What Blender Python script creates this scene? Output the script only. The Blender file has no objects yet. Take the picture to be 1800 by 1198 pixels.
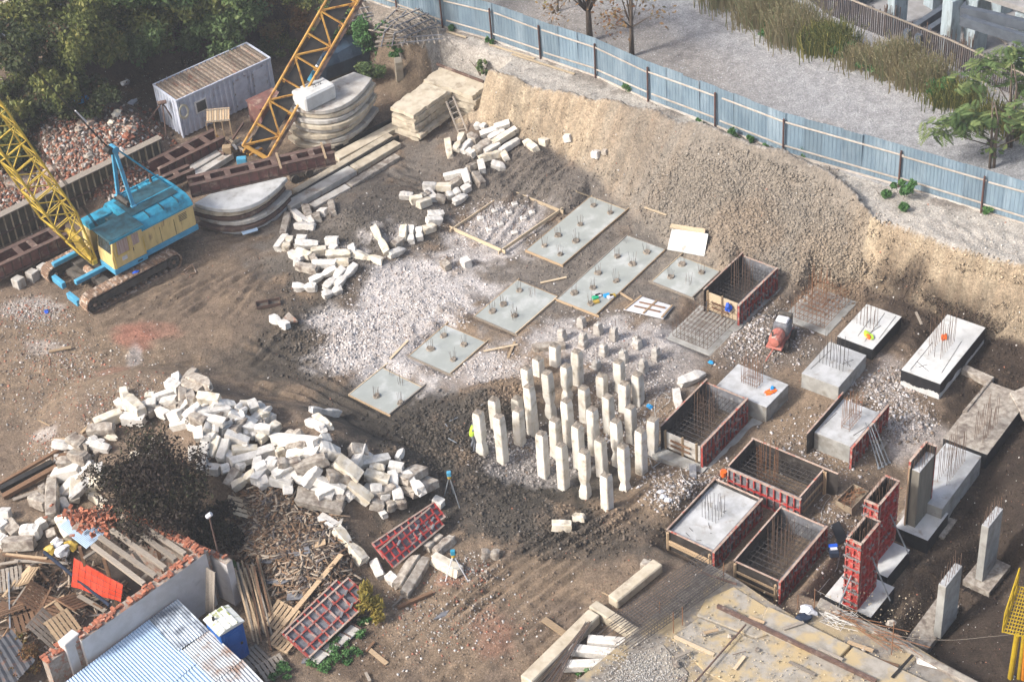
import bpy, bmesh, math, random
import numpy as np
from mathutils import Vector, Matrix, Quaternion
R = math.radians
SC = bpy.context.scene
COL = SC.collection

# ------------------------------------------------------------------ camera, sky, sun, exposure
CAM_H, FPX, PITCH, ROLL, CX, CY = 60.0, 3400.0, R(39.0), R(-5.0), 900.0, 599.0
_cr, _sr, _ct, _st = math.cos(ROLL), math.sin(ROLL), math.cos(PITCH), math.sin(PITCH)
CR = np.array([_cr, _sr*_st, _sr*_ct]); CU = np.array([-_sr, _cr*_st, _cr*_ct]); CF = np.array([0, _ct, -_st])
cam = bpy.data.cameras.new('camera'); camo = bpy.data.objects.new('camera', cam); COL.objects.link(camo)
cam.sensor_fit = 'HORIZONTAL'; cam.sensor_width = 36.0; cam.lens = 36.0*FPX/1800.0
cam.clip_start = 1.0; cam.clip_end = 3000.0
camo.matrix_world = Matrix(((CR[0], CU[0], -CF[0], 0), (CR[1], CU[1], -CF[1], 0), (CR[2], CU[2], -CF[2], CAM_H), (0, 0, 0, 1)))
SC.camera = camo
HAZE = 0.0006

SUN_EL, SUN_DIR = R(40.0), Vector((-1.0, -0.40, 0)).normalized()      # where the sun stands
sd = bpy.data.lights.new('sun', 'SUN'); so = bpy.data.objects.new('sun', sd); COL.objects.link(so)
sd.energy = 2.7; sd.angle = R(8.0); sd.color = (1.0, 0.985, 0.97)
tosun = Vector((SUN_DIR.x*math.cos(SUN_EL), SUN_DIR.y*math.cos(SUN_EL), math.sin(SUN_EL)))
so.rotation_euler = tosun.to_track_quat('Z', 'Y').to_euler()
world = bpy.data.worlds.new('World'); SC.world = world; world.use_nodes = True
wn = world.node_tree; bg = wn.nodes['Background']
sky = wn.nodes.new('ShaderNodeTexSky'); sky.sky_type = 'NISHITA'; sky.sun_disc = False
sky.sun_elevation = SUN_EL; sky.sun_rotation = math.atan2(SUN_DIR.x, SUN_DIR.y)
sky.air_density = 1.0; sky.dust_density = 5.0
wn.links.new(sky.outputs[0], bg.inputs[0]); bg.inputs[1].default_value = 0.15
SC.view_settings.view_transform = 'Standard'; SC.view_settings.look = 'None'
SC.view_settings.exposure = 0.75; SC.view_settings.gamma = 1.0
try:
    SC.cycles.use_denoising = True; SC.cycles.max_bounces = 6; SC.cycles.diffuse_bounces = 3; SC.cycles.volume_bounces = 0
    SC.cycles.transparent_max_bounces = 6; SC.cycles.glossy_bounces = 2; SC.cycles.transmission_bounces = 2
    SC.cycles.use_adaptive_sampling = True; SC.cycles.adaptive_threshold = 0.02
except Exception:
    pass

# ------------------------------------------------------------------ surveying: from a sight line to a point of the place
def ray(px, py):
    return CR*(px-CX) + CU*(CY-py) + CF*FPX
def W(px, py, z=0.0):
    d = ray(px, py); t = (z-CAM_H)/d[2]
    return Vector((d[0]*t, d[1]*t, z))
def to_px(x, y, z):
    dx, dy, dz = x, y, z-CAM_H
    f = dx*CF[0]+dy*CF[1]+dz*CF[2]
    return CX+FPX*(dx*CR[0]+dy*CR[1]+dz*CR[2])/f, CY-FPX*(dx*CU[0]+dy*CU[1]+dz*CU[2])/f
SITE = R(49.8)                                   # the building grid of the site
UX = Vector((math.cos(SITE), math.sin(SITE), 0)); VX = Vector((math.sin(SITE), -math.cos(SITE), 0)); ZX = Vector((0, 0, 1))

# ------------------------------------------------------------------ noise
def vnoise(x, y, seed=0):
    xi = np.floor(x).astype(np.int64); yi = np.floor(y).astype(np.int64)
    xf = x-xi; yf = y-yi
    def hsh(a, b):
        n = (a*374761393 + b*668265263 + seed*974711) & 0x7fffffff
        n = ((n ^ (n >> 13))*1274126177) & 0x7fffffff
        return ((n ^ (n >> 16)) & 0xffff)/65535.0
    u = xf*xf*(3-2*xf); v = yf*yf*(3-2*yf)
    a = hsh(xi, yi)*(1-u)+hsh(xi+1, yi)*u; b = hsh(xi, yi+1)*(1-u)+hsh(xi+1, yi+1)*u
    return (a*(1-v)+b*v)*2-1
def fbm(x, y, sc, octv=4, seed=0, gain=0.5):
    t = np.zeros_like(x, dtype=float); a = 1.0; s = 1.0/sc
    for o in range(octv):
        t += a*vnoise(x*s+o*17.3, y*s-o*9.1, seed+o); a *= gain; s *= 2.03
    return t
def sstep(a, b, x):
    t = np.clip((x-a)/(b-a), 0, 1); return t*t*(3-2*t)

# ------------------------------------------------------------------ materials
MATS = {}
def _n(nt, t, **kw):
    n = nt.nodes.new(t)
    for k, v in kw.items(): setattr(n, k, v)
    return n
def mat(name, col, col2=None, rough=0.85, scale=3.0, detail=6, lo=0.35, hi=0.65, bump=0.3, bscale=30.0, bdist=0.01,
        metal=0.0, grime=None, gscale=1.2, glo=0.5, ghi=0.7, var=0.0, stretch=None, spec=0.3):
    """base colour col broken up to col2 by noise, patches of grime, fine bump; var varies whole objects"""
    m = bpy.data.materials.new(name); m.use_nodes = True; nt = m.node_tree; L = nt.links.new
    b = nt.nodes['Principled BSDF']; b.inputs['Roughness'].default_value = rough; b.inputs['Metallic'].default_value = metal
    b.inputs['Specular IOR Level'].default_value = spec
    tc = _n(nt, 'ShaderNodeTexCoord'); oi = _n(nt, 'ShaderNodeObjectInfo')
    vm = _n(nt, 'ShaderNodeVectorMath', operation='MULTIPLY_ADD')
    rv = _n(nt, 'ShaderNodeCombineXYZ')
    for i in range(3): L(oi.outputs['Random'], rv.inputs[i])
    L(rv.outputs[0], vm.inputs[0]); vm.inputs[1].default_value = (37, 53, 71); L(tc.outputs['Object'], vm.inputs[2])
    vec = vm.outputs[0]
    if stretch:
        mp = _n(nt, 'ShaderNodeMapping'); mp.inputs['Scale'].default_value = stretch; L(vec, mp.inputs[0]); svec = mp.outputs[0]
    else: svec = vec
    def noise(sc, dt, v=None):
        n = _n(nt, 'ShaderNodeTexNoise'); n.inputs['Scale'].default_value = sc; n.inputs['Detail'].default_value = dt
        n.inputs['Roughness'].default_value = 0.62; L(v or vec, n.inputs['Vector']); return n.outputs[0]
    def rng(v, a, c):
        r = _n(nt, 'ShaderNodeMapRange', interpolation_type='SMOOTHSTEP'); r.inputs[1].default_value = a; r.inputs[2].default_value = c; L(v, r.inputs[0]); return r.outputs[0]
    def mix(f, a, c):
        x = _n(nt, 'ShaderNodeMix', data_type='RGBA'); L(f, x.inputs[0])
        for s, q in ((6, a), (7, c)):
            if isinstance(q, tuple): x.inputs[s].default_value = (*q, 1)
            else: L(q, x.inputs[s])
        return x.outputs[2]
    c = mix(rng(noise(scale, detail, svec), lo, hi), tuple(col), tuple(col2 or [k*0.7 for k in col]))
    if grime is not None:
        c = mix(rng(noise(gscale, 5, svec), glo, ghi), c, tuple(grime))
    if var:
        hv = _n(nt, 'ShaderNodeHueSaturation'); mm = _n(nt, 'ShaderNodeMapRange')
        mm.inputs[3].default_value = 1-var; mm.inputs[4].default_value = 1+var
        L(oi.outputs['Random'], mm.inputs[0]); L(mm.outputs[0], hv.inputs['Value']); L(c, hv.inputs['Color']); c = hv.outputs[0]
    L(c, b.inputs['Base Color'])
    if bump:
        bp = _n(nt, 'ShaderNodeBump'); bp.inputs['Strength'].default_value = bump; bp.inputs['Distance'].default_value = bdist
        L(noise(bscale, 4), bp.inputs['Height']); L(bp.outputs[0], b.inputs['Normal'])
    MATS[name] = m
    return m
def matv(name, rough=0.95, nscale=9.0, nstr=0.42, bump=0.9, bdist=0.07, bscale=11.0):
    """colour from the mesh attribute 'soil' with fine procedural grain"""
    m = bpy.data.materials.new(name); m.use_nodes = True; nt = m.node_tree; L = nt.links.new
    b = nt.nodes['Principled BSDF']; b.inputs['Roughness'].default_value = rough; b.inputs['Specular IOR Level'].default_value = 0.15
    at = _n(nt, 'ShaderNodeAttribute'); at.attribute_name = 'soil'; tc = _n(nt, 'ShaderNodeTexCoord')
    prev = at.outputs['Color']
    for sc, st, dt in ((nscale, nstr, 6), (1.6, nstr*0.6, 4), (42.0, nstr*0.9, 2)):
        n = _n(nt, 'ShaderNodeTexNoise'); n.inputs['Scale'].default_value = sc; n.inputs['Detail'].default_value = dt; n.inputs['Roughness'].default_value = 0.7
        L(tc.outputs['Object'], n.inputs['Vector'])
        mr = _n(nt, 'ShaderNodeMapRange'); mr.inputs[1].default_value = 0.3; mr.inputs[2].default_value = 0.7
        mr.inputs[3].default_value = 1-st; mr.inputs[4].default_value = 1+st; L(n.outputs[0], mr.inputs[0])
        x = _n(nt, 'ShaderNodeVectorMath', operation='SCALE'); L(prev, x.inputs[0]); L(mr.outputs[0], x.inputs['Scale']); prev = x.outputs[0]
    L(prev, b.inputs['Base Color'])
    n = _n(nt, 'ShaderNodeTexNoise'); n.inputs['Scale'].default_value = bscale; n.inputs['Detail'].default_value = 5; n.inputs['Roughness'].default_value = 0.7
    L(tc.outputs['Object'], n.inputs['Vector'])
    bp = _n(nt, 'ShaderNodeBump'); bp.inputs['Strength'].default_value = bump; bp.inputs['Distance'].default_value = bdist
    L(n.outputs[0], bp.inputs['Height']); L(bp.outputs[0], b.inputs['Normal'])
    MATS[name] = m
    return m

mat('concrete_white', (0.64, 0.61, 0.56), (0.50, 0.47, 0.42), rough=0.9, scale=5, bump=0.5, bscale=22, grime=(0.30, 0.26, 0.21), gscale=1.6, glo=0.6, ghi=0.8, var=0.12)
mat('concrete_dirty', (0.42, 0.38, 0.32), (0.26, 0.22, 0.18), rough=0.95, scale=5, bump=0.6, bscale=20, grime=(0.14, 0.11, 0.09), gscale=2.2, glo=0.45, ghi=0.7, var=0.15)
mat('concrete_yellow', (0.58, 0.50, 0.37), (0.66, 0.61, 0.52), rough=0.9, scale=3, bump=0.4, bscale=22, grime=(0.22, 0.18, 0.13), gscale=2.0, glo=0.5, ghi=0.75, var=0.1)
mat('concrete_pile', (0.66, 0.63, 0.57), (0.56, 0.51, 0.42), rough=0.9, scale=2.2, bump=0.4, bscale=24, grime=(0.24, 0.20, 0.15), gscale=2.2, glo=0.55, ghi=0.78, var=0.12)
mat('concrete_core', (0.30, 0.26, 0.21), (0.17, 0.14, 0.11), rough=1, scale=8, bump=1.0, bscale=25, bdist=0.03, var=0.15)
mat('concrete_wet', (0.29, 0.305, 0.28), (0.34, 0.355, 0.33), rough=0.5, scale=0.9, bump=0.2, bscale=8, grime=(0.42, 0.43, 0.41), gscale=0.9, glo=0.5, ghi=0.68, spec=0.35)
mat('concrete_grey', (0.34, 0.335, 0.31), (0.25, 0.245, 0.225), rough=0.85, scale=1.6, bump=0.3, bscale=30, grime=(0.2, 0.185, 0.16), gscale=1.1, glo=0.5, ghi=0.7, var=0.06)
mat('concrete_dark', (0.20, 0.185, 0.15), (0.15, 0.135, 0.11), rough=0.85, scale=1.6, bump=0.3, bscale=30, stretch=(3, 3, 0.4), var=0.06)
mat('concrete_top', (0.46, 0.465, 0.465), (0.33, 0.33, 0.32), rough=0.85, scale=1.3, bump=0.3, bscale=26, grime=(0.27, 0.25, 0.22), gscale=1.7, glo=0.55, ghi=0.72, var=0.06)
mat('lime_white', (0.56, 0.56, 0.54), (0.44, 0.44, 0.42), rough=0.9, scale=1.5, bump=0.2, grime=(0.3, 0.27, 0.23), gscale=1.5, glo=0.58, ghi=0.72)
mat('bitumen', (0.012, 0.012, 0.014), (0.02, 0.02, 0.022), rough=0.55, bump=0.2, bscale=12, grime=(0.05, 0.045, 0.04), gscale=2.5, glo=0.55, ghi=0.75)
mat('slab_grey', (0.47, 0.45, 0.41), (0.36, 0.33, 0.29), rough=0.9, scale=2, bump=0.4, bscale=22, grime=(0.24, 0.19, 0.15), gscale=1.3, glo=0.52, ghi=0.7, var=0.1)
mat('slab_tan', (0.50, 0.44, 0.34), (0.40, 0.34, 0.25), rough=0.92, scale=2, bump=0.5, bscale=18, grime=(0.27, 0.22, 0.16), gscale=1.6, glo=0.5, ghi=0.72, var=0.1)
mat('timber', (0.42, 0.31, 0.19), (0.30, 0.21, 0.13), rough=0.85, scale=6, bump=0.3, bscale=40, stretch=(1, 6, 6), var=0.25)
mat('timber_grey', (0.30, 0.26, 0.21), (0.20, 0.17, 0.14), rough=0.9, scale=6, bump=0.3, bscale=40, stretch=(1, 6, 6), var=0.25)
mat('timber_brown', (0.20, 0.115, 0.065), (0.12, 0.07, 0.042), rough=0.9, scale=6, bump=0.3, bscale=40, stretch=(1, 6, 6), var=0.3)
mat('timber_pale', (0.52, 0.42, 0.29), (0.40, 0.31, 0.2), rough=0.85, scale=6, bump=0.3, bscale=40, stretch=(1, 6, 6), var=0.2)
mat('plywood_dark', (0.028, 0.024, 0.022), (0.05, 0.043, 0.038), rough=0.55, scale=2, bump=0.15, grime=(0.13, 0.12, 0.11), gscale=2.5, glo=0.55, ghi=0.75)
mat('plywood_grey', (0.17, 0.175, 0.19), (0.11, 0.11, 0.12), rough=0.8, scale=2.5, bump=0.2, grime=(0.3, 0.29, 0.28), gscale=3, glo=0.5, ghi=0.7)
mat('form_red', (0.36, 0.055, 0.04), (0.26, 0.05, 0.04), rough=0.6, scale=3, bump=0.2, grime=(0.36, 0.27, 0.23), gscale=2.6, glo=0.47, ghi=0.62, var=0.15)
mat('form_redbright', (0.45, 0.045, 0.038), (0.34, 0.045, 0.04), rough=0.55, scale=3, bump=0.2, grime=(0.36, 0.27, 0.24), gscale=2.6, glo=0.5, ghi=0.68, var=0.15)
mat('form_edge', (0.45, 0.36, 0.29), (0.33, 0.22, 0.17), rough=0.8, scale=4, bump=0.2, grime=(0.40, 0.10, 0.07), gscale=3, glo=0.55, ghi=0.65, var=0.15)
mat('steel_clamp', (0.38, 0.38, 0.38), (0.25, 0.24, 0.23), rough=0.5, metal=0.6, bump=0.1)
mat('steel_prop', (0.30, 0.33, 0.36), (0.22, 0.23, 0.24), rough=0.5, metal=0.4, bump=0.1)
mat('rebar', (0.10, 0.065, 0.045), (0.16, 0.10, 0.07), rough=0.8, scale=6, bump=0.2, var=0.2)
mat('rebar_rust', (0.25, 0.12, 0.055), (0.14, 0.07, 0.04), rough=0.85, scale=6, bump=0.2, var=0.15)
mat('rebar_grey', (0.10, 0.09, 0.085), (0.07, 0.06, 0.055), rough=0.7, scale=6, bump=0.2, metal=0.2, var=0.15)
mat('rust', (0.13, 0.080, 0.062), (0.085, 0.055, 0.045), rough=0.85, scale=3, bump=0.4, grime=(0.26, 0.20, 0.16), gscale=1.8, glo=0.55, ghi=0.72, var=0.12)
mat('rust_red', (0.19, 0.085, 0.07), (0.13, 0.065, 0.055), rough=0.8, scale=3, bump=0.4, grime=(0.30, 0.22, 0.17), gscale=1.6, glo=0.52, ghi=0.7, var=0.12)
mat('rib_pale', (0.40, 0.34, 0.24), (0.28, 0.22, 0.15), rough=0.85, scale=3, bump=0.3, var=.15)
mat('plate_dark', (0.075, 0.068, 0.05), (0.12, 0.10, 0.07), rough=0.85, scale=2, bump=0.3)
mat('steel_tan', (0.30, 0.245, 0.17), (0.20, 0.15, 0.11), rough=0.85, scale=2, bump=0.4, grime=(0.13, 0.10, 0.08), gscale=1.8, glo=0.5, ghi=0.7)
mat('crane_yellow', (0.55, 0.39, 0.06), (0.44, 0.31, 0.05), rough=0.55, scale=3, bump=0.1, grime=(0.22, 0.13, 0.06), gscale=2.0, glo=0.55, ghi=0.72)
mat('crane_cream', (0.64, 0.49, 0.21), (0.55, 0.42, 0.18), rough=0.55, scale=3, bump=0.08, grime=(0.30, 0.20, 0.10), gscale=2.2, glo=0.56, ghi=0.74, stretch=(1.5, 1.5, .35))
mat('crane_blue', (0.035, 0.30, 0.44), (0.03, 0.24, 0.36), rough=0.5, scale=3, bump=0.1, grime=(0.025, 0.085, 0.11), gscale=1.4, glo=0.48, ghi=0.75)
mat('crane_bluelite', (0.08, 0.32, 0.49), (0.06, 0.26, 0.40), rough=0.5, scale=3, bump=0.1, grime=(0.10, 0.14, 0.16), gscale=1.6, glo=0.6, ghi=0.75)
mat('crane_dark', (0.02, 0.045, 0.05), (0.03, 0.10, 0.13), rough=0.6, scale=2, bump=0.1)
mat('boom_orange', (0.50, 0.28, 0.06), (0.38, 0.20, 0.05), rough=0.6, scale=3, bump=0.2, grime=(0.20, 0.085, 0.03), gscale=1.8, glo=0.50, ghi=0.68)
mat('track', (0.24, 0.15, 0.095), (0.15, 0.10, 0.07), rough=0.9, scale=5, bump=0.6, grime=(0.38, 0.31, 0.25), gscale=4, glo=0.5, ghi=0.62, var=0.2)
mat('machine_dark', (0.055, 0.05, 0.043), (0.10, 0.085, 0.07), rough=0.8, scale=4, bump=0.4)
mat('grease', (0.015, 0.014, 0.013), (0.03, 0.026, 0.022), rough=0.5, bump=0.2)
mat('glass', (0.03, 0.04, 0.045), (0.05, 0.06, 0.06), rough=0.12, bump=0, spec=0.6)
mat('curtain', (0.30, 0.20, 0.17), (0.42, 0.33, 0.29), rough=0.9, scale=14, stretch=(1, 1, 0.05), bump=0.2)
mat('paint_white', (0.70, 0.70, 0.68), (0.58, 0.57, 0.55), rough=0.6, bump=0.1)
mat('cabin_wall', (0.50, 0.53, 0.60), (0.40, 0.43, 0.50), rough=0.6, scale=2, bump=0.1, grime=(0.27, 0.20, 0.17), gscale=2.0, glo=0.58, ghi=0.74)
mat('cabin_roof', (0.27, 0.225, 0.18), (0.15, 0.11, 0.08), rough=0.9, scale=7, bump=0.3, grime=(0.17, 0.085, 0.06), gscale=1.6, glo=0.55, ghi=0.7, var=0.4)
mat('fence_sheet', (0.215, 0.295, 0.355), (0.17, 0.24, 0.30), rough=0.4, metal=0.3, scale=1.3, bump=0.08, bscale=5, grime=(0.29, 0.37, 0.43), gscale=0.8, glo=0.45, ghi=0.7, stretch=(1, 1, 0.35), var=0.16)
mat('fence_rail', (0.45, 0.41, 0.36), (0.36, 0.31, 0.26), rough=0.85, scale=3, bump=0.2, var=0.12)
mat('fence_post', (0.10, 0.05, 0.04), (0.07, 0.04, 0.035), rough=0.8, bump=0.2, var=0.2)
mat('brick', (0.36, 0.135, 0.075), (0.26, 0.09, 0.055), rough=0.95, scale=6, bump=0.4, grime=(0.42, 0.33, 0.26), gscale=4, glo=0.55, ghi=0.68, var=0.3)
mat('mortar', (0.36, 0.31, 0.26), (0.25, 0.20, 0.16), rough=0.98, scale=6, bump=0.8, bdist=0.03, grime=(0.30, 0.13, 0.08), gscale=4, glo=0.5, ghi=0.65)
mat('plaster', (0.58, 0.55, 0.53), (0.50, 0.47, 0.44), rough=0.9, scale=1.5, bump=0.15, grime=(0.36, 0.34, 0.32), gscale=0.9, glo=0.6, ghi=0.8)
mat('tin_blue', (0.36, 0.47, 0.60), (0.31, 0.42, 0.55), rough=0.6, metal=0.0, scale=1, bump=0.05, var=0.05)
mat('tin_rust', (0.42, 0.46, 0.48), (0.34, 0.36, 0.37), rough=0.6, metal=0.0, scale=1.5, bump=0.1, grime=(0.17, 0.085, 0.045), gscale=1.0, glo=0.44, ghi=0.68, stretch=(1, 1, 1))
mat('tin_worn', (0.42, 0.47, 0.52), (0.35, 0.40, 0.45), rough=0.6, metal=0.0, scale=1.5, bump=0.1, grime=(0.14, 0.16, 0.19), gscale=1.4, glo=0.42, ghi=0.64)
mat('tin_dark', (0.045, 0.05, 0.06), (0.08, 0.08, 0.085), rough=0.6, scale=2, bump=0.2, grime=(0.14, 0.075, 0.05), gscale=3, glo=0.55, ghi=0.68)
mat('toilet_blue', (0.012, 0.10, 0.36), (0.012, 0.085, 0.30), rough=0.45, scale=2, bump=0.05)
mat('toilet_roof', (0.68, 0.68, 0.64), (0.60, 0.60, 0.54), rough=0.6, scale=2, bump=0.1, grime=(0.22, 0.24, 0.06), gscale=1.3, glo=0.50, ghi=0.66, stretch=(1, 2.5, 1))
mat('orange_net', (0.55, 0.045, 0.015), (0.45, 0.04, 0.015), rough=0.6, scale=4, bump=0.2)
mat('tarp_navy', (0.018, 0.032, 0.055), (0.03, 0.055, 0.085), rough=0.6, scale=2, bump=0.5, bscale=6, bdist=0.04)
mat('tarp_blue', (0.02, 0.30, 0.62), (0.015, 0.22, 0.5), rough=0.5, scale=5, bump=0.3)
mat('plastic_blue', (0.02, 0.10, 0.55), None, rough=0.4, bump=0.05)
mat('plastic_green', (0.02, 0.45, 0.22), None, rough=0.4, bump=0.05)
mat('plastic_white', (0.62, 0.62, 0.63), (0.5, 0.5, 0.52), rough=0.5, bump=0.2, bscale=8, bdist=0.03)
mat('plastic_yellow', (0.48, 0.33, 0.06), None, rough=0.5, bump=0.1)
mat('hi_vis', (0.42, 0.60, 0.05), (0.35, 0.5, 0.05), rough=0.6, bump=0.2)
mat('hi_vis_orange', (0.85, 0.16, 0.02), (0.75, 0.13, 0.02), rough=0.6, bump=0.4)
mat('cloth_navy', (0.02, 0.03, 0.055), None, rough=0.9, bump=0.2)
mat('cloth_grey', (0.16, 0.17, 0.19), None, rough=0.9, bump=0.2)
mat('skin', (0.42, 0.25, 0.18), None, rough=0.6, bump=0.05)
mat('machine_red', (0.45, 0.16, 0.12), (0.36, 0.12, 0.09), rough=0.5, bump=0.1, grime=(0.45, 0.36, 0.30), gscale=3, glo=0.55, ghi=0.7)
mat('cable_white', (0.60, 0.58, 0.54), None, rough=0.6, bump=0)
mat('hose_cream', (0.62, 0.57, 0.42), None, rough=0.6, bump=0)
mat('bark', (0.16, 0.125, 0.095), (0.10, 0.075, 0.055), rough=0.95, scale=6, bump=0.6, bdist=0.02, stretch=(3, 3, 0.6))
mat('bark_dark', (0.07, 0.05, 0.04), (0.045, 0.035, 0.03), rough=0.95, scale=6, bump=0.6, bdist=0.02)
mat('scaffold_yellow', (0.42, 0.29, 0.015), (0.34, 0.23, 0.015), rough=0.5, bump=0.1, grime=(0.3, 0.2, 0.03), gscale=2, glo=0.6, ghi=0.75)
mat('scaffold_orange', (0.55, 0.20, 0.02), None, rough=0.5, bump=0.1)
mat('beam_steel', (0.085, 0.10, 0.12), (0.06, 0.07, 0.085), rough=0.7, scale=2, bump=0.2)
mat('old_column', (0.34, 0.40, 0.43), (0.24, 0.29, 0.31), rough=0.9, scale=1.5, bump=0.3, grime=(0.16, 0.17, 0.16), gscale=1.3, glo=0.5, ghi=0.7, stretch=(2, 2, 0.5))
mat('old_floor', (0.30, 0.29, 0.28), (0.22, 0.21, 0.20), rough=0.95, scale=1.2, bump=0.5, bdist=0.03)
mat('palisade', (0.19, 0.165, 0.155), (0.13, 0.11, 0.105), rough=0.92, scale=4, bump=0.3, stretch=(4, 4, 0.5), var=0.25)
mat('sand', (0.52, 0.41, 0.22), (0.43, 0.33, 0.17), rough=1, scale=3, bump=0.6, bdist=0.03, bscale=12)
mat('deck_concrete', (0.34, 0.31, 0.265), (0.25, 0.225, 0.185), rough=0.95, scale=2.4, bump=0.5, bscale=16, grime=(0.40, 0.31, 0.175), gscale=0.9, glo=0.44, ghi=0.62)
mat('deck_base', (0.24, 0.22, 0.19), (0.18, 0.155, 0.13), rough=0.95, scale=3, bump=0.6, bscale=16, bdist=0.03, grime=(0.33, 0.26, 0.16), gscale=0.7, glo=0.47, ghi=0.6)
mat('deck_edge', (0.33, 0.30, 0.25), (0.22, 0.19, 0.16), rough=0.95, scale=3, bump=0.7, bscale=16, bdist=0.03, grime=(0.15, 0.12, 0.10), gscale=1.5)
mat('paper', (0.68, 0.66, 0.62), (0.58, 0.55, 0.50), rough=0.7, bump=0.1)
def leafmat(name, c1, c2, c3=None, trans=0.25):
    m = bpy.data.materials.new(name); m.use_nodes = True; nt = m.node_tree; L = nt.links.new
    b = nt.nodes['Principled BSDF']; b.inputs['Roughness'].default_value = 0.6; b.inputs['Specular IOR Level'].default_value = 0.25
    g = _n(nt, 'ShaderNodeAttribute'); g.attribute_name = 'tint'
    cr = _n(nt, 'ShaderNodeValToRGB'); e = cr.color_ramp.elements
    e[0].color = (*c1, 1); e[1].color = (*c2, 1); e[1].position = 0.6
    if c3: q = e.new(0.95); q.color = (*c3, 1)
    L(g.outputs['Fac'], cr.inputs[0]); L(cr.outputs[0], b.inputs['Base Color'])
    tr = _n(nt, 'ShaderNodeBsdfTranslucent'); L(cr.outputs[0], tr.inputs[0]); ms = _n(nt, 'ShaderNodeMixShader'); ms.inputs[0].default_value = trans
    L(b.outputs[0], ms.inputs[1]); L(tr.outputs[0], ms.inputs[2]); L(ms.outputs[0], nt.nodes['Material Output'].inputs[0])
    MATS[name] = m
leafmat('leaf_green', (0.05, 0.09, 0.03), (0.12, 0.175, 0.06), (0.21, 0.25, 0.09))
leafmat('leaf_olive', (0.06, 0.085, 0.025), (0.16, 0.175, 0.05), (0.36, 0.31, 0.09))
leafmat('leaf_fresh', (0.04, 0.11, 0.03), (0.09, 0.20, 0.06), (0.15, 0.28, 0.09))
leafmat('leaf_purple', (0.028, 0.016, 0.016), (0.042, 0.034, 0.022), (0.045, 0.058, 0.024))
leafmat('leaf_autumn', (0.16, 0.065, 0.03), (0.22, 0.15, 0.06), (0.17, 0.19, 0.06))
leafmat('leaf_dark', (0.025, 0.036, 0.014), (0.055, 0.07, 0.024), (0.12, 0.05, 0.03))
leafmat('leaf_dry', (0.24, 0.20, 0.10), (0.37, 0.31, 0.18), (0.20, 0.22, 0.10))
leafmat('leaf_yellow', (0.20, 0.15, 0.03), (0.30, 0.24, 0.05), (0.14, 0.15, 0.04))

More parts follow.
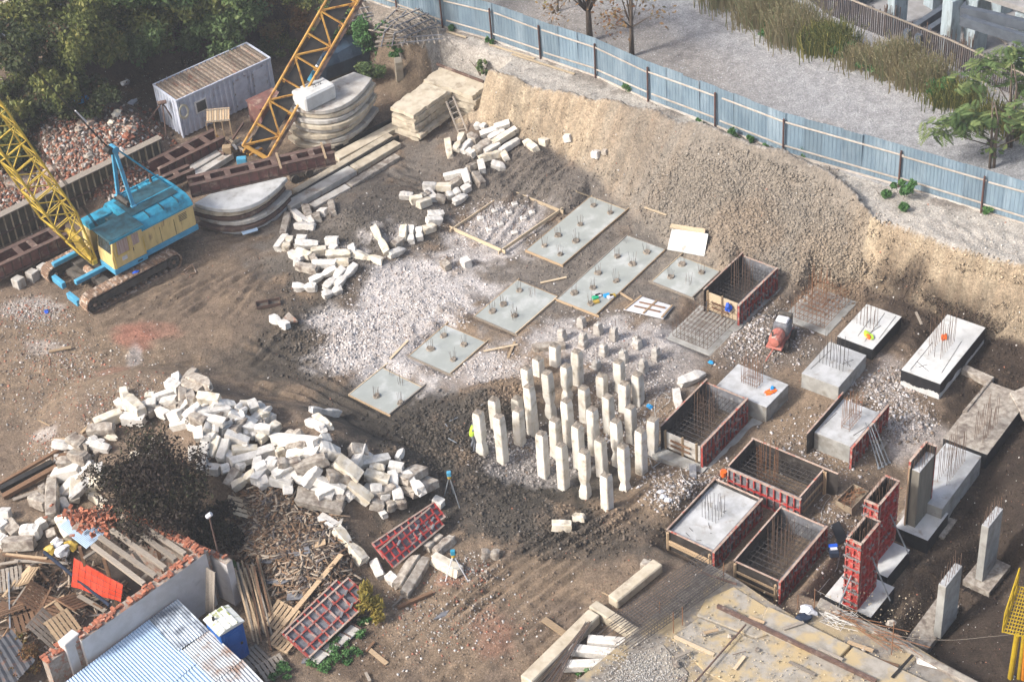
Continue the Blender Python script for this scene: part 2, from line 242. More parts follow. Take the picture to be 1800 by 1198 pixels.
# ------------------------------------------------------------------ mesh builder and object helpers
def frame_z(d):
    d = d.normalized(); a = Vector((0, 0, 1)) if abs(d.z) < 0.95 else Vector((1, 0, 0))
    x = a.cross(d).normalized(); return x, d.cross(x), d
class MB:
    def __init__(self): self.v = []; self.f = []
    def quad(self, a, b, c, d):
        n = len(self.v); self.v += [Vector(a), Vector(b), Vector(c), Vector(d)]; self.f.append((n, n+1, n+2, n+3)); return self
    def obox(self, c, ax, ay, az):
        """box from its centre and three half-extent vectors"""
        n = len(self.v); c = Vector(c)
        for k in (-1, 1):
            for j in (-1, 1):
                for i in (-1, 1): self.v.append(c+ax*i+ay*j+az*k)
        self.f += [tuple(n+i for i in q) for q in ((0, 2, 3, 1), (4, 5, 7, 6), (0, 1, 5, 4), (2, 6, 7, 3), (0, 4, 6, 2), (1, 3, 7, 5))]
        return self
    def box(self, x0, x1, y0, y1, z0, z1):
        return self.obox(((x0+x1)/2, (y0+y1)/2, (z0+z1)/2), Vector(((x1-x0)/2, 0, 0)), Vector((0, (y1-y0)/2, 0)), Vector((0, 0, (z1-z0)/2)))
    def bar(self, a, b, w, h, up=Vector((0, 0, 1))):
        """rectangular bar from a to b, width w across, height h along up"""
        a = Vector(a); b = Vector(b); d = (b-a); l = d.length
        if l < 1e-5: return self
        d /= l
        s = d.cross(up)
        if s.length < 1e-3: s = d.cross(Vector((1, 0, 0)))
        s.normalize(); t = s.cross(d)
        return self.obox((a+b)/2, d*(l/2), s*(w/2), t*(h/2))
    def tube(self, a, b, r, n=6, r2=None, caps=True):
        a = Vector(a); b = Vector(b)
        if (b-a).length < 1e-6: return self
        x, y, _ = frame_z(b-a); r2 = r if r2 is None else r2; k = len(self.v)
        for c, rr in ((a, r), (b, r2)):
            for i in range(n):
                t = 2*math.pi*i/n; self.v.append(c+x*(rr*math.cos(t))+y*(rr*math.sin(t)))
        for i in range(n): self.f.append((k+i, k+(i+1) % n, k+n+(i+1) % n, k+n+i))
        if caps: self.f.append(tuple(k+n-1-i for i in range(n))); self.f.append(tuple(k+n+i for i in range(n)))
        return self
    def path(self, pts, r, n=5):
        pts = [Vector(p) for p in pts]; k = len(self.v); m = len(pts)
        for i, p in enumerate(pts):
            d = pts[min(i+1, m-1)]-pts[max(i-1, 0)]; x, y, _ = frame_z(d)
            rr = r[i] if isinstance(r, (list, tuple)) else r
            for j in range(n): t = 2*math.pi*j/n; self.v.append(p+x*(rr*math.cos(t))+y*(rr*math.sin(t)))
        for i in range(m-1):
            for j in range(n): self.f.append((k+i*n+j, k+i*n+(j+1) % n, k+(i+1)*n+(j+1) % n, k+(i+1)*n+j))
        self.f.append(tuple(k+n-1-j for j in range(n))); self.f.append(tuple(k+(m-1)*n+j for j in range(n)))
        return self
    def prism(self, poly, d):
        """closed polygon (list of points) extruded along d"""
        n = len(poly); k = len(self.v); d = Vector(d)
        self.v += [Vector(p) for p in poly]+[Vector(p)+d for p in poly]
        self.f.append(tuple(k+n-1-i for i in range(n))); self.f.append(tuple(k+n+i for i in range(n)))
        for i in range(n): self.f.append((k+i, k+(i+1) % n, k+n+(i+1) % n, k+n+i))
        return self
    def tri3(self, a, b, c):
        n = len(self.v); self.v += [Vector(a), Vector(b), Vector(c)]; self.f.append((n, n+1, n+2)); return self
    def mesh(self, name, m, smooth=False, bevel=0.0, fix=True):
        me = bpy.data.meshes.new(name); me.from_pydata([tuple(p) for p in self.v], [], self.f)
        if fix or bevel:
            bm = bmesh.new(); bm.from_mesh(me)
            if bevel:
                bmesh.ops.remove_doubles(bm, verts=bm.verts, dist=1e-4)
                bmesh.ops.bevel(bm, geom=list(bm.edges), offset=bevel, segments=1, affect='EDGES', profile=0.5)
            bmesh.ops.recalc_face_normals(bm, faces=bm.faces); bm.to_mesh(me); bm.free()
        if m: me.materials.append(MATS[m])
        if smooth: me.shade_smooth()
        return me
    def build(self, name, m, parent=None, smooth=False, bevel=0.0, label=None):
        o = bpy.data.objects.new(name, self.mesh(name, m, smooth, bevel)); COL.objects.link(o)
        if parent: o.parent = parent
        if label: o['label'] = label
        return o
def tag(o, label, cat, group=None, kind=None):
    if label: o['label'] = label
    if cat: o['category'] = cat
    if group: o['group'] = group
    o['kind'] = kind or 'thing'
    return o
def thing(name, label, cat, loc=(0, 0, 0), rot=None, group=None):
    o = bpy.data.objects.new(name, None); COL.objects.link(o); o.empty_display_size = 0.2
    o.location = loc
    if rot is not None:
        if isinstance(rot, (int, float)): o.rotation_euler = (0, 0, rot)
        else: o.rotation_mode = 'QUATERNION'; o.rotation_quaternion = rot
    return tag(o, label, cat, group)
def inst(me, name, parent=None, loc=None, rot=None, scale=None):
    o = bpy.data.objects.new(name, me); COL.objects.link(o)
    if parent: o.parent = parent
    if loc is not None: o.location = loc
    if rot is not None:
        if isinstance(rot, (int, float)): o.rotation_euler = (0, 0, rot)
        else: o.rotation_mode = 'QUATERNION'; o.rotation_quaternion = rot
    if scale is not None: o.scale = scale
    return o
def axes_quat(x, y, z): return Matrix((x, y, z)).transposed().to_quaternion()
ORD = ['first', 'second', 'third', 'fourth', 'fifth', 'sixth', 'seventh', 'eighth', 'ninth', 'tenth', 'eleventh', 'twelfth', 'thirteenth', 'fourteenth', 'fifteenth', 'sixteenth', 'seventeenth', 'eighteenth', 'nineteenth', 'twentieth']
# ------------------------------------------------------------------ surveyed footprints (left, top, right, bottom corner of the upper face) of pads and footings
PADS = [  # corners, pile heads (n along, n across)
    ('A', (617, 690), (676, 645), (738, 683), (679, 729)), ('B', (720, 624), (783, 572), (852, 600), (790, 657)), ('C', (835, 553), (910, 494), (980, 520), (903, 587)),
    ('D', (981, 527), (1100, 415), (1170, 437), (1047, 551)), ('E', (925, 438), (1040, 346), (1100, 370), (986, 466)), ('F', (1148, 494), (1195, 450), (1263, 477), (1215, 523))]
FOOT = [  # name, corners, ztop, zbase, look
    ('P4', (1408, 656), (1457, 603), (1525, 621), (1475, 680), 0.45, -0.7, 'grey'), ('P2', (1471, 592), (1523, 534), (1585, 556), (1535, 613), 0.25, -0.7, 'tar'),
    ('P3', (1583, 650), (1664, 555), (1735, 573), (1653, 673), 0.45, -0.8, 'tarwhite'), ('P5', (1260, 676), (1297, 640), (1387, 675), (1345, 718), 0.4, -0.8, 'grey'),
    ('P6', (1431, 760), (1480, 703), (1552, 724), (1496, 784), 0.5, -0.8, 'grey'), ('P7', (1655, 771), (1736, 672), (1812, 694), (1738, 797), -0.1, -1.2, 'tardirty'),
    ('P8', (1592, 872), (1660, 778), (1726, 800), (1658, 892), 0.1, -1.3, 'grey'), ('B1', (1572, 926), (1610, 880), (1668, 900), (1632, 949), -0.5, -1.6, 'tar'),
    ('B2', (1500, 985), (1540, 936), (1596, 966), (1561, 1017), -0.5, -1.7, 'tar'), ('B3', (1453, 1047), (1492, 992), (1570, 1033), (1531, 1086), -0.5, -1.7, 'tar'),
    ('B4', (1695, 1018), (1732, 968), (1772, 996), (1740, 1042), -1.3, -1.9, 'dirty'), ('B5', (1590, 1126), (1650, 1046), (1684, 1064), (1634, 1140), -1.25, -1.9, 'dirty')]
def rect(L, T, Rr, B, z):
    l, t, r, b = (W(*p, z) for p in (L, T, Rr, B))
    u = ((t-l)+(r-b))/2; v = ((b-l)+(r-t))/2; c = (l+t+r+b)/4
    a = (math.atan2(u.y, u.x)+math.atan2(v.y, v.x)+math.pi/2)/2
    a = 0.35*a+0.65*SITE
    return c, u.length/2, v.length/2, a
# ------------------------------------------------------------------ terrain: pit floor, bank below the fence, road above
BANK_Z = 3.2
# survey of the bank: fence line (upper level), crest, toe
STN = [((-420, 330), (-380, 380), (-330, 430)), ((-150, 170), (-130, 215), (-90, 270)), ((30, 60), (60, 120), (90, 185)), ((330, -60), (330, 20), (330, 105)), ((540, -60), (520, 10), (500, 90)),
       ((640, 4), (655, 50), (650, 118)), ((780, 48), (775, 88), (768, 150)), ((865, 72), (880, 140), (885, 200)), ((950, 102), (965, 168), (972, 250)),
       ((1049, 135), (1060, 203), (1050, 290)), ((1141, 177), (1145, 222), (1090, 345)), ((1260, 222), (1258, 240), (1180, 415)), ((1378, 268), (1370, 288), (1290, 500)),
       ((1490, 308), (1475, 328), (1440, 520)), ((1582, 335), (1575, 392), (1600, 490)), ((1724, 370), (1712, 440), (1740, 500)), ((1860, 412), (1845, 480), (1880, 545)), ((2100, 490), (2080, 560), (2110, 620))]
FL = np.array([W(*s[0], BANK_Z)[:2] for s in STN])
def line_sd(x, y):
    """distance from the fence line (+ towards the pit) and station number"""
    best = np.full(x.shape, 1e9); sd = np.zeros_like(best); st = np.zeros_like(best)
    for i in range(len(FL)-1):
        a, b = FL[i], FL[i+1]; d = b-a; l2 = d@d
        t = ((x-a[0])*d[0]+(y-a[1])*d[1])/l2
        lo = -1e3 if i == 0 else 0.0; hi = 1e3 if i == len(FL)-2 else 1.0
        tc = np.clip(t, lo, hi)
        ex = x-a[0]-tc*d[0]; ey = y-a[1]-tc*d[1]; q = np.hypot(ex, ey)
        s = np.sign(d[0]*(y-a[1])-d[1]*(x-a[0]))*-1
        m = q < best; best[m] = q[m]; sd[m] = (q*s)[m]; st[m] = (i+np.clip(tc, 0, 1))[m]
    return sd, st
_c = [W(*s[1], BANK_Z-0.1) for s in STN]; _t = [W(*s[2], 0.0) for s in STN]
DC = np.abs(line_sd(np.array([p.x for p in _c]), np.array([p.y for p in _c]))[0])
DT = np.maximum(np.abs(line_sd(np.array([p.x for p in _t]), np.array([p.y for p in _t]))[0]), DC+1.7)
def blob(x, y, px, py, rx, ry, z=0.0, n=0.0):
    """1 inside an oval patch of ground, falling to 0 outside; rx, ry are the patch's half sizes as surveyed"""
    c = W(px, py, z); a = W(px+rx, py, z); b = W(px, py+ry, z)
    ax, ay = a.x-c.x, a.y-c.y; bx, by = b.x-c.x, b.y-c.y
    det = ax*by-ay*bx; X = x-c.x; Y = y-c.y
    p = (X*by-Y*bx)/det; q = (ax*Y-ay*X)/det
    return 1-sstep(0.55, 1.25, np.hypot(p, q)+n)
# mounds and hollows: px, py, rx, ry, height
MOUNDS = [(270, 770, 190, 125, 1.5), (480, 820, 170, 110, 1.5), (640, 850, 120, 75, 1.1), (540, 960, 120, 110, 0.9),
          (165, 265, 120, 85, 1.7), (680, 380, 110, 55, 0.5), (590, 440, 110, 70, 0.4), (860, 280, 110, 70, 0.5), (870, 240, 60, 30, 0.4), (1000, 300, 90, 60, 0.6),
          (1130, 270, 70, 60, 0.8), (1300, 330, 130, 70, 0.7), (1450, 400, 120, 90, 0.8), (1020, 780, 190, 110, -0.8), (1170, 860, 60, 40, 0.35), (890, 700, 80, 30, 0.4),
          (1640, 950, 150, 260, -0.9), (1500, 760, 330, 230, -0.45), (1760, 700, 120, 120, -0.3), (60, 960, 120, 70, 0.4), (450, 560, 90, 60, 0.25), (1000, 460, 260, 120, -0.25)]
def base_h(x, y):
    sd, st = line_sd(x, y)
    k = np.arange(len(STN)); dc = np.interp(st, k, DC); dt = np.interp(st, k, DT)
    wob = fbm(x, y, 3.0, 3, 5)*0.35
    t = np.clip((sd+wob-dc)/(dt-dc), 0, 1)
    steep = 1-np.exp(-((dt-dc)/2.2)**2)                       # long slopes are even, short ones are cut faces
    prof = steep*t+(1-steep)*(t*t*(3-2*t))
    z = BANK_Z*(1-prof)
    inpit = sstep(0.6, 1.0, t)
    for px, py, rx, ry, h in MOUNDS:
        z = z+h*blob(x, y, px, py, rx, ry)*np.where(t > 0.02, 1, 0)
    return z, sd, st, t
def axis(lo, hi, fine, far_lo, far_hi, g=1.12):
    a = list(np.arange(lo, hi, fine)); s = fine; p = lo; left = []
    while p > far_lo: s *= g; p -= s; left.append(p)
    s = fine; p = a[-1]; right = []
    while p < far_hi: s *= g; p += s; right.append(p)
    return np.array(left[::-1]+a+right)
XS = axis(-27.5, 37.0, 0.115, -900, 900); YS = axis(47.0, 116.0, 0.125, -300, 1500)
GX, GY = np.meshgrid(XS, YS)
Z0, SDF, STF, TF = base_h(GX, GY)
PX, PY = to_px(GX, GY, Z0)
near = (GX > -30) & (GX < 40) & (GY > 44) & (GY < 120)
# ---- kinds of soil; by the bank 'moist' also holds a cast shadow
C = {k: np.array(v) for k, v in dict(yard=(0.165, 0.123, 0.089), mud=(0.068, 0.059, 0.049), grey=(0.145, 0.125, 0.105), dust=(0.46, 0.425, 0.40), clay=(0.44, 0.355, 0.245), gravel=(0.36, 0.33, 0.29),
     red=(0.29, 0.135, 0.095), moist=(0.045, 0.033, 0.025), road=(0.30, 0.295, 0.29), track=(0.25, 0.225, 0.20), litter=(0.075, 0.052, 0.037), tan=(0.235, 0.172, 0.115), lump=(0.205, 0.178, 0.145), black=(0.05, 0.045, 0.036)).items()}
SOIL = np.empty(GX.shape+(3,)); SOIL[:] = C['yard']
N1 = fbm(GX, GY, 4.0, 5, 11); N2 = fbm(GX, GY, 1.3, 4, 21); N3 = fbm(GX, GY, 0.5, 3, 31); N4 = fbm(GX, GY, 9.0, 3, 41)
def lay(kind, w):
    global SOIL
    w = np.clip(w, 0, 1)[..., None]; SOIL = SOIL*(1-w)+C[kind]*w
def patch(kind, px, py, rx, ry, amt=1.0, n=0.8, z=0.0):
    lay(kind, amt*blob(GX, GY, px, py, rx, ry, z, n*(N2*0.45+N1*0.4+N3*0.25)))
lay('tan', sstep(0.0, 0.7, N1+0.3*N2)*0.55)
for a in [('grey', 620, 400, 190, 130), ('mud', 740, 370, 160, 70, 0.45), ('grey', 900, 320, 180, 90, 0.9), ('mud', 600, 500, 120, 90, 0.55), ('mud', 530, 620, 110, 70, 0.8), ('mud', 500, 560, 80, 70, 0.7), ('mud', 640, 720, 140, 60, 0.95), ('mud', 760, 780, 150, 80, 0.95), ('mud', 880, 880, 170, 90, 0.9),
          ('mud', 860, 760, 110, 70, 0.9), ('mud', 400, 640, 150, 35, 0.6), ('mud', 720, 850, 90, 90, 0.8), ('mud', 1000, 950, 170, 60, 0.75), ('tan', 930, 1020, 150, 45, 0.7), ('tan', 150, 640, 220, 90, 0.7), ('yard', 330, 560, 160, 50, 0.7), ('tan', 760, 1090, 170, 90, 0.75),
          ('grey', 1000, 470, 230, 150, 1.0), ('dust', 740, 520, 115, 85, 0.95), ('dust', 640, 600, 95, 70, 0.92), ('dust', 860, 410, 80, 50, 0.75), ('dust', 800, 640, 90, 40, 0.35), ('dust', 880, 645, 70, 30, 0.55), ('dust', 1040, 600, 140, 50, 0.75), ('dust', 1110, 650, 110, 70, 0.6), ('grey', 1080, 700, 120, 90, 0.6), ('dust', 900, 380, 70, 30, 0.5),
          ('mud', 1000, 800, 160, 80, 0.75), ('black', 1020, 840, 130, 60, 0.5), ('dust', 930, 790, 110, 40, 0.4), ('tan', 1160, 860, 80, 55, 0.5), ('dust', 60, 545, 50, 20, 0.55, 0.5), ('dust', 75, 610, 40, 16, 0.4, 0.5), ('red', 235, 592, 40, 22, 0.75, 0.5), ('red', 255, 580, 55, 16, 0.45, 0.5), ('dust', 235, 630, 12, 30, 0.5), ('red', 205, 665, 30, 18, 0.4, 0.5), ('red', 790, 1020, 30, 18, 0.6, 0.6), ('red', 870, 1110, 35, 45, 0.4, 0.7), ('dust', 80, 775, 30, 16, 0.5, 0.6),
          ('litter', 60, 250, 140, 130, 0.6), ('litter', 200, 160, 170, 80, 0.85), ('litter', 20, 120, 120, 90, 0.8), ('litter', 540, 1020, 120, 100, 0.8), ('litter', 600, 1130, 90, 60, 0.6), ('litter', 110, 1050, 160, 140, 0.8),
          ('moist', 1660, 520, 140, 85, 0.92), ('moist', 1790, 560, 140, 110, 0.95), ('moist', 1760, 700, 110, 110, 0.9), ('moist', 1790, 850, 110, 130, 0.95), ('moist', 1680, 1000, 170, 170, 0.9), ('moist', 1750, 1130, 140, 90, 0.95), ('tan', 1430, 740, 190, 110, 0.45), ('dust', 1600, 745, 60, 30, 0.55), ('tan', 1440, 900, 150, 100, 0.6), ('grey', 1330, 590, 110, 70, 0.7), ('dust', 1560, 660, 50, 40, 0.35)]:
    patch(*a)
# bank: cut clay face, tipped lumps on the middle slope, pale gravel on the shelf
face = sstep(0.0, 0.06, TF)*(1-sstep(0.86, 1.0, TF))
claywt = np.interp(STF, [0, 5, 6, 7, 10, 11, 12.6, 13.6, 14, 17], [0, 0, 0.3, 1, 0.95, 0.25, 0.0, 0.5, 0.95, 0.95])
lay('litter', face*np.interp(STF, [0, 5, 6.2, 7], [1, 0.8, 0.5, 0]))
lay('clay', face*claywt*(0.75+0.25*N1))
lay('lump', np.maximum(face, blob(GX, GY, 1310, 400, 190, 110, 0.8, 0.3*N1))*np.interp(STF, [0, 9.5, 10.6, 13.4, 14.2, 17], [0, 0, 1, 1, 0.2, 0])*(1-0.5*sstep(0, 0.8, N1)))
patch('moist', 1585, 450, 50, 55, 0.85, 0.3, 1.0); patch('moist', 1700, 510, 130, 40, 0.85)  # moist soil, darkened as well for the mound's cast shadow
lay('clay', sstep(0.0, .05, TF)*(1-sstep(.3, .6, TF+.25*N2))*(STF > 13.9)*(.8+.2*N1))
streak = np.clip(.5+.9*vnoise(STF*14, TF*.8, 61)+.5*vnoise(STF*37, TF*1.2, 62), 0, 1)
lay('tan', face*claywt*streak*.45); lay('lump', face*claywt*sstep(.1, .5, N1+.3*N2)*.35)
shelf = (TF <= 0.04)*(SDF > -0.2)
lay('gravel', shelf*np.interp(STF, [0, 5, 6, 17], [0, 0.2, 1, 1]))
lay('litter', sstep(1.6, 0.2, np.abs(SDF))*sstep(0.1, 0.6, N2+0.2)*0.5*(STF > 6))
# ground above the bank: road of crushed stone with a beaten track along the fence
up = (SDF < -0.1)
lay('road', up*np.interp(STF, [0, 4, 6, 17], [0, 0, 1, 1])*1.0)
lay('track', up*np.interp(STF, [0, 4, 6, 17], [0, 0.2, 1, 1])*sstep(5.5, 2.0, np.abs(SDF+2.5)+1.2*N4)*sstep(16, 8, GX-2)*0.9)
lay('track', up*sstep(0.15, 0.6, N4+0.2*N2)*0.6*(STF > 6))
lay('litter', up*sstep(-13.0, -15.5, SDF+1.2*N1)*np.where(STF > 5, 1, 0)*0.9)
lay('litter', up*(STF <= 5)*0.9)
# ---- relief
rough = 0.05+0.0*GX
rough += 0.05*blob(GX, GY, 1310, 400, 230, 130, 0.8)+0.03*blob(GX, GY, 860, 800, 240, 130)+0.04*blob(GX, GY, 680, 550, 160, 120)+0.03*blob(GX, GY, 900, 320, 200, 90)+0.03*blob(GX, GY, 1700, 620, 160, 200)
rough = np.where(up, 0.02, rough)
cl = np.maximum(N3, 0)**1.2*1.0+0.45*fbm(GX, GY, 0.28, 2, 77)
cl += 0.6*fbm(GX*0.55, GY*1.2, 1.0, 3, 87)*face*claywt
Z = Z0+np.where(near, rough*(cl+0.35*N2)+0.03*N1, 0)
# runnels down the cut clay and wheel ruts across the yard
Z += near*sstep(.05,.3,TF)*face*claywt*(0.14*vnoise(STF*9, TF*1.5, 5)+.07*vnoise(STF*23, TF*2, 6))
rut_r = random.Random(3)
def rut(pts, w, dep):
    global Z, SOIL
    g = [W(*p) for p in pts]; q = np.full(GX.shape, 9e9)
    for a, b in zip(g, g[1:]):
        d = b-a; t = np.clip(((GX-a.x)*d.x+(GY-a.y)*d.y)/(d.x*d.x+d.y*d.y), 0, 1)
        q = np.minimum(q, np.hypot(GX-a.x-t*d.x, GY-a.y-t*d.y))
    q = q+0.04*N2
    Z = Z-near*sstep(-.5, .5, N4+.4*N1)*dep*(np.exp(-(q/w)**2)-0.55*np.exp(-((q-1.9*w)/(0.7*w))**2))
    wgt = (0.5*np.exp(-(q/w)**2)*(0.6+0.4*N3))[..., None]; SOIL = SOIL*(1-wgt)+SOIL*0.6*wgt
for p in [[(0, 590), (150, 560), (300, 490), (430, 430), (520, 400)], [(20, 620), (200, 590), (340, 520), (460, 455)], [(240, 640), (380, 600), (440, 540), (480, 480)], [(290, 660), (430, 625), (500, 560)], [(0, 720), (180, 640), (300, 590), (420, 520)],
          [(440, 640), (560, 690), (680, 740), (790, 790)], [(420, 610), (540, 660), (650, 720), (760, 775)], [(700, 1180), (830, 1060), (960, 960), (1120, 860)], [(740, 1195), (880, 1080), (1010, 990), (1150, 900)], [(820, 1198), (930, 1120), (1020, 1050)],
          [(1640, 480), (1720, 540), (1800, 560)], [(1600, 520), (1700, 580), (1800, 610)], [(700, 300), (780, 330), (850, 300), (960, 250)], [(880, 330), (940, 290), (1020, 240)], [(330, 430), (420, 415), (500, 380)], [(300, 540), (400, 470), (500, 420)], [(330, 570), (420, 510), (520, 440)], [(130, 600), (260, 560), (360, 490)], [(640, 1198), (760, 1090), (900, 980), (1060, 880)], [(780, 1198), (900, 1100), (1040, 990)], [(460, 690), (600, 720), (720, 790), (800, 850)], [(860, 420), (930, 340), (1000, 290)], [(1560, 560), (1660, 610), (1800, 660)], [(0, 680), (120, 640), (260, 610)]]:
    for off in (-.55, 0.0, .5, 1.05):
        g_ = [W(*q) for q in p]; nn = [((g_[min(i+1, len(g_)-1)]-g_[max(i-1, 0)]).cross(Vector((0, 0, 1)))).normalized() for i in range(len(g_))]
        rut([to_px(*(a_+b_*(off+rut_r.uniform(-.15, .15)))) for a_, b_ in zip(g_, nn)], rut_r.uniform(.10, .18), rut_r.uniform(.05, .11))
def level(c, hu, hv, a, z, m=0.5):
    global Z
    ux, uy = math.cos(a), math.sin(a); X = GX-c.x; Y = GY-c.y
    d = np.maximum(np.abs(X*ux+Y*uy)-hu, np.abs(X*uy-Y*ux)-hv)
    w = 1-sstep(0.05, m, d); Z = Z*(1-w)+z*w
for nm, L, T, Rr, B in PADS:
    level(*rect(L, T, Rr, B, -0.12), -0.2)
for nm, L, T, Rr, B, zt, zb, lk in FOOT:
    level(*rect(L, T, Rr, B, zt), min(zt-0.08, zb+0.28), 0.9)
FORMS = [('F1', (1248, 508), (1300, 448), (1364, 470), (1296, 533), 1.0, 1.45), ('F2', (1163, 748), (1243, 673), (1311, 700), (1235, 775), 0.9, 1.5), ('F3', (1280, 820), (1323, 773), (1454, 823), (1411, 872), 0.8, 1.45),
         ('F4', (1174, 930), (1258, 840), (1334, 877), (1253, 966), 0.5, 1.2), ('F5', (1288, 983), (1375, 895), (1450, 922), (1370, 1018), 0.6, 1.4)]
for nm, L, T, Rr, B, zt, h in FORMS:
    level(*rect(L, T, Rr, B, zt), zt-h+0.02, 0.9)
level(*rect((752, 140), (775, 113), (858, 146), (838, 168), 1.9), .05, 1.0)
level(*rect((684, 185), (748, 144), (791, 155), (730, 200), 2.0), .0, .8)
level(*rect((540, 125), (590, 85), (640, 95), (600, 135), 1.5), .3, 1.2)
level(*rect((1187, 592), (1232, 540), (1290, 566), (1245, 618), -0.3), -0.45, 0.8)
level(*rect((1385, 556), (1432, 503), (1498, 530), (1450, 588), -0.3), -0.45, 0.8)
def HT(x, y):
    i = min(max(int(np.searchsorted(XS, x))-1, 0), len(XS)-2); j = min(max(int(np.searchsorted(YS, y))-1, 0), len(YS)-2)
    fx = (x-XS[i])/(XS[i+1]-XS[i]); fy = (y-YS[j])/(YS[j+1]-YS[j])
    return float((Z[j, i]*(1-fx)+Z[j, i+1]*fx)*(1-fy)+(Z[j+1, i]*(1-fx)+Z[j+1, i+1]*fx)*fy)
def G(px, py, dz=0.0):
    """the spot on the terrain that stands behind a survey sight, dz above the soil"""
    z = 0.0
    for _ in range(14):
        p = W(px, py, z+dz); z = 0.5*z+0.5*HT(p.x, p.y)
    return W(px, py, z+dz)
ny, nx = GX.shape
me = bpy.data.meshes.new('ground')
idx = np.arange(nx*ny).reshape(ny, nx)
fa = np.stack([idx[:-1, :-1], idx[:-1, 1:], idx[1:, 1:], idx[1:, :-1]], -1).reshape(-1, 4)
me.vertices.add(nx*ny); me.vertices.foreach_set('co', np.stack([GX, GY, Z], -1).reshape(-1).astype(np.float32))
me.loops.add(fa.size); me.loops.foreach_set('vertex_index', fa.reshape(-1).astype(np.int32))
me.polygons.add(len(fa)); me.polygons.foreach_set('loop_start', (np.arange(len(fa))*4).astype(np.int32)); me.polygons.foreach_set('loop_total', np.full(len(fa), 4, np.int32))
me.update(calc_edges=True); me.validate()
ca = me.color_attributes.new('soil', 'FLOAT_COLOR', 'POINT')
ca.data.foreach_set('color', np.concatenate([np.clip(SOIL, 0, 1), np.ones((ny, nx, 1))], -1).reshape(-1).astype(np.float32))
matv('soil'); me.materials.append(MATS['soil']); me.shade_smooth()
ground = bpy.data.objects.new('ground', me); COL.objects.link(ground); tag(ground, 'churned brown earth of the building pit with clay bank and gravel road', 'ground', kind='structure')
def soil_at(x, y):
    i = min(max(int(np.searchsorted(XS, x)), 0), len(XS)-1); j = min(max(int(np.searchsorted(YS, y)), 0), len(YS)-1); return SOIL[j, i]
# ------------------------------------------------------------------ concrete pile offcuts
def block_mesh(seed, kind, m):
    """a sawn-off length of square pile along x, unit size, worn edges, ragged ends"""
    r = random.Random(seed); b = MB(); n = 7; ring = []
    for i in range(n):
        t = i/(n-1); x = t-0.5
        s = 0.5
        if kind == 'waist': s = 0.5*(1-0.42*math.exp(-((t-0.48)/0.13)**2))
        if kind == 'taper' and t > 0.7: s = 0.5*(1-0.55*(t-0.7)/0.3)
        ch = {'plain': 0.10, 'chip': 0.2}.get(kind, 0.14)
        if i in (0, n-1): s *= 0.955 if kind == 'plain' else 0.9
        row = []
        for q in range(4):
            for e in (0, 1):
                a = [(1, -1), (1, 1), (-1, 1), (-1, -1)][q]
                y, z = a[0]*s, a[1]*s
                nxt = [(0, 1), (-1, 0), (0, -1), (1, 0)][q]; prv = [(-1, 0), (0, -1), (1, 0), (0, 1)][q]
                dv = nxt if e else prv
                # chamfered corner
                y2 = y+(dv[0]*ch*0.5 if q in (0, 1, 2, 3) else 0); z2 = z+dv[1]*ch*0.5
                k = {'plain': 0.018, 'chip': 0.06}.get(kind, 0.03)
                row.append(Vector((x+(r.uniform(-0.05, 0.05) if i in (0, n-1) else r.uniform(-0.02, 0.02)), y2+r.uniform(-k, k), z2+r.uniform(-k, k))))
        # order around
        row.sort(key=lambda p: math.atan2(p.z, p.y)); ring.append(row)
    for row in ring: b.v += row
    for i in range(n-1):
        for j in range(8): b.f.append((i*8+j, i*8+(j+1) % 8, (i+1)*8+(j+1) % 8, (i+1)*8+j))
    for e, s in ((0, -1), (n-1, 1)):
        c = len(b.v); b.v.append(sum(ring[e], Vector())/8+Vector((s*r.uniform(-0.03, 0.05), r.uniform(-.1, .1), r.uniform(-.1, .1))))
        for j in range(8): b.f.append((e*8+j, e*8+(j+1) % 8, c))
    return b.mesh('offcut', m)
BM = {}
for m in ('concrete_white', 'concrete_dirty', 'concrete_yellow'):
    for k in ('plain', 'chip', 'waist', 'taper'):
        BM[m, k] = [block_mesh(hash((m, k)) % 1 + 100*i+len(BM)*7, k, m) for i in range(3)]
rb = random.Random(4)
NBLK = [0]
def offcut(p, q, label, group, w=0.36, h=None, kind=None, m=None, name='concrete_offcut', sink=0.03, roll=None, cat='concrete block'):
    d = q-p; L = max(d.length, 0.3); x = d.normalized() if d.length > 1e-4 else UX
    y = ZX.cross(x); y = y.normalized() if y.length > 1e-3 else VX; z = x.cross(y)
    m = m or rb.choices(['concrete_white', 'concrete_dirty', 'concrete_yellow'], [6, 1.5, 1.2])[0]
    kind = kind or rb.choices(['plain', 'chip', 'waist', 'taper'], [5, 3, 1.2, 0.6])[0]
    me = rb.choice(BM[m, kind]).copy(); me.transform(Matrix.Diagonal((L, w, h or w, 1)))
    o = inst(me, name, None, (p+q)/2, axes_quat(x, y, z) @ Quaternion((1, 0, 0), rb.uniform(-0.3, 0.3) if roll is None else roll))
    NBLK[0] += 1
    return tag(o, label, cat, group)
def crop(o, s=3.9933): return lambda x, y: (o[0]+x/s, o[1]+y/s)
LENW = lambda L: 'short' if L < 0.75 else ('long' if L > 1.5 else 'stout')
SEEN = {}
def uniq(label):
    """a second thing with the same words is told apart by its count from the left within that place"""
    SEEN[label] = SEEN.get(label, 0)+1
    return label
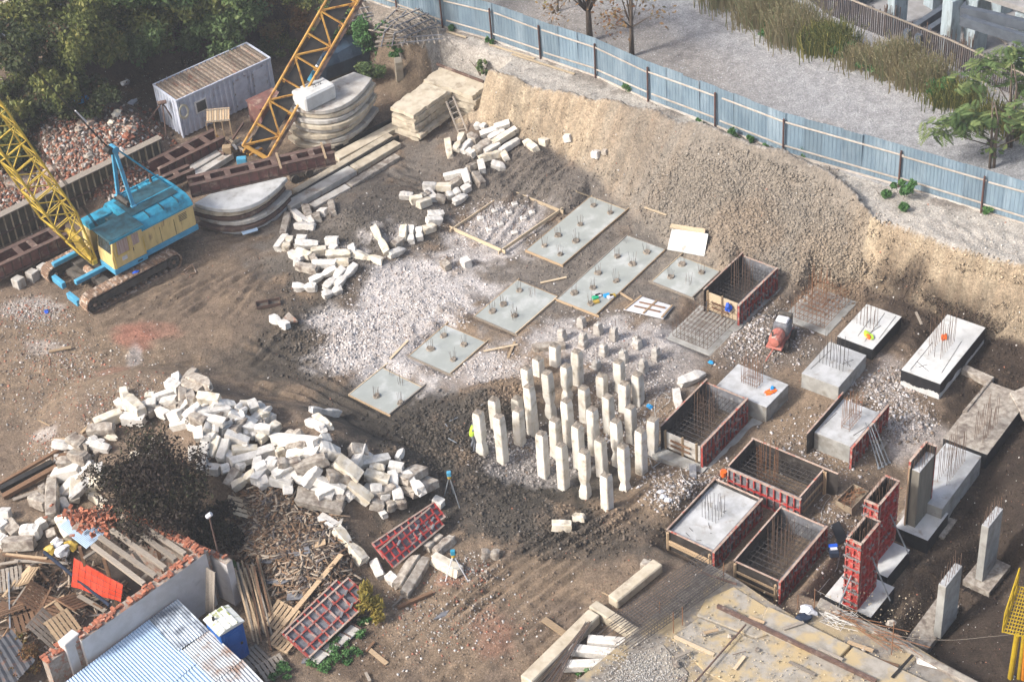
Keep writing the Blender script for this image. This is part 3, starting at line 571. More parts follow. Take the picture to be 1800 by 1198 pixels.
def lay_blocks(cr, rows, place, group, w=0.36, dz=(0, 0), mats=None):
    """rows: ends of each block as surveyed; resting on the soil"""
    got = []
    for e in rows:
        x1, y1, x2, y2 = e[:4]; opt = e[4] if len(e) > 4 else {}
        a, b = cr(x1, y1), cr(x2, y2); ww = opt.get('w', w)*rb.uniform(1.0, 1.18)
        lift = rb.uniform(*dz)
        p = G(*a, ww*0.42+lift+opt.get('dz', 0)); q = G(*b, ww*0.42+lift+opt.get('dz', 0)+(rb.uniform(-0.06, 0.06)))
        got.append((a, p, q, ww, opt))
    got.sort(key=lambda g: (g[0][0], g[0][1]))
    cnt = {}; seen = {}
    key = lambda g: LENW((g[2]-g[1]).length)
    for g in got: cnt[key(g)] = cnt.get(key(g), 0)+1
    for a, p, q, ww, opt in got:
        k = LENW((q-p).length); seen[k] = seen.get(k, 0)+1
        n = seen[k]
        if opt.get('label'): lab = opt['label']
        else:
            odr = ORD[n-1] if n <= 20 else None
            lab = f'{k} pile offcut {place}' + (f', {odr} such from left' if odr and cnt[k] > 1 else '')
        offcut(p, q, lab, group, ww, kind=opt.get('k'), m=opt.get('m'), h=opt.get('h'))
c1 = crop((450, 300)); c2 = crop((450, 0)); c3 = crop((900, 0))
WST = dict(k='waist'); DRT = dict(m='concrete_dirty')
lay_blocks(c1, [(225, 310, 190, 455, DRT), (260, 290, 345, 360), (345, 255, 375, 330, DRT), (370, 330, 400, 375), (275, 385, 410, 395), (430, 310, 432, 345, DRT), (445, 292, 498, 292), (530, 225, 540, 300, DRT),
    (210, 465, 150, 550), (240, 470, 205, 550)], 'in the upper left knot by the rails', 'pile offcuts scattered on the upper pit floor')
lay_blocks(c1, [(285, 478, 355, 480), (275, 512, 435, 522), (490, 492, 575, 492), (240, 580, 330, 620), (285, 562, 380, 600), (390, 572, 490, 555), (400, 600, 420, 645, DRT), (495, 590, 665, 582), (520, 540, 570, 552), (672, 530, 685, 585),
    (560, 645, 650, 640), (400, 655, 565, 652), (290, 668, 430, 700), (270, 640, 310, 648), (385, 775, 555, 690), (485, 825, 615, 690, WST), (562, 810, 695, 668, WST), (265, 817, 420, 817, WST), (470, 875, 600, 830, WST)],
    'in the cluster left of white rubble', 'pile offcuts scattered on the upper pit floor', dz=(0, 0.12))
lay_blocks(c1, [(685, 580, 888, 638, dict(k='waist', m='concrete_yellow', label='long waisted pile offcut pointing right at the edge of the white rubble')), (825, 395, 920, 575, dict(k='waist', m='concrete_yellow', label='long waisted yellowish pile offcut pointing up the slope')),
    (962, 530, 1022, 485), (935, 592, 1045, 550), (1042, 395, 1030, 482), (1093, 393, 1090, 502), (1145, 408, 1150, 478), (1168, 422, 1258, 392), (1200, 352, 1300, 348), (1208, 308, 1316, 306)],
    'in the row curving beside white rubble', 'pile offcuts scattered on the upper pit floor')
lay_blocks(c1, [(1170, 105, 1262, 112), (1268, 115, 1378, 115), (1010, 172, 1098, 178), (1085, 212, 1165, 195), (1140, 242, 1220, 210), (1165, 182, 1215, 160, DRT), (1202, 142, 1255, 205), (1262, 185, 1330, 207, DRT), (1342, 178, 1428, 145), (1388, 222, 1482, 172), (1448, 142, 1502, 108),
    (1375, 102, 1440, 60, DRT), (1325, 45, 1450, 15), (1465, 0, 1490, 92), (1530, 22, 1592, 102)], 'in the chain below the slab stacks', 'pile offcuts scattered on the upper pit floor', dz=(0, 0.1))
lay_blocks(c2, [(1345, 985, 1362, 1095), (1405, 1050, 1450, 945), (1450, 1062, 1515, 985), (1490, 1062, 1532, 1082), (1540, 882, 1615, 892), (1498, 950, 1555, 985, DRT), (1575, 948, 1700, 905), (1680, 895, 1778, 865), (1535, 1070, 1640, 1000, dict(w=.5)), (1640, 972, 1742, 920), (1660, 1012, 1830, 905, dict(m='concrete_yellow')), (1605, 1072, 1705, 1010),
    (1565, 1118, 1722, 1075), (1735, 1075, 1760, 1112), (1575, 1135, 1592, 1200), (1655, 1150, 1752, 1182), (1490, 1185, 1545, 1160), (1720, 1060, 1840, 985)], 'in the far cluster below the clay bank', 'pile offcuts scattered on the upper pit floor', dz=(0, 0.15))
lay_blocks(c3, [(100, 1000, 168, 1050, dict(label='white pile offcut right of the far cluster, its end facing down')), (200, 988, 248, 1002, dict(label='small white concrete lump right of the far cluster')), (368, 972, 415, 965, dict(label='flat pale concrete lump near the toe of the clay bank')), (568, 1080, 612, 1086, dict(label='round white concrete lump lying alone on the grey soil', w=.4, k='chip')), (635, 1068, 668, 1066, dict(label='small grey lump beside the round white one', w=.25))], '', 'lone concrete lumps')
lay_blocks(c1, [(110, 1030, 225, 1095, dict(label='single white pile offcut on the brown yard near the steel tray', k='waist')), (1310, 640, 1352, 680, dict(label='squat pale lump at the upper edge of the white rubble', w=.42, k='chip')), (1458, 625, 1490, 660, dict(label='squat white lump under the empty pad frame', w=.42, k='chip'))], '', 'lone concrete lumps')
# ------------------------------------------------------------------ the big heap
h1 = crop((0, 600)); h2 = crop((450, 600)); h3 = crop((450, 898)); h4 = crop((0, 898)); h5 = crop((900, 898))
YEL = dict(m='concrete_yellow')
HG = 'pile offcuts tipped into the big heap'
lay_blocks(h1, [(1240, 235, 1240, 315), (1175, 290, 1262, 330), (1345, 262, 1482, 322, dict(m='concrete_dirty', w=.5)), (1275, 295, 1420, 350), (1318, 330, 1350, 420), (1085, 410, 1265, 345), (1020, 392, 1095, 385), (1390, 390, 1540, 412), (885, 400, 1000, 505, dict(m='concrete_yellow', w=.55)), (1030, 442, 1100, 430), (1130, 432, 1248, 408),
    (1038, 502, 1142, 470, DRT), (1115, 490, 1180, 520), (1180, 472, 1262, 460), (1200, 522, 1275, 510), (1278, 485, 1332, 430), (1300, 535, 1402, 450), (1380, 442, 1472, 440), (1490, 440, 1642, 452), (1660, 460, 1715, 500)], 'on the crest of the big heap', HG, w=.40, dz=(0.05, 0.45))
lay_blocks(h1, [(1465, 490, 1565, 502), (1340, 530, 1442, 570), (1210, 592, 1328, 560), (1430, 600, 1532, 620), (1480, 540, 1562, 580), (1588, 542, 1650, 560, DRT), (1600, 510, 1792, 590), (1640, 640, 1722, 552), (1540, 632, 1622, 600), (1700, 640, 1792, 652), (1580, 650, 1740, 712), (1395, 600, 1402, 690), (1410, 682, 1480, 680), (1445, 705, 1412, 905, dict(w=.42)), (1532, 668, 1488, 805, YEL), (1592, 690, 1545, 832),
    (1355, 740, 1360, 832), (1628, 772, 1800, 768, dict(w=.45)), (1618, 855, 1800, 805), (1450, 892, 1540, 902), (1572, 862, 1590, 922), (1672, 900, 1600, 1012), (1640, 1022, 1800, 920), (1762, 422, 1792, 482)], 'on the slope right of the dark tree', HG, w=.40, dz=(0.05, 0.4))
lay_blocks(h1, [(668, 582, 852, 508, dict(w=.45)), (860, 540, 1012, 552, dict(w=.45)), (620, 622, 802, 610, dict(w=.45)), (500, 692, 600, 740, dict(w=.6, m='concrete_dirty')), (570, 712, 632, 742), (500, 800, 612, 832, dict(w=.55)), (650, 845, 430, 1075, dict(w=.42)), (430, 862, 482, 882), (388, 940, 572, 900, dict(w=.5)), (572, 952, 682, 950, dict(w=.45, m='concrete_dirty')),
    (525, 970, 525, 1112, dict(w=.45)), (580, 1012, 722, 990, dict(w=.45)), (372, 968, 368, 1240, dict(w=.5, m='concrete_dirty')), (288, 1022, 332, 1052), (225, 1102, 332, 1142, dict(w=.5)), (430, 1112, 472, 1182), (640, 682, 722, 722), (690, 862, 712, 922)], 'on the left flank beside the dark tree', HG, dz=(0.0, 0.25))
lay_blocks(h4, [(0, 95, 40, 120, dict(w=.5)), (60, 85, 130, 165, dict(w=.5)), (150, 150, 282, 140, dict(w=.5)), (30, 232, 242, 220, dict(w=.5)), (430, 55, 500, 190, dict(w=.5)), (0, 200, 45, 222, dict(w=.5)), (0, 22, 72, 22, dict(w=.5)), (272, 72, 312, 102), (330, 175, 392, 150)], 'among loose blocks above the pallets', HG, dz=(0, 0.15), mats=None)
lay_blocks(h2, [(0, 442, 50, 482), (20, 522, 92, 500), (0, 592, 62, 600), (40, 562, 122, 530), (20, 692, 157, 580), (0, 802, 132, 760, dict(w=.5)), (150, 762, 182, 792), (0, 922, 82, 870, dict(w=.48)), (20, 1012, 92, 960), (90, 872, 152, 870), (98, 970, 252, 1000), (215, 908, 225, 1072), (180, 850, 332, 982), (128, 682, 428, 712, dict(w=.42)), (225, 652, 312, 650, DRT),
    (240, 742, 342, 735), (230, 802, 447, 780, dict(w=.45)), (285, 892, 502, 820, dict(w=.48)), (340, 1012, 437, 880), (418, 970, 622, 1050), (450, 692, 512, 690)], 'in the middle of the big heap', HG, w=.40, dz=(0.05, 0.4))
lay_blocks(h2, [(448, 742, 572, 790, dict(w=.5)), (500, 952, 702, 950, dict(w=.6)), (560, 832, 722, 962, dict(w=.6)), (660, 762, 772, 780, dict(w=.5)), (680, 812, 802, 810), (718, 862, 922, 820), (770, 932, 932, 980, dict(m='concrete_yellow', w=.45)), (650, 1002, 802, 1120, dict(m='concrete_yellow', w=.48)), (800, 882, 902, 900), (930, 872, 1032, 890), (950, 920, 1002, 1112, dict(w=.45)),
    (850, 1082, 972, 1020, DRT), (632, 1052, 682, 1102), (478, 1072, 542, 1092), (568, 1092, 622, 1112), (800, 1042, 882, 1040), (800, 1132, 892, 1152), (918, 1162, 1052, 1130, DRT), (1250, 1112, 1312, 1142)], 'on the right flank above the red panel', HG, w=.40, dz=(0.05, 0.35))
lay_blocks(h2, [(1022, 975, 1165, 892, dict(w=.75, h=.4, m='concrete_dirty', k='plain', label='broad dirty concrete slab at the right tip of the heap')), (1060, 1062, 1242, 978, dict(w=.85, h=.4, m='concrete_dirty', k='plain', label='broadest dirty slab right of the red formwork panel')), (290, 1080, 610, 1150, dict(w=.75, h=.4, m='concrete_dirty', k='plain', label='broad brown-stained concrete slab between blocks and splintered wood')),
    (388, 482, 577, 505, dict(k='waist', label='white waisted pile offcut on the dark mud behind the heap')), (370, 562, 472, 612, dict(label='left one of two white offcuts side by side on dark mud')), (425, 530, 517, 602, dict(label='right one of two white offcuts side by side on dark mud'))], '', HG)
lay_blocks(h3, [(448, 42, 562, 112, dict(label='rounded white offcut on the splintered wood')), (560, 128, 755, 355, dict(k='waist', m='concrete_yellow', w=.45, label='long yellowish waisted offcut lying left of the upper red panel')), (830, 352, 882, 465, dict(label='pale offcut poking out under the upper red panel')), (928, 452, 982, 502), (1000, 530, 1122, 335, dict(label='left one of two long dirty offcuts below the red panel', m='concrete_dirty', w=.42)), (1040, 592, 1192, 345, dict(label='right one of two long dirty offcuts below the red panel', m='concrete_dirty', w=.42)),
    (1195, 262, 1302, 180, dict(m='concrete_dirty')), (1262, 292, 1382, 190, dict(m='concrete_dirty')), (1250, 332, 1432, 432, dict(m='concrete_yellow', w=.42, label='yellowish offcut under the lower tripod')), (1585, 300, 1708, 305, dict(label='lone clean white offcut right of the lower tripod'))], 'at the foot of the upper red panel', HG)
lay_blocks(h5, [(283, 100, 417, 105, dict(label='lone white offcut on the dark mud below the standing piles')), (430, 42, 512, 50, dict(k='chip', w=.3, label='flat white concrete flake beside the lone offcut'))], '', 'lone concrete lumps')
k1 = crop((900, 600))
lay_blocks(k1, [(1178, 292, 1352, 222, dict(k='taper', w=.42, label='pale pile offcut lying behind the left panel of the middle form')), (1152, 342, 1172, 478, dict(m='concrete_white', label='pale pile offcut pointing down beside the middle form')), (150, 45, 372, 28, dict(label='white concrete length lying at the back of the standing piles'))], '', 'lone concrete lumps')
# upper layer of the heap, and loose fill low inside it
LOOK = [(m_, k_, f'{a_} {b_}') for m_, a_ in (('concrete_white', 'white'), ('concrete_yellow', 'yellowish'), ('concrete_dirty', 'mud-stained')) for k_, b_ in (('plain', 'squared'), ('chip', 'chipped'), ('waist', 'waisted'), ('taper', 'tapering'))]
for px_, py_, rx_, ry_, n_, where in ((285, 715, 70, 40, 6, 'near the crest'), (380, 745, 75, 35, 6, 'on the upper slope'), (450, 790, 80, 35, 6, 'in the broad middle'), (560, 830, 80, 35, 5, 'towards the red panels'), (660, 860, 60, 30, 4, 'near the right tip'), (175, 800, 55, 45, 5, 'on the far left flank')):
    looks = LOOK[:4]+rb.sample(LOOK[4:], n_-4)
    for m_, k_, words_ in looks:
        p = G(px_+rb.uniform(-1, 1)*rx_, py_+rb.uniform(-1, 1)*ry_, rb.uniform(.15, .5)); t = rb.uniform(0, 6.3); L = rb.uniform(.9, 1.7)
        offcut(p, p+Vector((math.cos(t)*L, math.sin(t)*L, rb.uniform(-.25, .25))), f'{words_} offcut jumbled {where} of the big heap', 'jumbled offcuts of the heap', rb.uniform(.38, .47), m=m_, kind=k_)
for px_, py_, rx_, ry_, n_, where in ((150, 830, 50, 70, 9, 'in the left part of the heap'), (330, 760, 110, 70, 9, 'under the heap beside the dark tree'), (480, 810, 100, 50, 8, 'in the middle of the heap'), (640, 850, 90, 50, 8, 'in the right part of the heap')):
    for m_, k_, words_ in rb.sample(LOOK, n_):
        p = G(px_+rb.uniform(-1, 1)*rx_, py_+rb.uniform(-1, 1)*ry_, .12); t = rb.uniform(0, 6.3); L = rb.uniform(.4, 1.0)
        offcut(p, p+Vector((math.cos(t)*L, math.sin(t)*L, rb.uniform(-.15, .15))), f'small {words_} piece wedged low {where}', 'broken pieces low in the heap', rb.uniform(.28, .38), m=m_, kind=k_)
# ------------------------------------------------------------------ standing piles
def height_to(base, px, py):
    z0, z1 = base.z, base.z+12
    for _ in range(40):
        zm = (z0+z1)/2
        if to_px(base.x, base.y, zm)[1] > py: z0 = zm
        else: z1 = zm
    return (z0+z1)/2-base.z
STUBS = []
PL = [k1(*p[:2])+k1(*p[2:]) for p in [(300, 20, 305, 160), (452, 65, 465, 285), (185, 115, 190, 230), (108, 180, 115, 330), (255, 210, 275, 520), (360, 165, 390, 400), (130, 315, 150, 650), (30, 392, 42, 500), (35, 475, 55, 715), (630, 235, 635, 370), (755, 135, 760, 330), (878, 225, 890, 425), (782, 290, 790, 475), (512, 320, 515, 550), (400, 415, 405, 720),
    (677, 385, 685, 635), (835, 455, 840, 700), (308, 540, 312, 800), (468, 590, 475, 878), (568, 470, 580, 785), (740, 555, 745, 862), (983, 540, 990, 790), (205, 640, 225, 940), (350, 725, 365, 1022), (498, 770, 515, 1088), (625, 680, 635, 935), (790, 725, 795, 1032), (900, 615, 910, 915), (663, 930, 670, 1172)]]
PL += [h2(*p[:2])+h2(*p[2:]) for p in [(1575, 490, 1590, 785), (1678, 400, 1690, 600), (1702, 525, 1735, 845)]]
ST = [k1(*p[:2])+k1(*p[2:]) for p in [(640, 0, 645, 92), (780, 42, 785, 135), (880, -25, 880, 45), (1010, 20, 1010, 125), (925, 105, 925, 210), (590, 122, 592, 185), (495, -10, 498, 35)]]+[c(*p[:2])+c(*p[2:]) for c in (crop((900, 300)),) for p in [(485, 1010, 490, 1092), (605, 1050, 607, 1142), (715, 1080, 717, 1182), (350, 1090, 355, 1182), (500, 1125, 503, 1215), (875, 1150, 877, 1215)]]
def standing_pile(base, h, seed, label, group, stub=False, s=0.175):
    r = random.Random(seed); t = thing('broken_pile_stub' if stub else 'standing_pile', label, 'concrete pile', base, SITE+r.uniform(-0.12, 0.12), group)
    b = MB(); n = 9; lean = Vector((r.uniform(-.02, .02), r.uniform(-.02, .02), 0))
    waist = r.random() < 0.22 and h > 1.6; wz = r.uniform(0.25, 0.4)
    rows = []
    for i in range(n):
        f = i/(n-1); z = -0.35+(h+0.35)*f; k = s*(1+0.0*f)
        if waist: k *= 1-0.33*math.exp(-((f-wz)/0.07)**2)
        if stub: k *= 1.12-0.30*f
        if i == n-1: k *= 0.86
        ch = 0.16; row = []
        for (sx, sy) in ((1, 1), (-1, 1), (-1, -1), (1, -1)):
            c1_, c2_ = ((sx, sy*(1-ch)), (sx*(1-ch), sy)) if sx*sy > 0 else ((sx*(1-ch), sy), (sx, sy*(1-ch)))
            for (x, y) in (c1_, c2_):
                j = 0.025 if not stub else 0.16
                row.append(Vector((x*k*(1+r.uniform(-j, j)), y*k*(1+r.uniform(-j, j)), z+(r.uniform(-.03, .03) if i < n-1 else r.uniform(-.05, .01))))+lean*z)
        rows.append(row)
    for row in rows: b.v += row
    for i in range(n-1):
        for j in range(8): b.f.append((i*8+j, i*8+(j+1) % 8, (i+1)*8+(j+1) % 8, (i+1)*8+j))
    b.build('shaft', 'slab_grey' if stub else 'concrete_pile', t)
    c = MB(); c.v = [p.copy() for p in rows[-1]]+[sum(rows[-1], Vector())/8+Vector((0, 0, r.uniform(0.02, 0.07)))]
    c.f = [(j, (j+1) % 8, 8) for j in range(8)]
    c.build('broken_top', 'concrete_core' if not stub else 'slab_grey', t)
    if stub:
        for k in range(4):
            a = r.uniform(0, 6.3); q = MB().tube((0.1*math.cos(a), 0.1*math.sin(a), h-0.05), (0.14*math.cos(a)+r.uniform(-.1, .1), 0.14*math.sin(a), h+r.uniform(0.15, 0.4)), 0.008, 4); q.build('rebar', 'rebar', t)
    return t
rows_ = sorted(PL, key=lambda p: -p[3])
rn = ['front', 'second', 'third', 'fourth', 'fifth', 'sixth', 'back']
for ri in range(0, len(rows_), 5):
    for ci, (tx, ty, bx, by) in enumerate(sorted(rows_[ri:ri+5])):
        p = G(bx, by); h = height_to(p, tx, ty)
        standing_pile(p, h, ri*7+ci, f'standing square concrete pile, {ORD[ci]} from the left in the {rn[ri//5]} row', 'square concrete piles standing in the pit', s=0.222)
for i, (tx, ty, bx, by) in enumerate(sorted(ST)):
    p = G(bx, by); h = height_to(p, tx, ty)*.8
    standing_pile(p, h, 400+i, f'white broken pile stub behind the standing piles, {ORD[i]} from the left', 'broken white pile stubs', True, 0.19)
# ------------------------------------------------------------------ rebar
BARM = {m: MB().tube((0, 0, 0), (0, 0, 1), 1.0, 5).mesh('rebar', m) for m in ('rebar', 'rebar_rust', 'rebar_grey')}
def rod(a, b, r, m, parent, name='rebar'):
    a = Vector(a); b = Vector(b); d = b-a; l = d.length
    return inst(BARM[m], name, parent, a, Vector((0, 0, 1)).rotation_difference(d), (r, r, l))
def starters(parent, c, hu, hv, nu, nv, h, m='rebar', r=0.011, ring=True, rng=None):
    """ring of starter bars about c in the thing's own axes"""
    rng = rng or rb
    for i in range(nu):
        for j in range(nv):
            if 0 < i < nu-1 and 0 < j < nv-1: continue
            x = c[0]+(-hu+2*hu*i/(nu-1)); y = c[1]+(-hv+2*hv*j/(nv-1)); k = rng.uniform(0.85, 1.1)*h
            rod((x, y, c[2]), (x+rng.uniform(-.06, .06), y+rng.uniform(-.06, .06), c[2]+k), r, m, parent)
    if ring:
        for z in (0.12, 0.35):
            if z*h > 0.9*h: continue
            for (x0, y0, x1, y1) in ((-hu, -hv, hu, -hv), (hu, -hv, hu, hv), (hu, hv, -hu, hv), (-hu, hv, -hu, -hv)):
                rod((c[0]+x0, c[1]+y0, c[2]+z), (c[0]+x1, c[1]+y1, c[2]+z), r*0.8, m, parent, 'tie_bar')
# ------------------------------------------------------------------ fresh concrete pads
PADH = dict(A=[(662, 696), (704, 708), (689, 658, 0), (705, 675, 0)], B=[(757, 613), (797, 632), (780, 590), (815, 606)], C=[(866, 547), (905, 555), (885, 535), (913, 511), (936, 520, 0), (905, 561, 0)], D=[(1085, 451), (1137, 443), (1100, 425, 0), (1112, 464), (1051, 480), (1083, 494), (1042, 506), (1010, 515), (1039, 534)], E=[(1043, 362), (1073, 374), (1020, 395), (981, 414), (957, 432), (1013, 424), (985, 447)], F=[(1199, 465), (1233, 479), (1179, 487), (1210, 498, 0)])
PADL = dict(A='fresh grey concrete pad nearest the block heap', B='square fresh concrete pad between the nearest pad and the middle one', C='fresh concrete pad in the middle of the row behind the standing piles', D='longest fresh concrete pad with nine pile heads', E='second longest fresh concrete pad beside the empty timber frame', F='small square fresh concrete pad beside the rebar form')
for nm, L, T, Rr, B in PADS:
    c, hu, hv, a = rect(L, T, Rr, B, -0.1); t = thing('concrete_pad', PADL[nm], 'concrete pad', c, a, 'fresh concrete pads')
    MB().box(-hu, hu, -hv, hv, -0.35, 0.0).build('slab', 'concrete_wet', t)
    for (x0, y0, x1, y1) in ((-hu-.03, -hv-.028, hu+.5*rb.random(), -hv-.028), (-hu-.05, hv+.028, hu+.6*rb.random(), hv+.028), (-hu-.028, -hv-.3*rb.random(), -hu-.028, hv+.3*rb.random()), (hu+.028, -hv, hu+.028, hv)):
        MB().bar((x0, y0, -0.08), (x1, y1, -0.08+rb.uniform(-.03, .02)), 0.045, 0.2).build('edge_board', rb.choice(['timber', 'timber_pale', 'timber_grey']), t)
    Mi = Matrix.Rotation(-a, 3, 'Z')
    for i, ph in enumerate(PADH[nm]):
        l = Mi @ (W(ph[0], ph[1], c.z)-c); rr = rb.uniform(0.15, 0.2)
        if len(ph) == 2:
            hb = MB(); k = 9; ring0 = [Vector((l.x+rr*1.2*math.cos(6.28*q/k)*rb.uniform(.85, 1.15), l.y+rr*1.2*math.sin(6.28*q/k)*rb.uniform(.85, 1.15), -0.02)) for q in range(k)]
            top = [Vector((l.x+(p.x-l.x)*.75, l.y+(p.y-l.y)*.75, rb.uniform(.06, .12))) for p in ring0]
            hb.v = ring0+top+[Vector((l.x, l.y, .05))]; hb.f = [(q, (q+1) % k, k+(q+1) % k, k+q) for q in range(k)]+[(k+q, k+(q+1) % k, 2*k) for q in range(k)]
            po = hb.build('pile_head', 'concrete_core', t)
        for q in range(6):
            an = 6.28*q/6+rb.random(); lean = rb.uniform(0.6, 1.3)
            rod((l.x+rr*.7*math.cos(an), l.y+rr*.7*math.sin(an), 0), (l.x+rr*lean*math.cos(an), l.y+rr*lean*math.sin(an), rb.uniform(.4, .75)), 0.007, rb.choice(['rebar_grey', 'rebar']), t)
# empty timber frame with dust inside
fr = [W(*p, -0.05) for p in ((797, 404), (897, 337), (984, 372), (882, 442))]
cc = sum(fr, Vector())/4; t = thing('pad_shuttering', 'empty timber frame for a pad with white dust inside', 'timber frame', cc)
for a, b in zip(fr, fr[1:]+fr[:1]):
    e = (b-a).normalized()*0.25; MB().bar(a-cc-e+Vector((0, 0, .06)), b-cc+e+Vector((0, 0, .06)), 0.05, 0.2).build('edge_board', 'timber_pale', t)
tt = thing('loose_rebar', 'bare pile heads with thin rebar inside the empty timber frame', 'rebar', cc)
for (x, y) in ((905, 360), (870, 372), (845, 385), (880, 395), (920, 385), (860, 405), (905, 410), (935, 375), (895, 375)):
    p = G(x, y)-cc
    MB().obox(p+Vector((0, 0, .04)), Vector((.16, .05, 0)), Vector((-.04, .15, 0)), Vector((0, 0, .1))).build('pile_head', 'concrete_white', tt, bevel=0.03)
    for q in range(4): rod(p+Vector((rb.uniform(-.1, .1), rb.uniform(-.1, .1), 0)), p+Vector((rb.uniform(-.2, .2), rb.uniform(-.2, .2), rb.uniform(.5, .9))), 0.009, 'rebar', tt)
# ------------------------------------------------------------------ cast footings
FL_ = dict(P4='grey cast footing block with bars standing in two corners', P2='white-topped footing with tarred sides at the edge of the dark slope', P3='long white-topped footing with a ragged tar band round its sides', P5='grey cast footing with an orange vest lying on top', P6='grey footing with form panels still leaning on both sides', P7='wide dirty footing strip with tarred sides at the right edge',
    P8='grey stepped footing behind the tall black column', B1='low tarred footing carrying the tall black column', B2='low tarred footing under the rear red column form', B3='low tarred footing under the front red column form', B4='half-buried footing under the right bare column', B5='half-buried footing under the front bare column')
FOB = {}
for nm, L, T, Rr, B, zt, zb, look in FOOT:
    c, hu, hv, a = rect(L, T, Rr, B, zt); h = zt-zb; t = thing('cast_footing', FL_[nm], 'footing', (c.x, c.y, zb), a, 'cast concrete footings'); FOB[nm] = (t, hu, hv, h, c, a)
    side = {'grey': 'concrete_grey', 'tar': 'bitumen', 'tarwhite': 'lime_white', 'tardirty': 'bitumen', 'dirty': 'concrete_dirty'}[look]
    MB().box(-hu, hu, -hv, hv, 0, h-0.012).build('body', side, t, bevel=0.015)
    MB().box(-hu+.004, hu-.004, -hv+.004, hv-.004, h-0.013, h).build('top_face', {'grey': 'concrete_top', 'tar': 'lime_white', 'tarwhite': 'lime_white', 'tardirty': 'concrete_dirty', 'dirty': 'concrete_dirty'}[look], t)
    if nm not in ('B4', 'B5', 'B1', 'B2', 'B3'):
        MB().box(-hu-.35, hu+.35, -hv-.35, hv+.35, -0.1, 0.12).build('blinding_slab', 'concrete_dirty' if nm != 'P3' else 'concrete_grey', t)
    if look == 'tarwhite':
        # ragged tar coat, set proud of the sides
        for (ax, sgn, hw) in (('x', -1, hv), ('x', 1, hv), ('y', -1, hu), ('y', 1, hu)):
            b = MB(); n = 40; k = []
            for i in range(n+1):
                s = -hw-.006+(2*hw+.012)*i/n; z = h*(0.46+0.13*float(vnoise(np.array([i*.28+hw*7]), np.array([3.3*sgn]), 9)[0])+.03*float(vnoise(np.array([i*1.1]), np.array([hw*5]), 8)[0]))
                k.append((s, z))
            off = (hu if ax == 'x' else hv)*sgn+0.006*sgn
            P = (lambda s, z: Vector((off, s, z))) if ax == 'x' else (lambda s, z: Vector((s, off, z)))
            for i in range(n): b.quad(P(k[i][0], k[i][1]), P(k[i+1][0], k[i+1][1]), P(k[i+1][0], h-.02), P(k[i][0], h-.02))
            b.build('tar_coat', 'bitumen', t)
def start_at(nm, px, py, hu, hv, nu, nv, h, m='rebar', ring=False):
    t, bu, bv, hh, c, a = FOB[nm]; l = Matrix.Rotation(-a, 3, 'Z') @ (W(px, py, c.z)-c)
    starters(t, (l.x, l.y, hh), hu, hv, nu, nv, h, m, ring=ring)
start_at('P4', 1465, 640, .22, .62, 2, 8, 1.7, 'rebar_grey'); start_at('P2', 1524, 570, .2, .45, 2, 6, 1.3); start_at('P3', 1655, 612, .75, .3, 9, 3, 2.0, 'rebar'); start_at('P5', 1322, 672, .25, .42, 3, 8, 1.5, 'rebar_rust', True); start_at('P6', 1496, 743, .55, .2, 9, 2, 1.7, 'rebar_rust', True); start_at('P7', 1733, 758, .75, .2, 9, 2, 1.5, 'rebar'); start_at('P8', 1672, 828, .9, .22, 10, 2, 1.9, 'rebar')
# bars lying on the footings
for nm, pts in (('P2', [((1520, 600), (1555, 550)), ((1545, 595), (1575, 555)), ((1530, 585), (1548, 572)), ((1508, 590), (1530, 560))]), ('P3', [((1600, 650), (1640, 600)), ((1655, 655), (1690, 600)), ((1615, 645), (1630, 640)), ((1612, 635), (1632, 652))]), ('P6', [((1450, 745), (1470, 725)), ((1500, 765), (1530, 745)), ((1510, 770), (1545, 735))]), ('P4', [((1425, 648), (1460, 615)), ((1480, 640), (1500, 632)), ((1485, 632), (1495, 644))])):
    t, bu, bv, hh, c, a = FOB[nm]; q = thing('loose_rebar', {'P2': 'loose bars lying on the tarred footing by the slope', 'P3': 'loose bars lying on the long white-topped footing', 'P6': 'loose bars lying on the footing between form panels', 'P4': 'loose bars lying on the grey footing block'}[nm], 'rebar', c)
    for s, e in pts: rod(W(*s, c.z+.012)-c, W(*e, c.z+.012)-c, 0.011, 'rebar_grey', q)
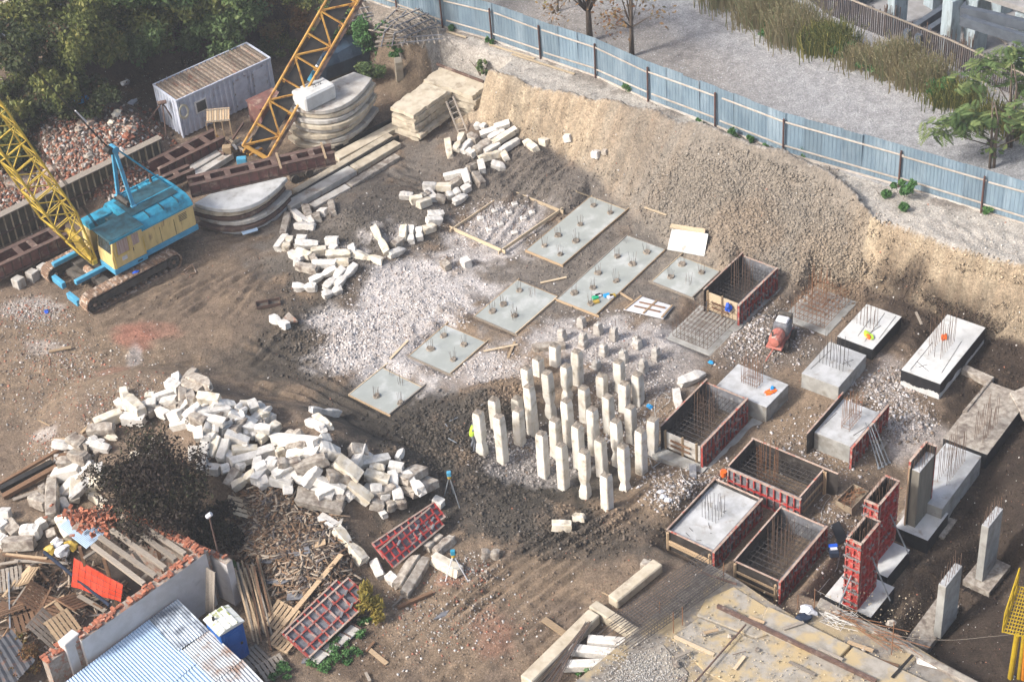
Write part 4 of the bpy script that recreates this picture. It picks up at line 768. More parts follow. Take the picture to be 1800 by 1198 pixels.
# ------------------------------------------------------------------ formwork
def panel(parent, A, B, z0, z1, out, face='plywood_dark', ribs=None, edge='form_edge', pitch=0.33, rows=3, th=0.025, dep=0.10, cap=True, back='plywood_grey', name='form_panel', clamps=0):
    """sheet from A to B (local xy), z0..z1, smooth face inwards, ribbed frame on the side out"""
    A = Vector((A[0], A[1], 0)); B = Vector((B[0], B[1], 0)); out = Vector((out[0], out[1], 0)).normalized(); d = (B-A); L = d.length; d /= L
    o = MB().obox((A+B)/2+out*(th/2)+ZX*((z0+z1)/2), d*(L/2), out*(th/2), ZX*((z1-z0)/2)).build(name, face, parent)
    if ribs:
        MB().obox((A+B)/2+out*(th+.004)+ZX*((z0+z1)/2), d*(L/2-.01), out*.003, ZX*((z1-z0)/2-.01)).build('back_sheet', back, o)
        n = max(2, int(round(L/pitch)))
        for i in range(n+1):
            p = A+d*(L*i/n)+out*(th+dep/2+.008)
            p += d*(0.03 if i == 0 else -0.03 if i == n else 0)
            MB().bar(p+ZX*(z0+.005), p+ZX*(z1-.065), 0.05, dep, out).build('rib', ribs if 0 < i < n else 'form_red', o)
        for k in range(rows):
            z = z0+.03+(z1-z0-.06-.04)*k/(rows-1) if rows > 1 else (z0+z1)/2
            if k == rows-1: z = z1-.03
            MB().bar(A+out*(th+dep/2+.010)+ZX*z, B+out*(th+dep/2+.010)+ZX*z, dep+.006, 0.05).build('edge_bar' if k in (0, rows-1) else 'wale', ribs if k < rows-1 else edge, o)
        for k in range(clamps):
            p = A+d*(L*(k+.5)/clamps)+out*(th+dep+.05)+ZX*(z0+(z1-z0)*rb.choice([.3, .62, .8]))
            q = MB(); q.tube(p-out*.12, p+out*.06, .022, 6); q.bar(p-d*.09, p+d*.09, .035, .05); q.build('clamp', 'steel_clamp', o)
    if cap and not ribs:
        MB().bar(A+out*(th/2)+ZX*(z1+.018), B+out*(th/2)+ZX*(z1+.018), th+.05, .036).build('top_edge', edge, o)
    return o
def cage(parent, hu, hv, z0, z1, nu, nv, m='rebar_grey', r=0.011, up=0.15, lower=True):
    xs = [-hu+2*hu*i/(nu-1) for i in range(nu)]; ys = [-hv+2*hv*j/(nv-1) for j in range(nv)]
    for z in ((z0, z1) if lower else (z1,)):
        for x in xs: rod((x, -hv, z), (x, hv, z), r, m, parent)
        for y in ys: rod((-hu, y, z+.02), (hu, y, z+.02), r, m, parent)
    for x in xs:
        for y in (-hv, hv): rod((x, y, z0), (x, y, z1+up+rb.uniform(-.05, .1)), r, m, parent)
    for y in ys[1:-1]:
        for x in (-hu, hu): rod((x, y, z0), (x, y, z1+up+rb.uniform(-.05, .1)), r, m, parent)
FD = {}
FLAB = dict(F1='form box with a red panel at the top of the pad row', F2='form box with black left panel beside the standing piles', F3='form box with a red front panel and black back panel', F4='form box filled with pale concrete near the rebar cage', F5='open form box full of dark rebar at the deck edge')
for nm, L, T, Rr, B, zt, h in FORMS:
    c, hu, hv, a = rect(L, T, Rr, B, zt); t = thing('formwork_box', FLAB[nm], 'formwork', (c.x, c.y, zt-h), a, 'footing formwork boxes'); FD[nm] = (t, hu, hv, h, c, a)
    e = 0.22 if nm in ('F1', 'F2') else 0.08
    if nm != 'F3':
        panel(t, (-hu-e, -hv), (hu+.1, -hv), 0, h, (0, -1), 'concrete_grey' if nm == 'F9' else 'plywood_grey', 'form_red', clamps=5)      # right long side (towards +v is -y)
        panel(t, (-hu-e, hv), (hu+.1, hv), 0, h+(.12 if nm in ('F1', 'F2') else 0), (0, 1), 'plywood_dark', None)                              # left long side, black face inside
        panel(t, (hu, -hv), (hu, hv), 0.2, h-.03, (1, 0), 'plywood_grey' if nm != 'F4' else 'plywood_dark', None)                             # far end
    else:
        panel(t, (-hu, -hv), (-hu, hv), 0, h-.05, (-1, 0), 'plywood_grey', 'form_redbright', clamps=4)                                         # red front
        panel(t, (hu, -hv-.6), (hu, hv+.1), 0, h, (1, 0), 'plywood_dark', None)
        panel(t, (-hu, hv), (hu, hv), 0, h, (0, 1), 'plywood_dark', None)
        panel(t, (-hu, -hv+.15), (hu, -hv+.15), 0, h-.1, (0, -1), 'timber_grey', None)
        for y in (-hv-.05, -hv+.05): MB().bar((hu-.1, y, 0), (hu-.1, y, h*.95), .06, .09, UX).build('stud', 'timber', t)
        for k, zz in enumerate((.35, .8)): MB().bar((-hu+.2, -hv+.06, zz), (hu-.2, -hv+.06, zz), .05, .1).build('wale', 'timber', t)
    # near end boards with studs
    if nm in ('F2', 'F1'):
        zq = h-.30 if nm == 'F2' else h-.1
        for k in range(3):
            z0_ = .25+k*(zq-.25)/3; MB().obox((-hu, 0, z0_+(zq-.25)/6), Vector((.02, 0, 0)), Vector((0, hv-.01, 0)), ZX*((zq-.25)/6-.006)).build('end_board', 'slab_grey' if nm == 'F2' else 'timber_pale', t)
        for y in (hv-.12, 0.0, -hv+.3)[:3 if nm == 'F2' else 2]: MB().bar((-hu-.06, y, .1), (-hu-.06, y, zq+.12), .1, .05, UX).build('stud', 'timber', t)
        for zz in (.55, .85): MB().bar((-hu-.09, hv*.6, zz), (-hu-.09, -hv*.4, zz), .05, .09).build('wale', 'timber_brown', t)
        MB().box(-hu-.7, -hu-.07, -hv-.3, hv+.2, -.1, .18).build('blinding_slab', 'concrete_grey', t)
        MB().box(-hu-.7, hu+.4, -hv-.75, -hv-.2, -.12, .1).build('blinding_slab', 'concrete_grey', t)
    if nm in ('F4', 'F5'):
        panel(t, (-hu, -hv), (-hu, hv), 0.05, h-.06, (-1, 0), 'plywood_dark', None)
        MB().bar((-hu-.1, hv-.05, 0), (-hu-.1, hv-.05, h*.92), .09, .12, UX).build('stud', 'timber', t)
        MB().bar((-hu-.1, -hv+.1, 0), (-hu-.1, -hv+.1, h*.8), .09, .12, UX).build('stud', 'timber', t)
        for zz in (.45, .62 if nm == 'F4' else .85): MB().bar((-hu-.1, hv, zz), (-hu-.1, -hv, zz-.02), .06, .1).build('wale', 'timber', t)
    if nm == 'F4':
        MB().box(-hu+.01, hu-.01, -hv+.01, hv-.01, .1, h-.22).build('fresh_concrete', 'concrete_top', t)
        starters(t, (.1, .1, h-.22), .35, .35, 4, 5, 1.1, 'rebar_grey', ring=False)
        for k in range(7): x = rb.uniform(-hu+.3, hu-.5); y = rb.uniform(-hv+.2, hv-.3); rod((x, y, h-.205), (x+rb.uniform(-.3, .3), y+rb.uniform(-.3, .3), h-.2), .009, 'rebar_grey', t)
    else:
        cage(t, hu-.1, hv-.1, .2, h-.42, 13 if nm != 'F3' else 9, 10 if nm != 'F3' else 14, 'rebar_grey')
        starters(t, (.1 if nm != 'F3' else .05, .0 if nm != 'F3' else .5, .2), .22 if nm == 'F3' else .35, .4, 4, 5, h+1.0, 'rebar_rust' if nm == 'F3' else 'rebar')
# cage without form in front of the upper form box, on its blinding slab
def bare_cage(corn, z, label, h, nu, nv, sh, m, grow=.55):
    c, hu, hv, a = rect(*corn, z); t = thing('rebar_cage', label, 'rebar cage', (c.x, c.y, z), a)
    s = MB().box(-hu-grow, hu+grow, -hv-grow, hv+grow, -.25, 0).build('blinding_slab', 'concrete_grey', t, bevel=.02)
    cage(t, hu, hv, .08, h, nu, nv, m, up=.2); return t, hu, hv
t, hu, hv = bare_cage(((1187, 592), (1232, 540), (1290, 566), (1245, 618)), -.35, 'low rebar cage on a pale slab in front of the upper form box', .8, 9, 10, 1.0, 'rebar', .25)
MB().box(-hu-.6, hu+2.4, -hv-.75, -hv-.26, -.26, -.005).build('blinding_strip', 'concrete_grey', t)
rod((.3, .1, .85), (1.0, .5, .9), .03, 'rebar_grey', t)
t, hu, hv = bare_cage(((1393, 556), (1432, 512), (1490, 532), (1450, 580)), -.4, 'tall rusty rebar cage on a square slab below the earth slope', .75, 8, 9, 1.0, 'rebar_rust', .35)
starters(t, (0, .1, .1), .3, .4, 5, 5, 2.4, 'rebar_rust')
# ------------------------------------------------------------------ panels leaning on the footing P6
t0, hu, hv, h, c, a = FOB['P6']
for (sy, lab, m, rib, e0, e1) in ((1, 'black form panel standing left of the grey footing', 'plywood_dark', None, .55, .1), (-1, 'red ribbed form panel standing right of the grey footing', 'plywood_grey', 'form_red', .35, .45)):
    t = thing('form_panel', lab, 'form panel', (c.x, c.y, c.z-h), a)
    panel(t, (-hu-e0, sy*(hv+.06)), (hu+e1, sy*(hv+.06)), .12, h+.28, (0, sy), m, rib, clamps=4 if rib else 0, name='sheet')
MB().tube((-.1, -hv-.55, .12), (1.2, -hv-.55, .14), .16, 10).build('concrete_length', 'concrete_dirty', t)
# steel props leaning across the red panel
pb = [(1563, 812), (1557, 815), (1551, 819), (1545, 822)]; pt = [(1536, 744), (1531, 748), (1526, 745), (1521, 742)]
for i in range(4):
    p = G(*pb[i], .03); q = W(*pt[i], .95); t = thing('steel_prop', f'telescopic steel prop leaning on the red panel, {ORD[3-i]} from the left', 'prop', p, group='steel props leaning on a panel')
    d = q-p; MB().tube((0, 0, 0), d*.6, .035, 8).build('outer_tube', 'steel_prop', t); MB().tube(d*.58, d, .026, 8).build('inner_tube', 'steel_prop', t)
    MB().obox((0, 0, 0), Vector((.07, 0, 0)), Vector((0, .07, 0)), ZX*.01).build('foot_plate', 'steel_prop', t); MB().tube(d*.57, d*.62, .05, 8).build('collar', 'steel_clamp', t)
# ------------------------------------------------------------------ columns
def col_rect(L, T, Rr, B, zt):
    return rect(L, T, Rr, B, zt)
CZ = dict(C1=-.5, C2=-.5, C3=-.5, C4=-1.3, C5=-1.25)
def col_geo(Bt, Bb, zb, L, T, Rr):
    """column from its near bottom corner on the footing and the upper corner above it"""
    p = W(*Bb, zb); h = height_to(p, *Bt); c, hu, hv, a = rect(L, T, Rr, Bt, zb+h); return c, hu, hv, SITE, h
for nm, L, T, Rr, B, Bb, lab in (('C4', (1725, 922), (1751, 889), (1764, 893), (1738, 927), (1726, 1022), 'bare concrete wall column farther back at the right edge'), ('C5', (1650, 1026), (1678, 988), (1691, 993), (1664, 1032), (1654, 1123), 'bare concrete wall column nearest the camera with bars on top'), ('C1', (1604, 824), (1628, 792), (1643, 798), (1616, 831), (1608, 928), 'dark damp concrete column with a form board on its left side')):
    c, hu, hv, a, h = col_geo(B, Bb, CZ[nm], L, T, Rr); t = thing('concrete_column', lab, 'column', (c.x, c.y, CZ[nm]), a, 'cast wall columns')
    mb = MB(); n = 8
    MB().box(-hu, hu, -hv, hv, 0, h-.01).build('shaft', 'concrete_dark' if nm == 'C1' else 'concrete_grey', t, bevel=.015)
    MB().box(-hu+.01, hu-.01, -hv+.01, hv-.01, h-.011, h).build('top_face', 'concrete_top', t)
    starters(t, (0, 0, h), hu-.07, hv-.06, 6, 2, .75, 'rebar', ring=False)
    if nm == 'C1':
        panel(t, (-hu-.02, hv+.01), (hu+.1, hv+.01), 0, h+.45, (0, 1), 'plywood_dark', 'form_red', rows=5); panel(t, (hu+.012, -hv), (hu+.012, hv), 0, h+.4, (1, 0), 'plywood_dark', 'form_red', rows=5)
        MB().bar((-hu-.06, hv+.06, 0), (-hu-.06, hv+.06, h+.1), .06, .1).build('stud', 'timber', t)
for nm, L, T, Rr, B, Bb, lab in (('C2', (1523, 877), (1560, 840), (1578, 846), (1541, 882), (1549, 985), 'tall red steel column form standing behind another'), ('C3', (1493, 945), (1523, 913), (1546, 914), (1510, 949), (1506, 1064), 'tall red steel column form with clamps nearest the deck')):
    c, hu, hv, a, h = col_geo(B, Bb, -.5, L, T, Rr); h = min(h, 4.2); t = thing('column_form', lab, 'column formwork', (c.x, c.y, -.5), a, 'red column forms')
    rows = 9
    panel(t, (-hu, -hv), (hu, -hv), 0, h, (0, -1), 'plywood_dark', 'form_redbright', rows=rows, pitch=.36, clamps=6, back='form_red'); panel(t, (-hu, hv), (hu, hv), 0, h, (0, 1), 'plywood_dark', 'form_redbright', rows=rows, pitch=.36, back='form_red')
    panel(t, (-hu, -hv-.12), (-hu, hv+.12), 0, h, (-1, 0), 'plywood_dark', 'form_redbright', rows=rows+2, pitch=.5, clamps=2, back='form_red'); panel(t, (hu, -hv-.12), (hu, hv+.12), 0, h, (1, 0), 'plywood_dark', 'form_redbright', rows=rows, pitch=.5, back='form_red')
    starters(t, (0, 0, h-.5), hu-.06, hv-.06, 7, 2, 1.0, 'rebar', ring=False)
    for k in range(6):
        z = .35+k*(h-.6)/5
        for sy in (-1, 1): MB().tube((-hu-.28, sy*(hv+.05), z), (-hu-.1, sy*(hv+.05), z), .035, 6).build('tie_nut', 'steel_clamp', t)
        MB().bar((-hu-.19, -hv-.16, z), (-hu-.19, hv+.16, z), .05, .06).build('clamp_bar', 'steel_clamp', t)
    for (x, y, z, ex, ey) in ((hu*.2, -hv-.15, h*.62, hu*.3+.2, -hv-1.0), (-hu-.15, 0, h*.5, -hu-1.1, .2)):
        MB().tube((x, y, z), (ex, ey, .02), .035, 8).build('push_pull_prop', 'steel_prop', t)
# ------------------------------------------------------------------ low walls and steps at the right edge
def px_box(name, pts, zt, th, m, label, cat, bevel=.02, group=None, kind=None):
    """flat-topped piece whose outline (upper face) is surveyed; th thick"""
    P = [W(*p, zt) for p in pts]; c = sum(P, Vector())/len(P); o = MB().prism([p-c for p in P], (0, 0, -th)).build(name, m, None, bevel=bevel)
    o.location = c; return tag(o, label, cat, group, kind)
px_box('ground_beam', [(1690, 648), (1698, 640), (1748, 662), (1738, 672)], -.2, .35, 'concrete_dirty', 'short dirty concrete beam leading right from the long footing', 'beam')
px_box('ground_beam', [(1738, 668), (1746, 664), (1700, 722), (1692, 722)], -.02, .25, 'concrete_dirty', 'dirty concrete kerb along the wide footing strip', 'beam')
px_box('soil_slab', [(1775, 690), (1840, 660), (1860, 700), (1800, 735)], -.04, .2, 'concrete_dirty', 'slab corner half under soil at the right edge', 'slab')
# ------------------------------------------------------------------ trough of scrap bars
c, hu, hv, a = rect((1472, 872), (1502, 842), (1525, 858), (1496, 890), .0); t = thing('steel_trough', 'mortar trough full of rusty bar ends beside the red column forms', 'trough', (c.x, c.y, HT(c.x, c.y)), a)
MB().box(-hu, hu, -hv, hv, 0, .04).build('floor', 'steel_tan', t)
for (x0, x1, y0, y1) in ((-hu, -hu+.03, -hv, hv), (hu-.03, hu, -hv, hv), (-hu+.03, hu-.03, -hv, -hv+.03), (-hu+.03, hu-.03, hv-.03, hv)): MB().box(x0, x1, y0, y1, .04, .42).build('side', 'steel_tan', t)
t2 = thing('scrap_bars', 'tangle of rusty bar ends heaped in the trough', 'rebar', (c.x, c.y, HT(c.x, c.y)), a)
for k in range(45):
    x, y = rb.uniform(-hu+.1, hu-.1), rb.uniform(-hv+.1, hv-.1); an = rb.uniform(0, 6.3); l = rb.uniform(.2, .5)
    rod((x, y, rb.uniform(.2, .4)), (x+l*math.cos(an), y+l*math.sin(an), rb.uniform(.3, .65)), .012, 'rebar_rust', t2)
# ------------------------------------------------------------------ concrete pump / compressor
c = G(1368, 608); t = thing('compressor', 'dusty red machine with a round drum and grey engine hood', 'machine', c, SITE+.2)
b = MB(); n = 14; prof = [(-.75, .05), (-.7, .26), (-.45, .34), (.0, .34), (.15, .28)]
for x, r_ in prof:
    for j in range(n): q = 2*math.pi*j/n; b.v.append(Vector((x, r_*math.cos(q), .75+r_*math.sin(q))))
for i in range(len(prof)-1):
    for j in range(n): b.f.append((i*n+j, i*n+(j+1) % n, (i+1)*n+(j+1) % n, (i+1)*n+j))
b.f.append(tuple(range(n))); b.f.append(tuple(len(b.v)-1-j for j in range(n))); b.build('drum', 'machine_red', t, smooth=False)
MB().box(.2, .95, -.38, .38, .45, 1.15).build('engine_hood', 'plywood_grey', t, bevel=.08); MB().box(.35, .8, -.3, .3, 1.151, 1.3).build('hood_top', 'plastic_white', t, bevel=.05); MB().box(.9, 1.1, -.35, .35, .7, 1.35).build('radiator', 'machine_dark', t, bevel=.04)
MB().box(-.7, 1.1, -.4, .4, .32, .44).build('chassis', 'machine_red', t, bevel=.02)
for x, y in ((-.1, .5), (-.1, -.5), (.8, .5), (.8, -.5)): MB().tube((x, y-.08, .27), (x, y+.08, .27), .27, 14).build('wheel', 'grease', t)
MB().tube((-.7, 0, .38), (-1.5, .1, .2), .035, 6).build('drawbar', 'machine_red', t); MB().tube((-.6, .1, 1.08), (-.6, .1, 1.3), .05, 6).build('filler_neck', 'machine_dark', t)
# ------------------------------------------------------------------ flat panels lying about
def slab_q(name, pts, z, th, m, label, cat, lift=(0, 0, 0, 0), sub=None):
    P = [G(*p, z+l) for p, l in zip(pts, lift)]; c = sum(P, Vector())/4; t = thing(name, label, cat, c); MB().prism([p-c for p in P], (0, 0, -th)).build('sheet', m, t); return t, [p-c for p in P]
slab_q('concrete_sheet', [(1173, 437), (1181, 402), (1245, 411), (1238, 449)], .12, .07, 'lime_white', 'white stained board lying at the foot of the earth slope', 'board', (.02, .35, .35, .02))
slab_q('concrete_sheet', [(1177, 398), (1180, 393), (1240, 402), (1238, 413)], .45, .06, 'timber_pale', 'pale board tucked behind the white stained board', 'board')
t, P = slab_q('timber_shutter', [(1096, 543), (1125, 520), (1184, 538), (1166, 559)], .15, .06, 'plastic_white', 'whitish timber shutter with cross battens lying on the rubble', 'shutter')
up = (P[1]-P[0]).normalized(); rt = (P[3]-P[0])
for f in (.04, .5, .96): MB().bar(P[0]+rt*f+ZX*.03, P[1]+(P[2]-P[1])*f+ZX*.03, .09, .06).build('batten', 'timber', t)
for f in (.3, .6): MB().bar(P[0]+(P[1]-P[0])*f+rt*.15+ZX*.04, P[0]+(P[1]-P[0])*f+rt*.8+ZX*.04, .07, .05).build('stain_batten', 'timber_brown', t)
for pts, m, lab in ((((1080, 508), (1112, 528)), 'timber', 'thin plank pointing at the whitish shutter'), (((850, 617), (910, 605)), 'timber_pale', 'pale plank right of the second pad'), (((686, 630), (717, 598)), 'timber_pale', 'pale plank above the nearest pad'), (((950, 497), (996, 487)), 'timber_pale', 'short pale plank between middle and longest pad'), (((1013, 336), (1039, 346)), 'timber_pale', 'thin plank at the far corner of the second longest pad'), (((1133, 364), (1172, 378)), 'timber_pale', 'thin plank at the toe of the earth slope'),
    (((893, 628), (905, 600)), 'timber', 'short plank behind the leftmost standing piles'), (((1538, 489), (1552, 492)), 'timber_pale', 'small board end below the lump slope'), (((1610, 548), (1620, 570)), 'timber_grey', 'rotten board end on the dark soil')):
    p, q = (G(*x, .06) for x in pts); c = (p+q)/2; o = MB().bar(p-c, q-c, .12, .04).build('plank', m, None); o.location = c; tag(o, lab, 'plank', 'loose planks')
p = G(1218, 835, .04); o = MB().obox((0, 0, 0), Vector((.08, .75, 0)), Vector((.16, -.02, 0)), ZX*.025).build('plank', 'plywood_grey', None); o.location = p; tag(o, 'grey board end upright in the picture near the middle form', 'plank', 'loose planks')
o = px_box('steel_plate', [(1460, 922), (1475, 914), (1490, 945), (1474, 957)], -.35, .03, 'bitumen', 'black plate lying left of the front red column form', 'plate')
# small things
def blobby(name, px, py, sx, sy, sz, m, label, cat, seed=0, dz=0.0, z=None):
    r = random.Random(seed); b = bmesh.new(); bmesh.ops.create_icosphere(b, subdivisions=2, radius=1)
    for v in b.verts:
        k = 1+r.uniform(-.38, .32); v.co = Vector((v.co.x*sx*k, v.co.y*sy*k, v.co.z*sz*k))
    me = bpy.data.meshes.new(name); b.to_mesh(me); b.free(); me.materials.append(MATS[m])
    p = G(px, py, dz) if z is None else W(px, py, z); return tag(inst(me, name, None, p, r.uniform(0, 3)), label, cat)
t0, hu, hv, h, c, a = FOB['P5']
blobby('safety_vest', 1353, 688, .3, .2, .06, 'hi_vis_orange', 'crumpled orange vest on the grey footing', 'vest', 1, z=.44); blobby('work_jacket', 1357, 683, .2, .1, .08, 'tarp_blue', 'blue cloth under the orange vest', 'cloth', 2, z=.45)
blobby('safety_vest', 1527, 588, .32, .18, .05, 'hi_vis', 'lime green vest crumpled on the tarred footing', 'vest', 3, z=.32); blobby('safety_vest', 1526, 592, .18, .1, .1, 'hi_vis_orange', 'orange vest lying by the lime one', 'vest', 4, z=.32)
blobby('safety_vest', 1660, 592, .25, .14, .06, 'hi_vis_orange', 'faded orange cloth between bars on the long footing', 'cloth', 5, z=.52)
blobby('plastic_bag', 1280, 541, .18, .16, .25, 'plastic_blue', 'blue bag hung on the upper form box', 'bag', 6, z=.6)
blobby('bucket_rag', 1142, 714, .18, .14, .1, 'tarp_blue', 'light blue rag on the rubble behind the piles', 'rag', 7, dz=.05); blobby('plastic_bag', 1250, 637, .15, .1, .08, 'tarp_blue', 'blue bag beside the pale slab corner', 'bag', 8, dz=.05)
for i, (x, y) in enumerate(((1161, 864), (1165, 872), (1174, 878))): blobby('plastic_bag', x, y, .16, .13, .08, 'plastic_white', f'white scrap of plastic on the tan soil, {ORD[i]} from above', 'scrap', 20+i, dz=.04)
o = px_box('paper_sheet', [(1609, 1150), (1648, 1160), (1648, 1174), (1612, 1165)], .78, .05, 'paper', 'white board lying on the deck edge', 'board')
t = thing('battery_box', 'small black and blue tool box beside the dark form box', 'tool box', G(1465, 972)); MB().box(-.2, .2, -.28, .28, 0, .3).build('body', 'cloth_navy', t, bevel=.03); MB().box(-.15, .15, -.1, .1, .301, .33).build('screen', 'plastic_white', t); MB().box(-.2, .2, .05, .25, .301, .36).build('lid', 'plastic_blue', t, bevel=.02)
t = thing('helmet_bucket', 'small orange bucket at the left end of the red front panel', 'bucket', G(1272, 836)); MB().tube((0, 0, 0), (0, 0, .3), .13, 12, .16).build('body', 'hi_vis_orange', t); MB().path([(.15, 0, .3), (.1, 0, .4), (-.1, 0, .4), (-.15, 0, .3)], .008).build('handle', 'steel_clamp', t)
t = thing('cement_packs', 'white and yellow packets heaped on the longest pad', 'packets', W(1064, 527, -.1))
for k in range(7): MB().obox((rb.uniform(-.6, .6), rb.uniform(-.4, .4), .06), Vector((.16, .05, 0)), Vector((-.03, .1, 0)), Vector((0, .02, .05))).build('packet', ['plastic_white', 'plastic_yellow', 'tarp_blue', 'plastic_white', 'plastic_green', 'plastic_white', 'plastic_yellow'][k], t, bevel=.02)
# cables
def cable(pts, r, m, label, name='cable', dz=.04, z=None):
    P = [G(*p, dz) if z is None else W(*p, z) for p in pts]; c = P[0]; Q = []
    for i in range(len(P)-1):
        a_, b_ = P[max(i-1, 0)], P[i]; c_, d_ = P[i+1], P[min(i+2, len(P)-1)]
        for k in range(5):
            t_ = k/5; Q.append(.5*((2*b_)+(c_-a_)*t_+(2*a_-5*b_+4*c_-d_)*t_*t_+(3*b_-a_-3*c_+d_)*t_**3)-c)
    Q.append(P[-1]-c); o = MB().path(Q, r, 5).build(name, m, None, smooth=True); o.location = c; return tag(o, label, 'cable')
cable([(1175, 790), (1182, 805), (1195, 820), (1200, 838), (1215, 850), (1235, 848), (1250, 838), (1258, 838)], .014, 'cable_white', 'white cable snaking between middle form and red panel')
cable([(1150, 730), (1153, 700), (1165, 690), (1178, 702), (1165, 715), (1153, 725), (1155, 745)], .012, 'cable_white', 'white cable looped on the rubble behind the piles')
cable([(1438, 1040), (1455, 1020), (1470, 1000), (1474, 985), (1478, 970)], .014, 'cable_white', 'white cable running to the black tool box')
cable([(1440, 880), (1452, 868), (1460, 872), (1452, 882), (1444, 900), (1448, 915)], .012, 'cable_white', 'white cable curled left of the trough')
# fork-like steel trestle
t = thing('steel_trestle', 'small white steel trestle lying by the rightmost pile', 'trestle', G(1152, 815))
for a_, b_ in (((1137, 793), (1147, 822)), ((1137, 793), (1170, 805)), ((1147, 822), (1170, 805)), ((1140, 800), (1158, 812))): MB().bar(G(*a_, .1)-t.location, G(*b_, .1)-t.location, .04, .04).build('bar', 'steel_clamp', t)
# ------------------------------------------------------------------ crawler crane, blue and yellow
TA, TB = W(157, 556, .05), W(322.6, 466.7, .05)
cf = (TA-TB).normalized(); cs = Vector((cf.y, -cf.x, 0)); TL = (TA-TB).length
gz = HT(*((TA+TB)/2+cs*2)[:2])
crane = thing('crawler_crane', 'yellow and blue crawler crane with raised yellow lattice boom', 'crane', Vector((TB.x, TB.y, gz-.03)), axes_quat(cf, cs, -ZX) if False else None)
crane.rotation_mode = 'QUATERNION'; crane.rotation_quaternion = axes_quat(cf, ZX.cross(cf), ZX)
# own axes: x forward, y = away from the near track is NEGATIVE y
def CP(f, s, z): return Vector((f, -s, z))
def cbox(f0, f1, s0, s1, z0, z1, name, m, parent=crane, bevel=.02): return MB().box(f0, f1, -s1, -s0, z0, z1).build(name, m, parent, bevel=bevel)
shoe = MB().box(-.15, .15, -.36, .36, -.03, .03); shoe.box(-.05, .05, -.34, .34, .03, .065); shoe = shoe.mesh('track_shoe', 'track')
for s0, nm in ((.36, 'near'), (4.15, 'far')):
    rr, zc = .46, .50; x0, x1 = .48, TL-.48
    fr_ = cbox(x0, x1, s0-.2, s0+.2, .3, .72, 'track_frame', 'machine_dark')
    per = 2*(x1-x0)+2*math.pi*rr; n = int(per/.31)
    for i in range(n):
        d = per*i/n
        if d < x1-x0: p, an = (x0+d, zc+rr), 0
        elif d < x1-x0+math.pi*rr: q = (d-(x1-x0))/rr; p, an = (x1+rr*math.sin(q), zc+rr*math.cos(q)), q
        elif d < 2*(x1-x0)+math.pi*rr: p, an = (x1-(d-(x1-x0)-math.pi*rr), zc-rr), math.pi
        else: q = (d-2*(x1-x0)-math.pi*rr)/rr; p, an = (x0-rr*math.sin(q), zc-rr*math.cos(q)), math.pi+q
        o = inst(shoe, 'track_shoe', fr_, CP(p[0], s0, p[1]), Quaternion((0, 1, 0), an))
    for x in (x0, x1):
        w_ = MB().tube(CP(x, s0-.3, zc), CP(x, s0+.3, zc), .36, 18).build('end_wheel', 'machine_dark', fr_)
        for k in range(5):
            a_ = 6.28*k/5; MB().tube(CP(x+.2*math.cos(a_), s0-.315, zc+.2*math.sin(a_)), CP(x+.2*math.cos(a_), s0-.301, zc+.2*math.sin(a_)), .065, 8).build('spoke_hole', 'grease', fr_)
        MB().tube(CP(x, s0-.35, zc), CP(x, s0-.30, zc), .1, 10).build('hub', 'track', fr_)
    for k in range(7):
        x = x0+.55+(x1-x0-1.1)*k/6; MB().tube(CP(x, s0-.28, .2), CP(x, s0+.28, .2), .13, 12).build('road_roller', 'machine_dark', fr_); MB().tube(CP(x, s0-.34, .2), CP(x, s0-.28, .2), .07, 8).build('roller_cap', 'track', fr_)
for x in (1.6, 4.1): cbox(x-.3, x+.3, .6, 3.95, .45, .8, 'cross_beam', 'machine_dark')
cbox(TL-.1, TL+.15, .75, 1.75, .35, .72, 'step_beam', 'crane_bluelite'); cbox(TL-.35, TL-.1, 2.6, 3.6, .35, .72, 'step_beam', 'crane_bluelite')
for s in (1.7, 3.9): cbox(3.5, 5.4, s-.12, s+.12, .95, 1.2, 'outrigger_arm', 'crane_bluelite')
cbox(2.6, 5.0, 1.9, 3.4, .5, .8, 'chassis', 'machine_dark'); MB().tube(CP(4.2, 1.6, .9), CP(4.2, 2.6, .85), .22, 12).build('winch_motor', 'track', crane); MB().tube(CP(4.7, 2.1, .75), CP(4.9, 3.0, .75), .18, 12).build('pipe', 'machine_dark', crane)
MB().tube(CP(2.2, 2.35, .75), CP(2.2, 2.35, 1.15), 1.1, 24).build('slew_ring', 'machine_dark', crane)
# house
cbox(-1.66, 3.5, .75, 4.05, 1.12, 1.2, 'deck_plate', 'machine_dark')
def house_side(x0, x1, nm='house'):
    sec = [(.75, 1.46), (.75, 2.55), (.95, 2.95), (1.25, 3.12), (2.4, 3.2), (3.6, 3.12), (3.85, 2.95), (4.05, 2.55), (4.05, 1.46)]
    return sec
sec = house_side(0, 0); yl = [p for p in sec]
MB().prism([CP(-1.66, s, z) for s, z in [(.75, 1.46), (.75, 2.72), (4.05, 2.72), (4.05, 1.46)]], CP(3.35, 0, 0)).build('house', 'crane_cream', crane, bevel=.02)
MB().prism([CP(-1.70, s, z) for s, z in [(.71, 2.72), (.74, 2.82), (.98, 3.12), (1.28, 3.24), (2.4, 3.3), (3.55, 3.24), (3.85, 3.12), (4.07, 2.82), (4.09, 2.72)]], CP(3.45, 0, 0)).build('roof', 'crane_blue', crane, bevel=.015)
cbox(-1.72, 1.62, .70, 4.10, 1.14, 1.455, 'skirt', 'crane_bluelite'); cbox(1.62, 3.3, 3.1, 4.05, 1.2, 2.6, 'machine_bay', 'crane_cream'); MB().prism([CP(1.755, s, z) for s, z in [(3.0, 2.6), (3.1, 2.95), (3.85, 2.95), (4.08, 2.6)]], CP(1.5, 0, 0)).build('bay_roof', 'crane_blue', crane, bevel=.015)
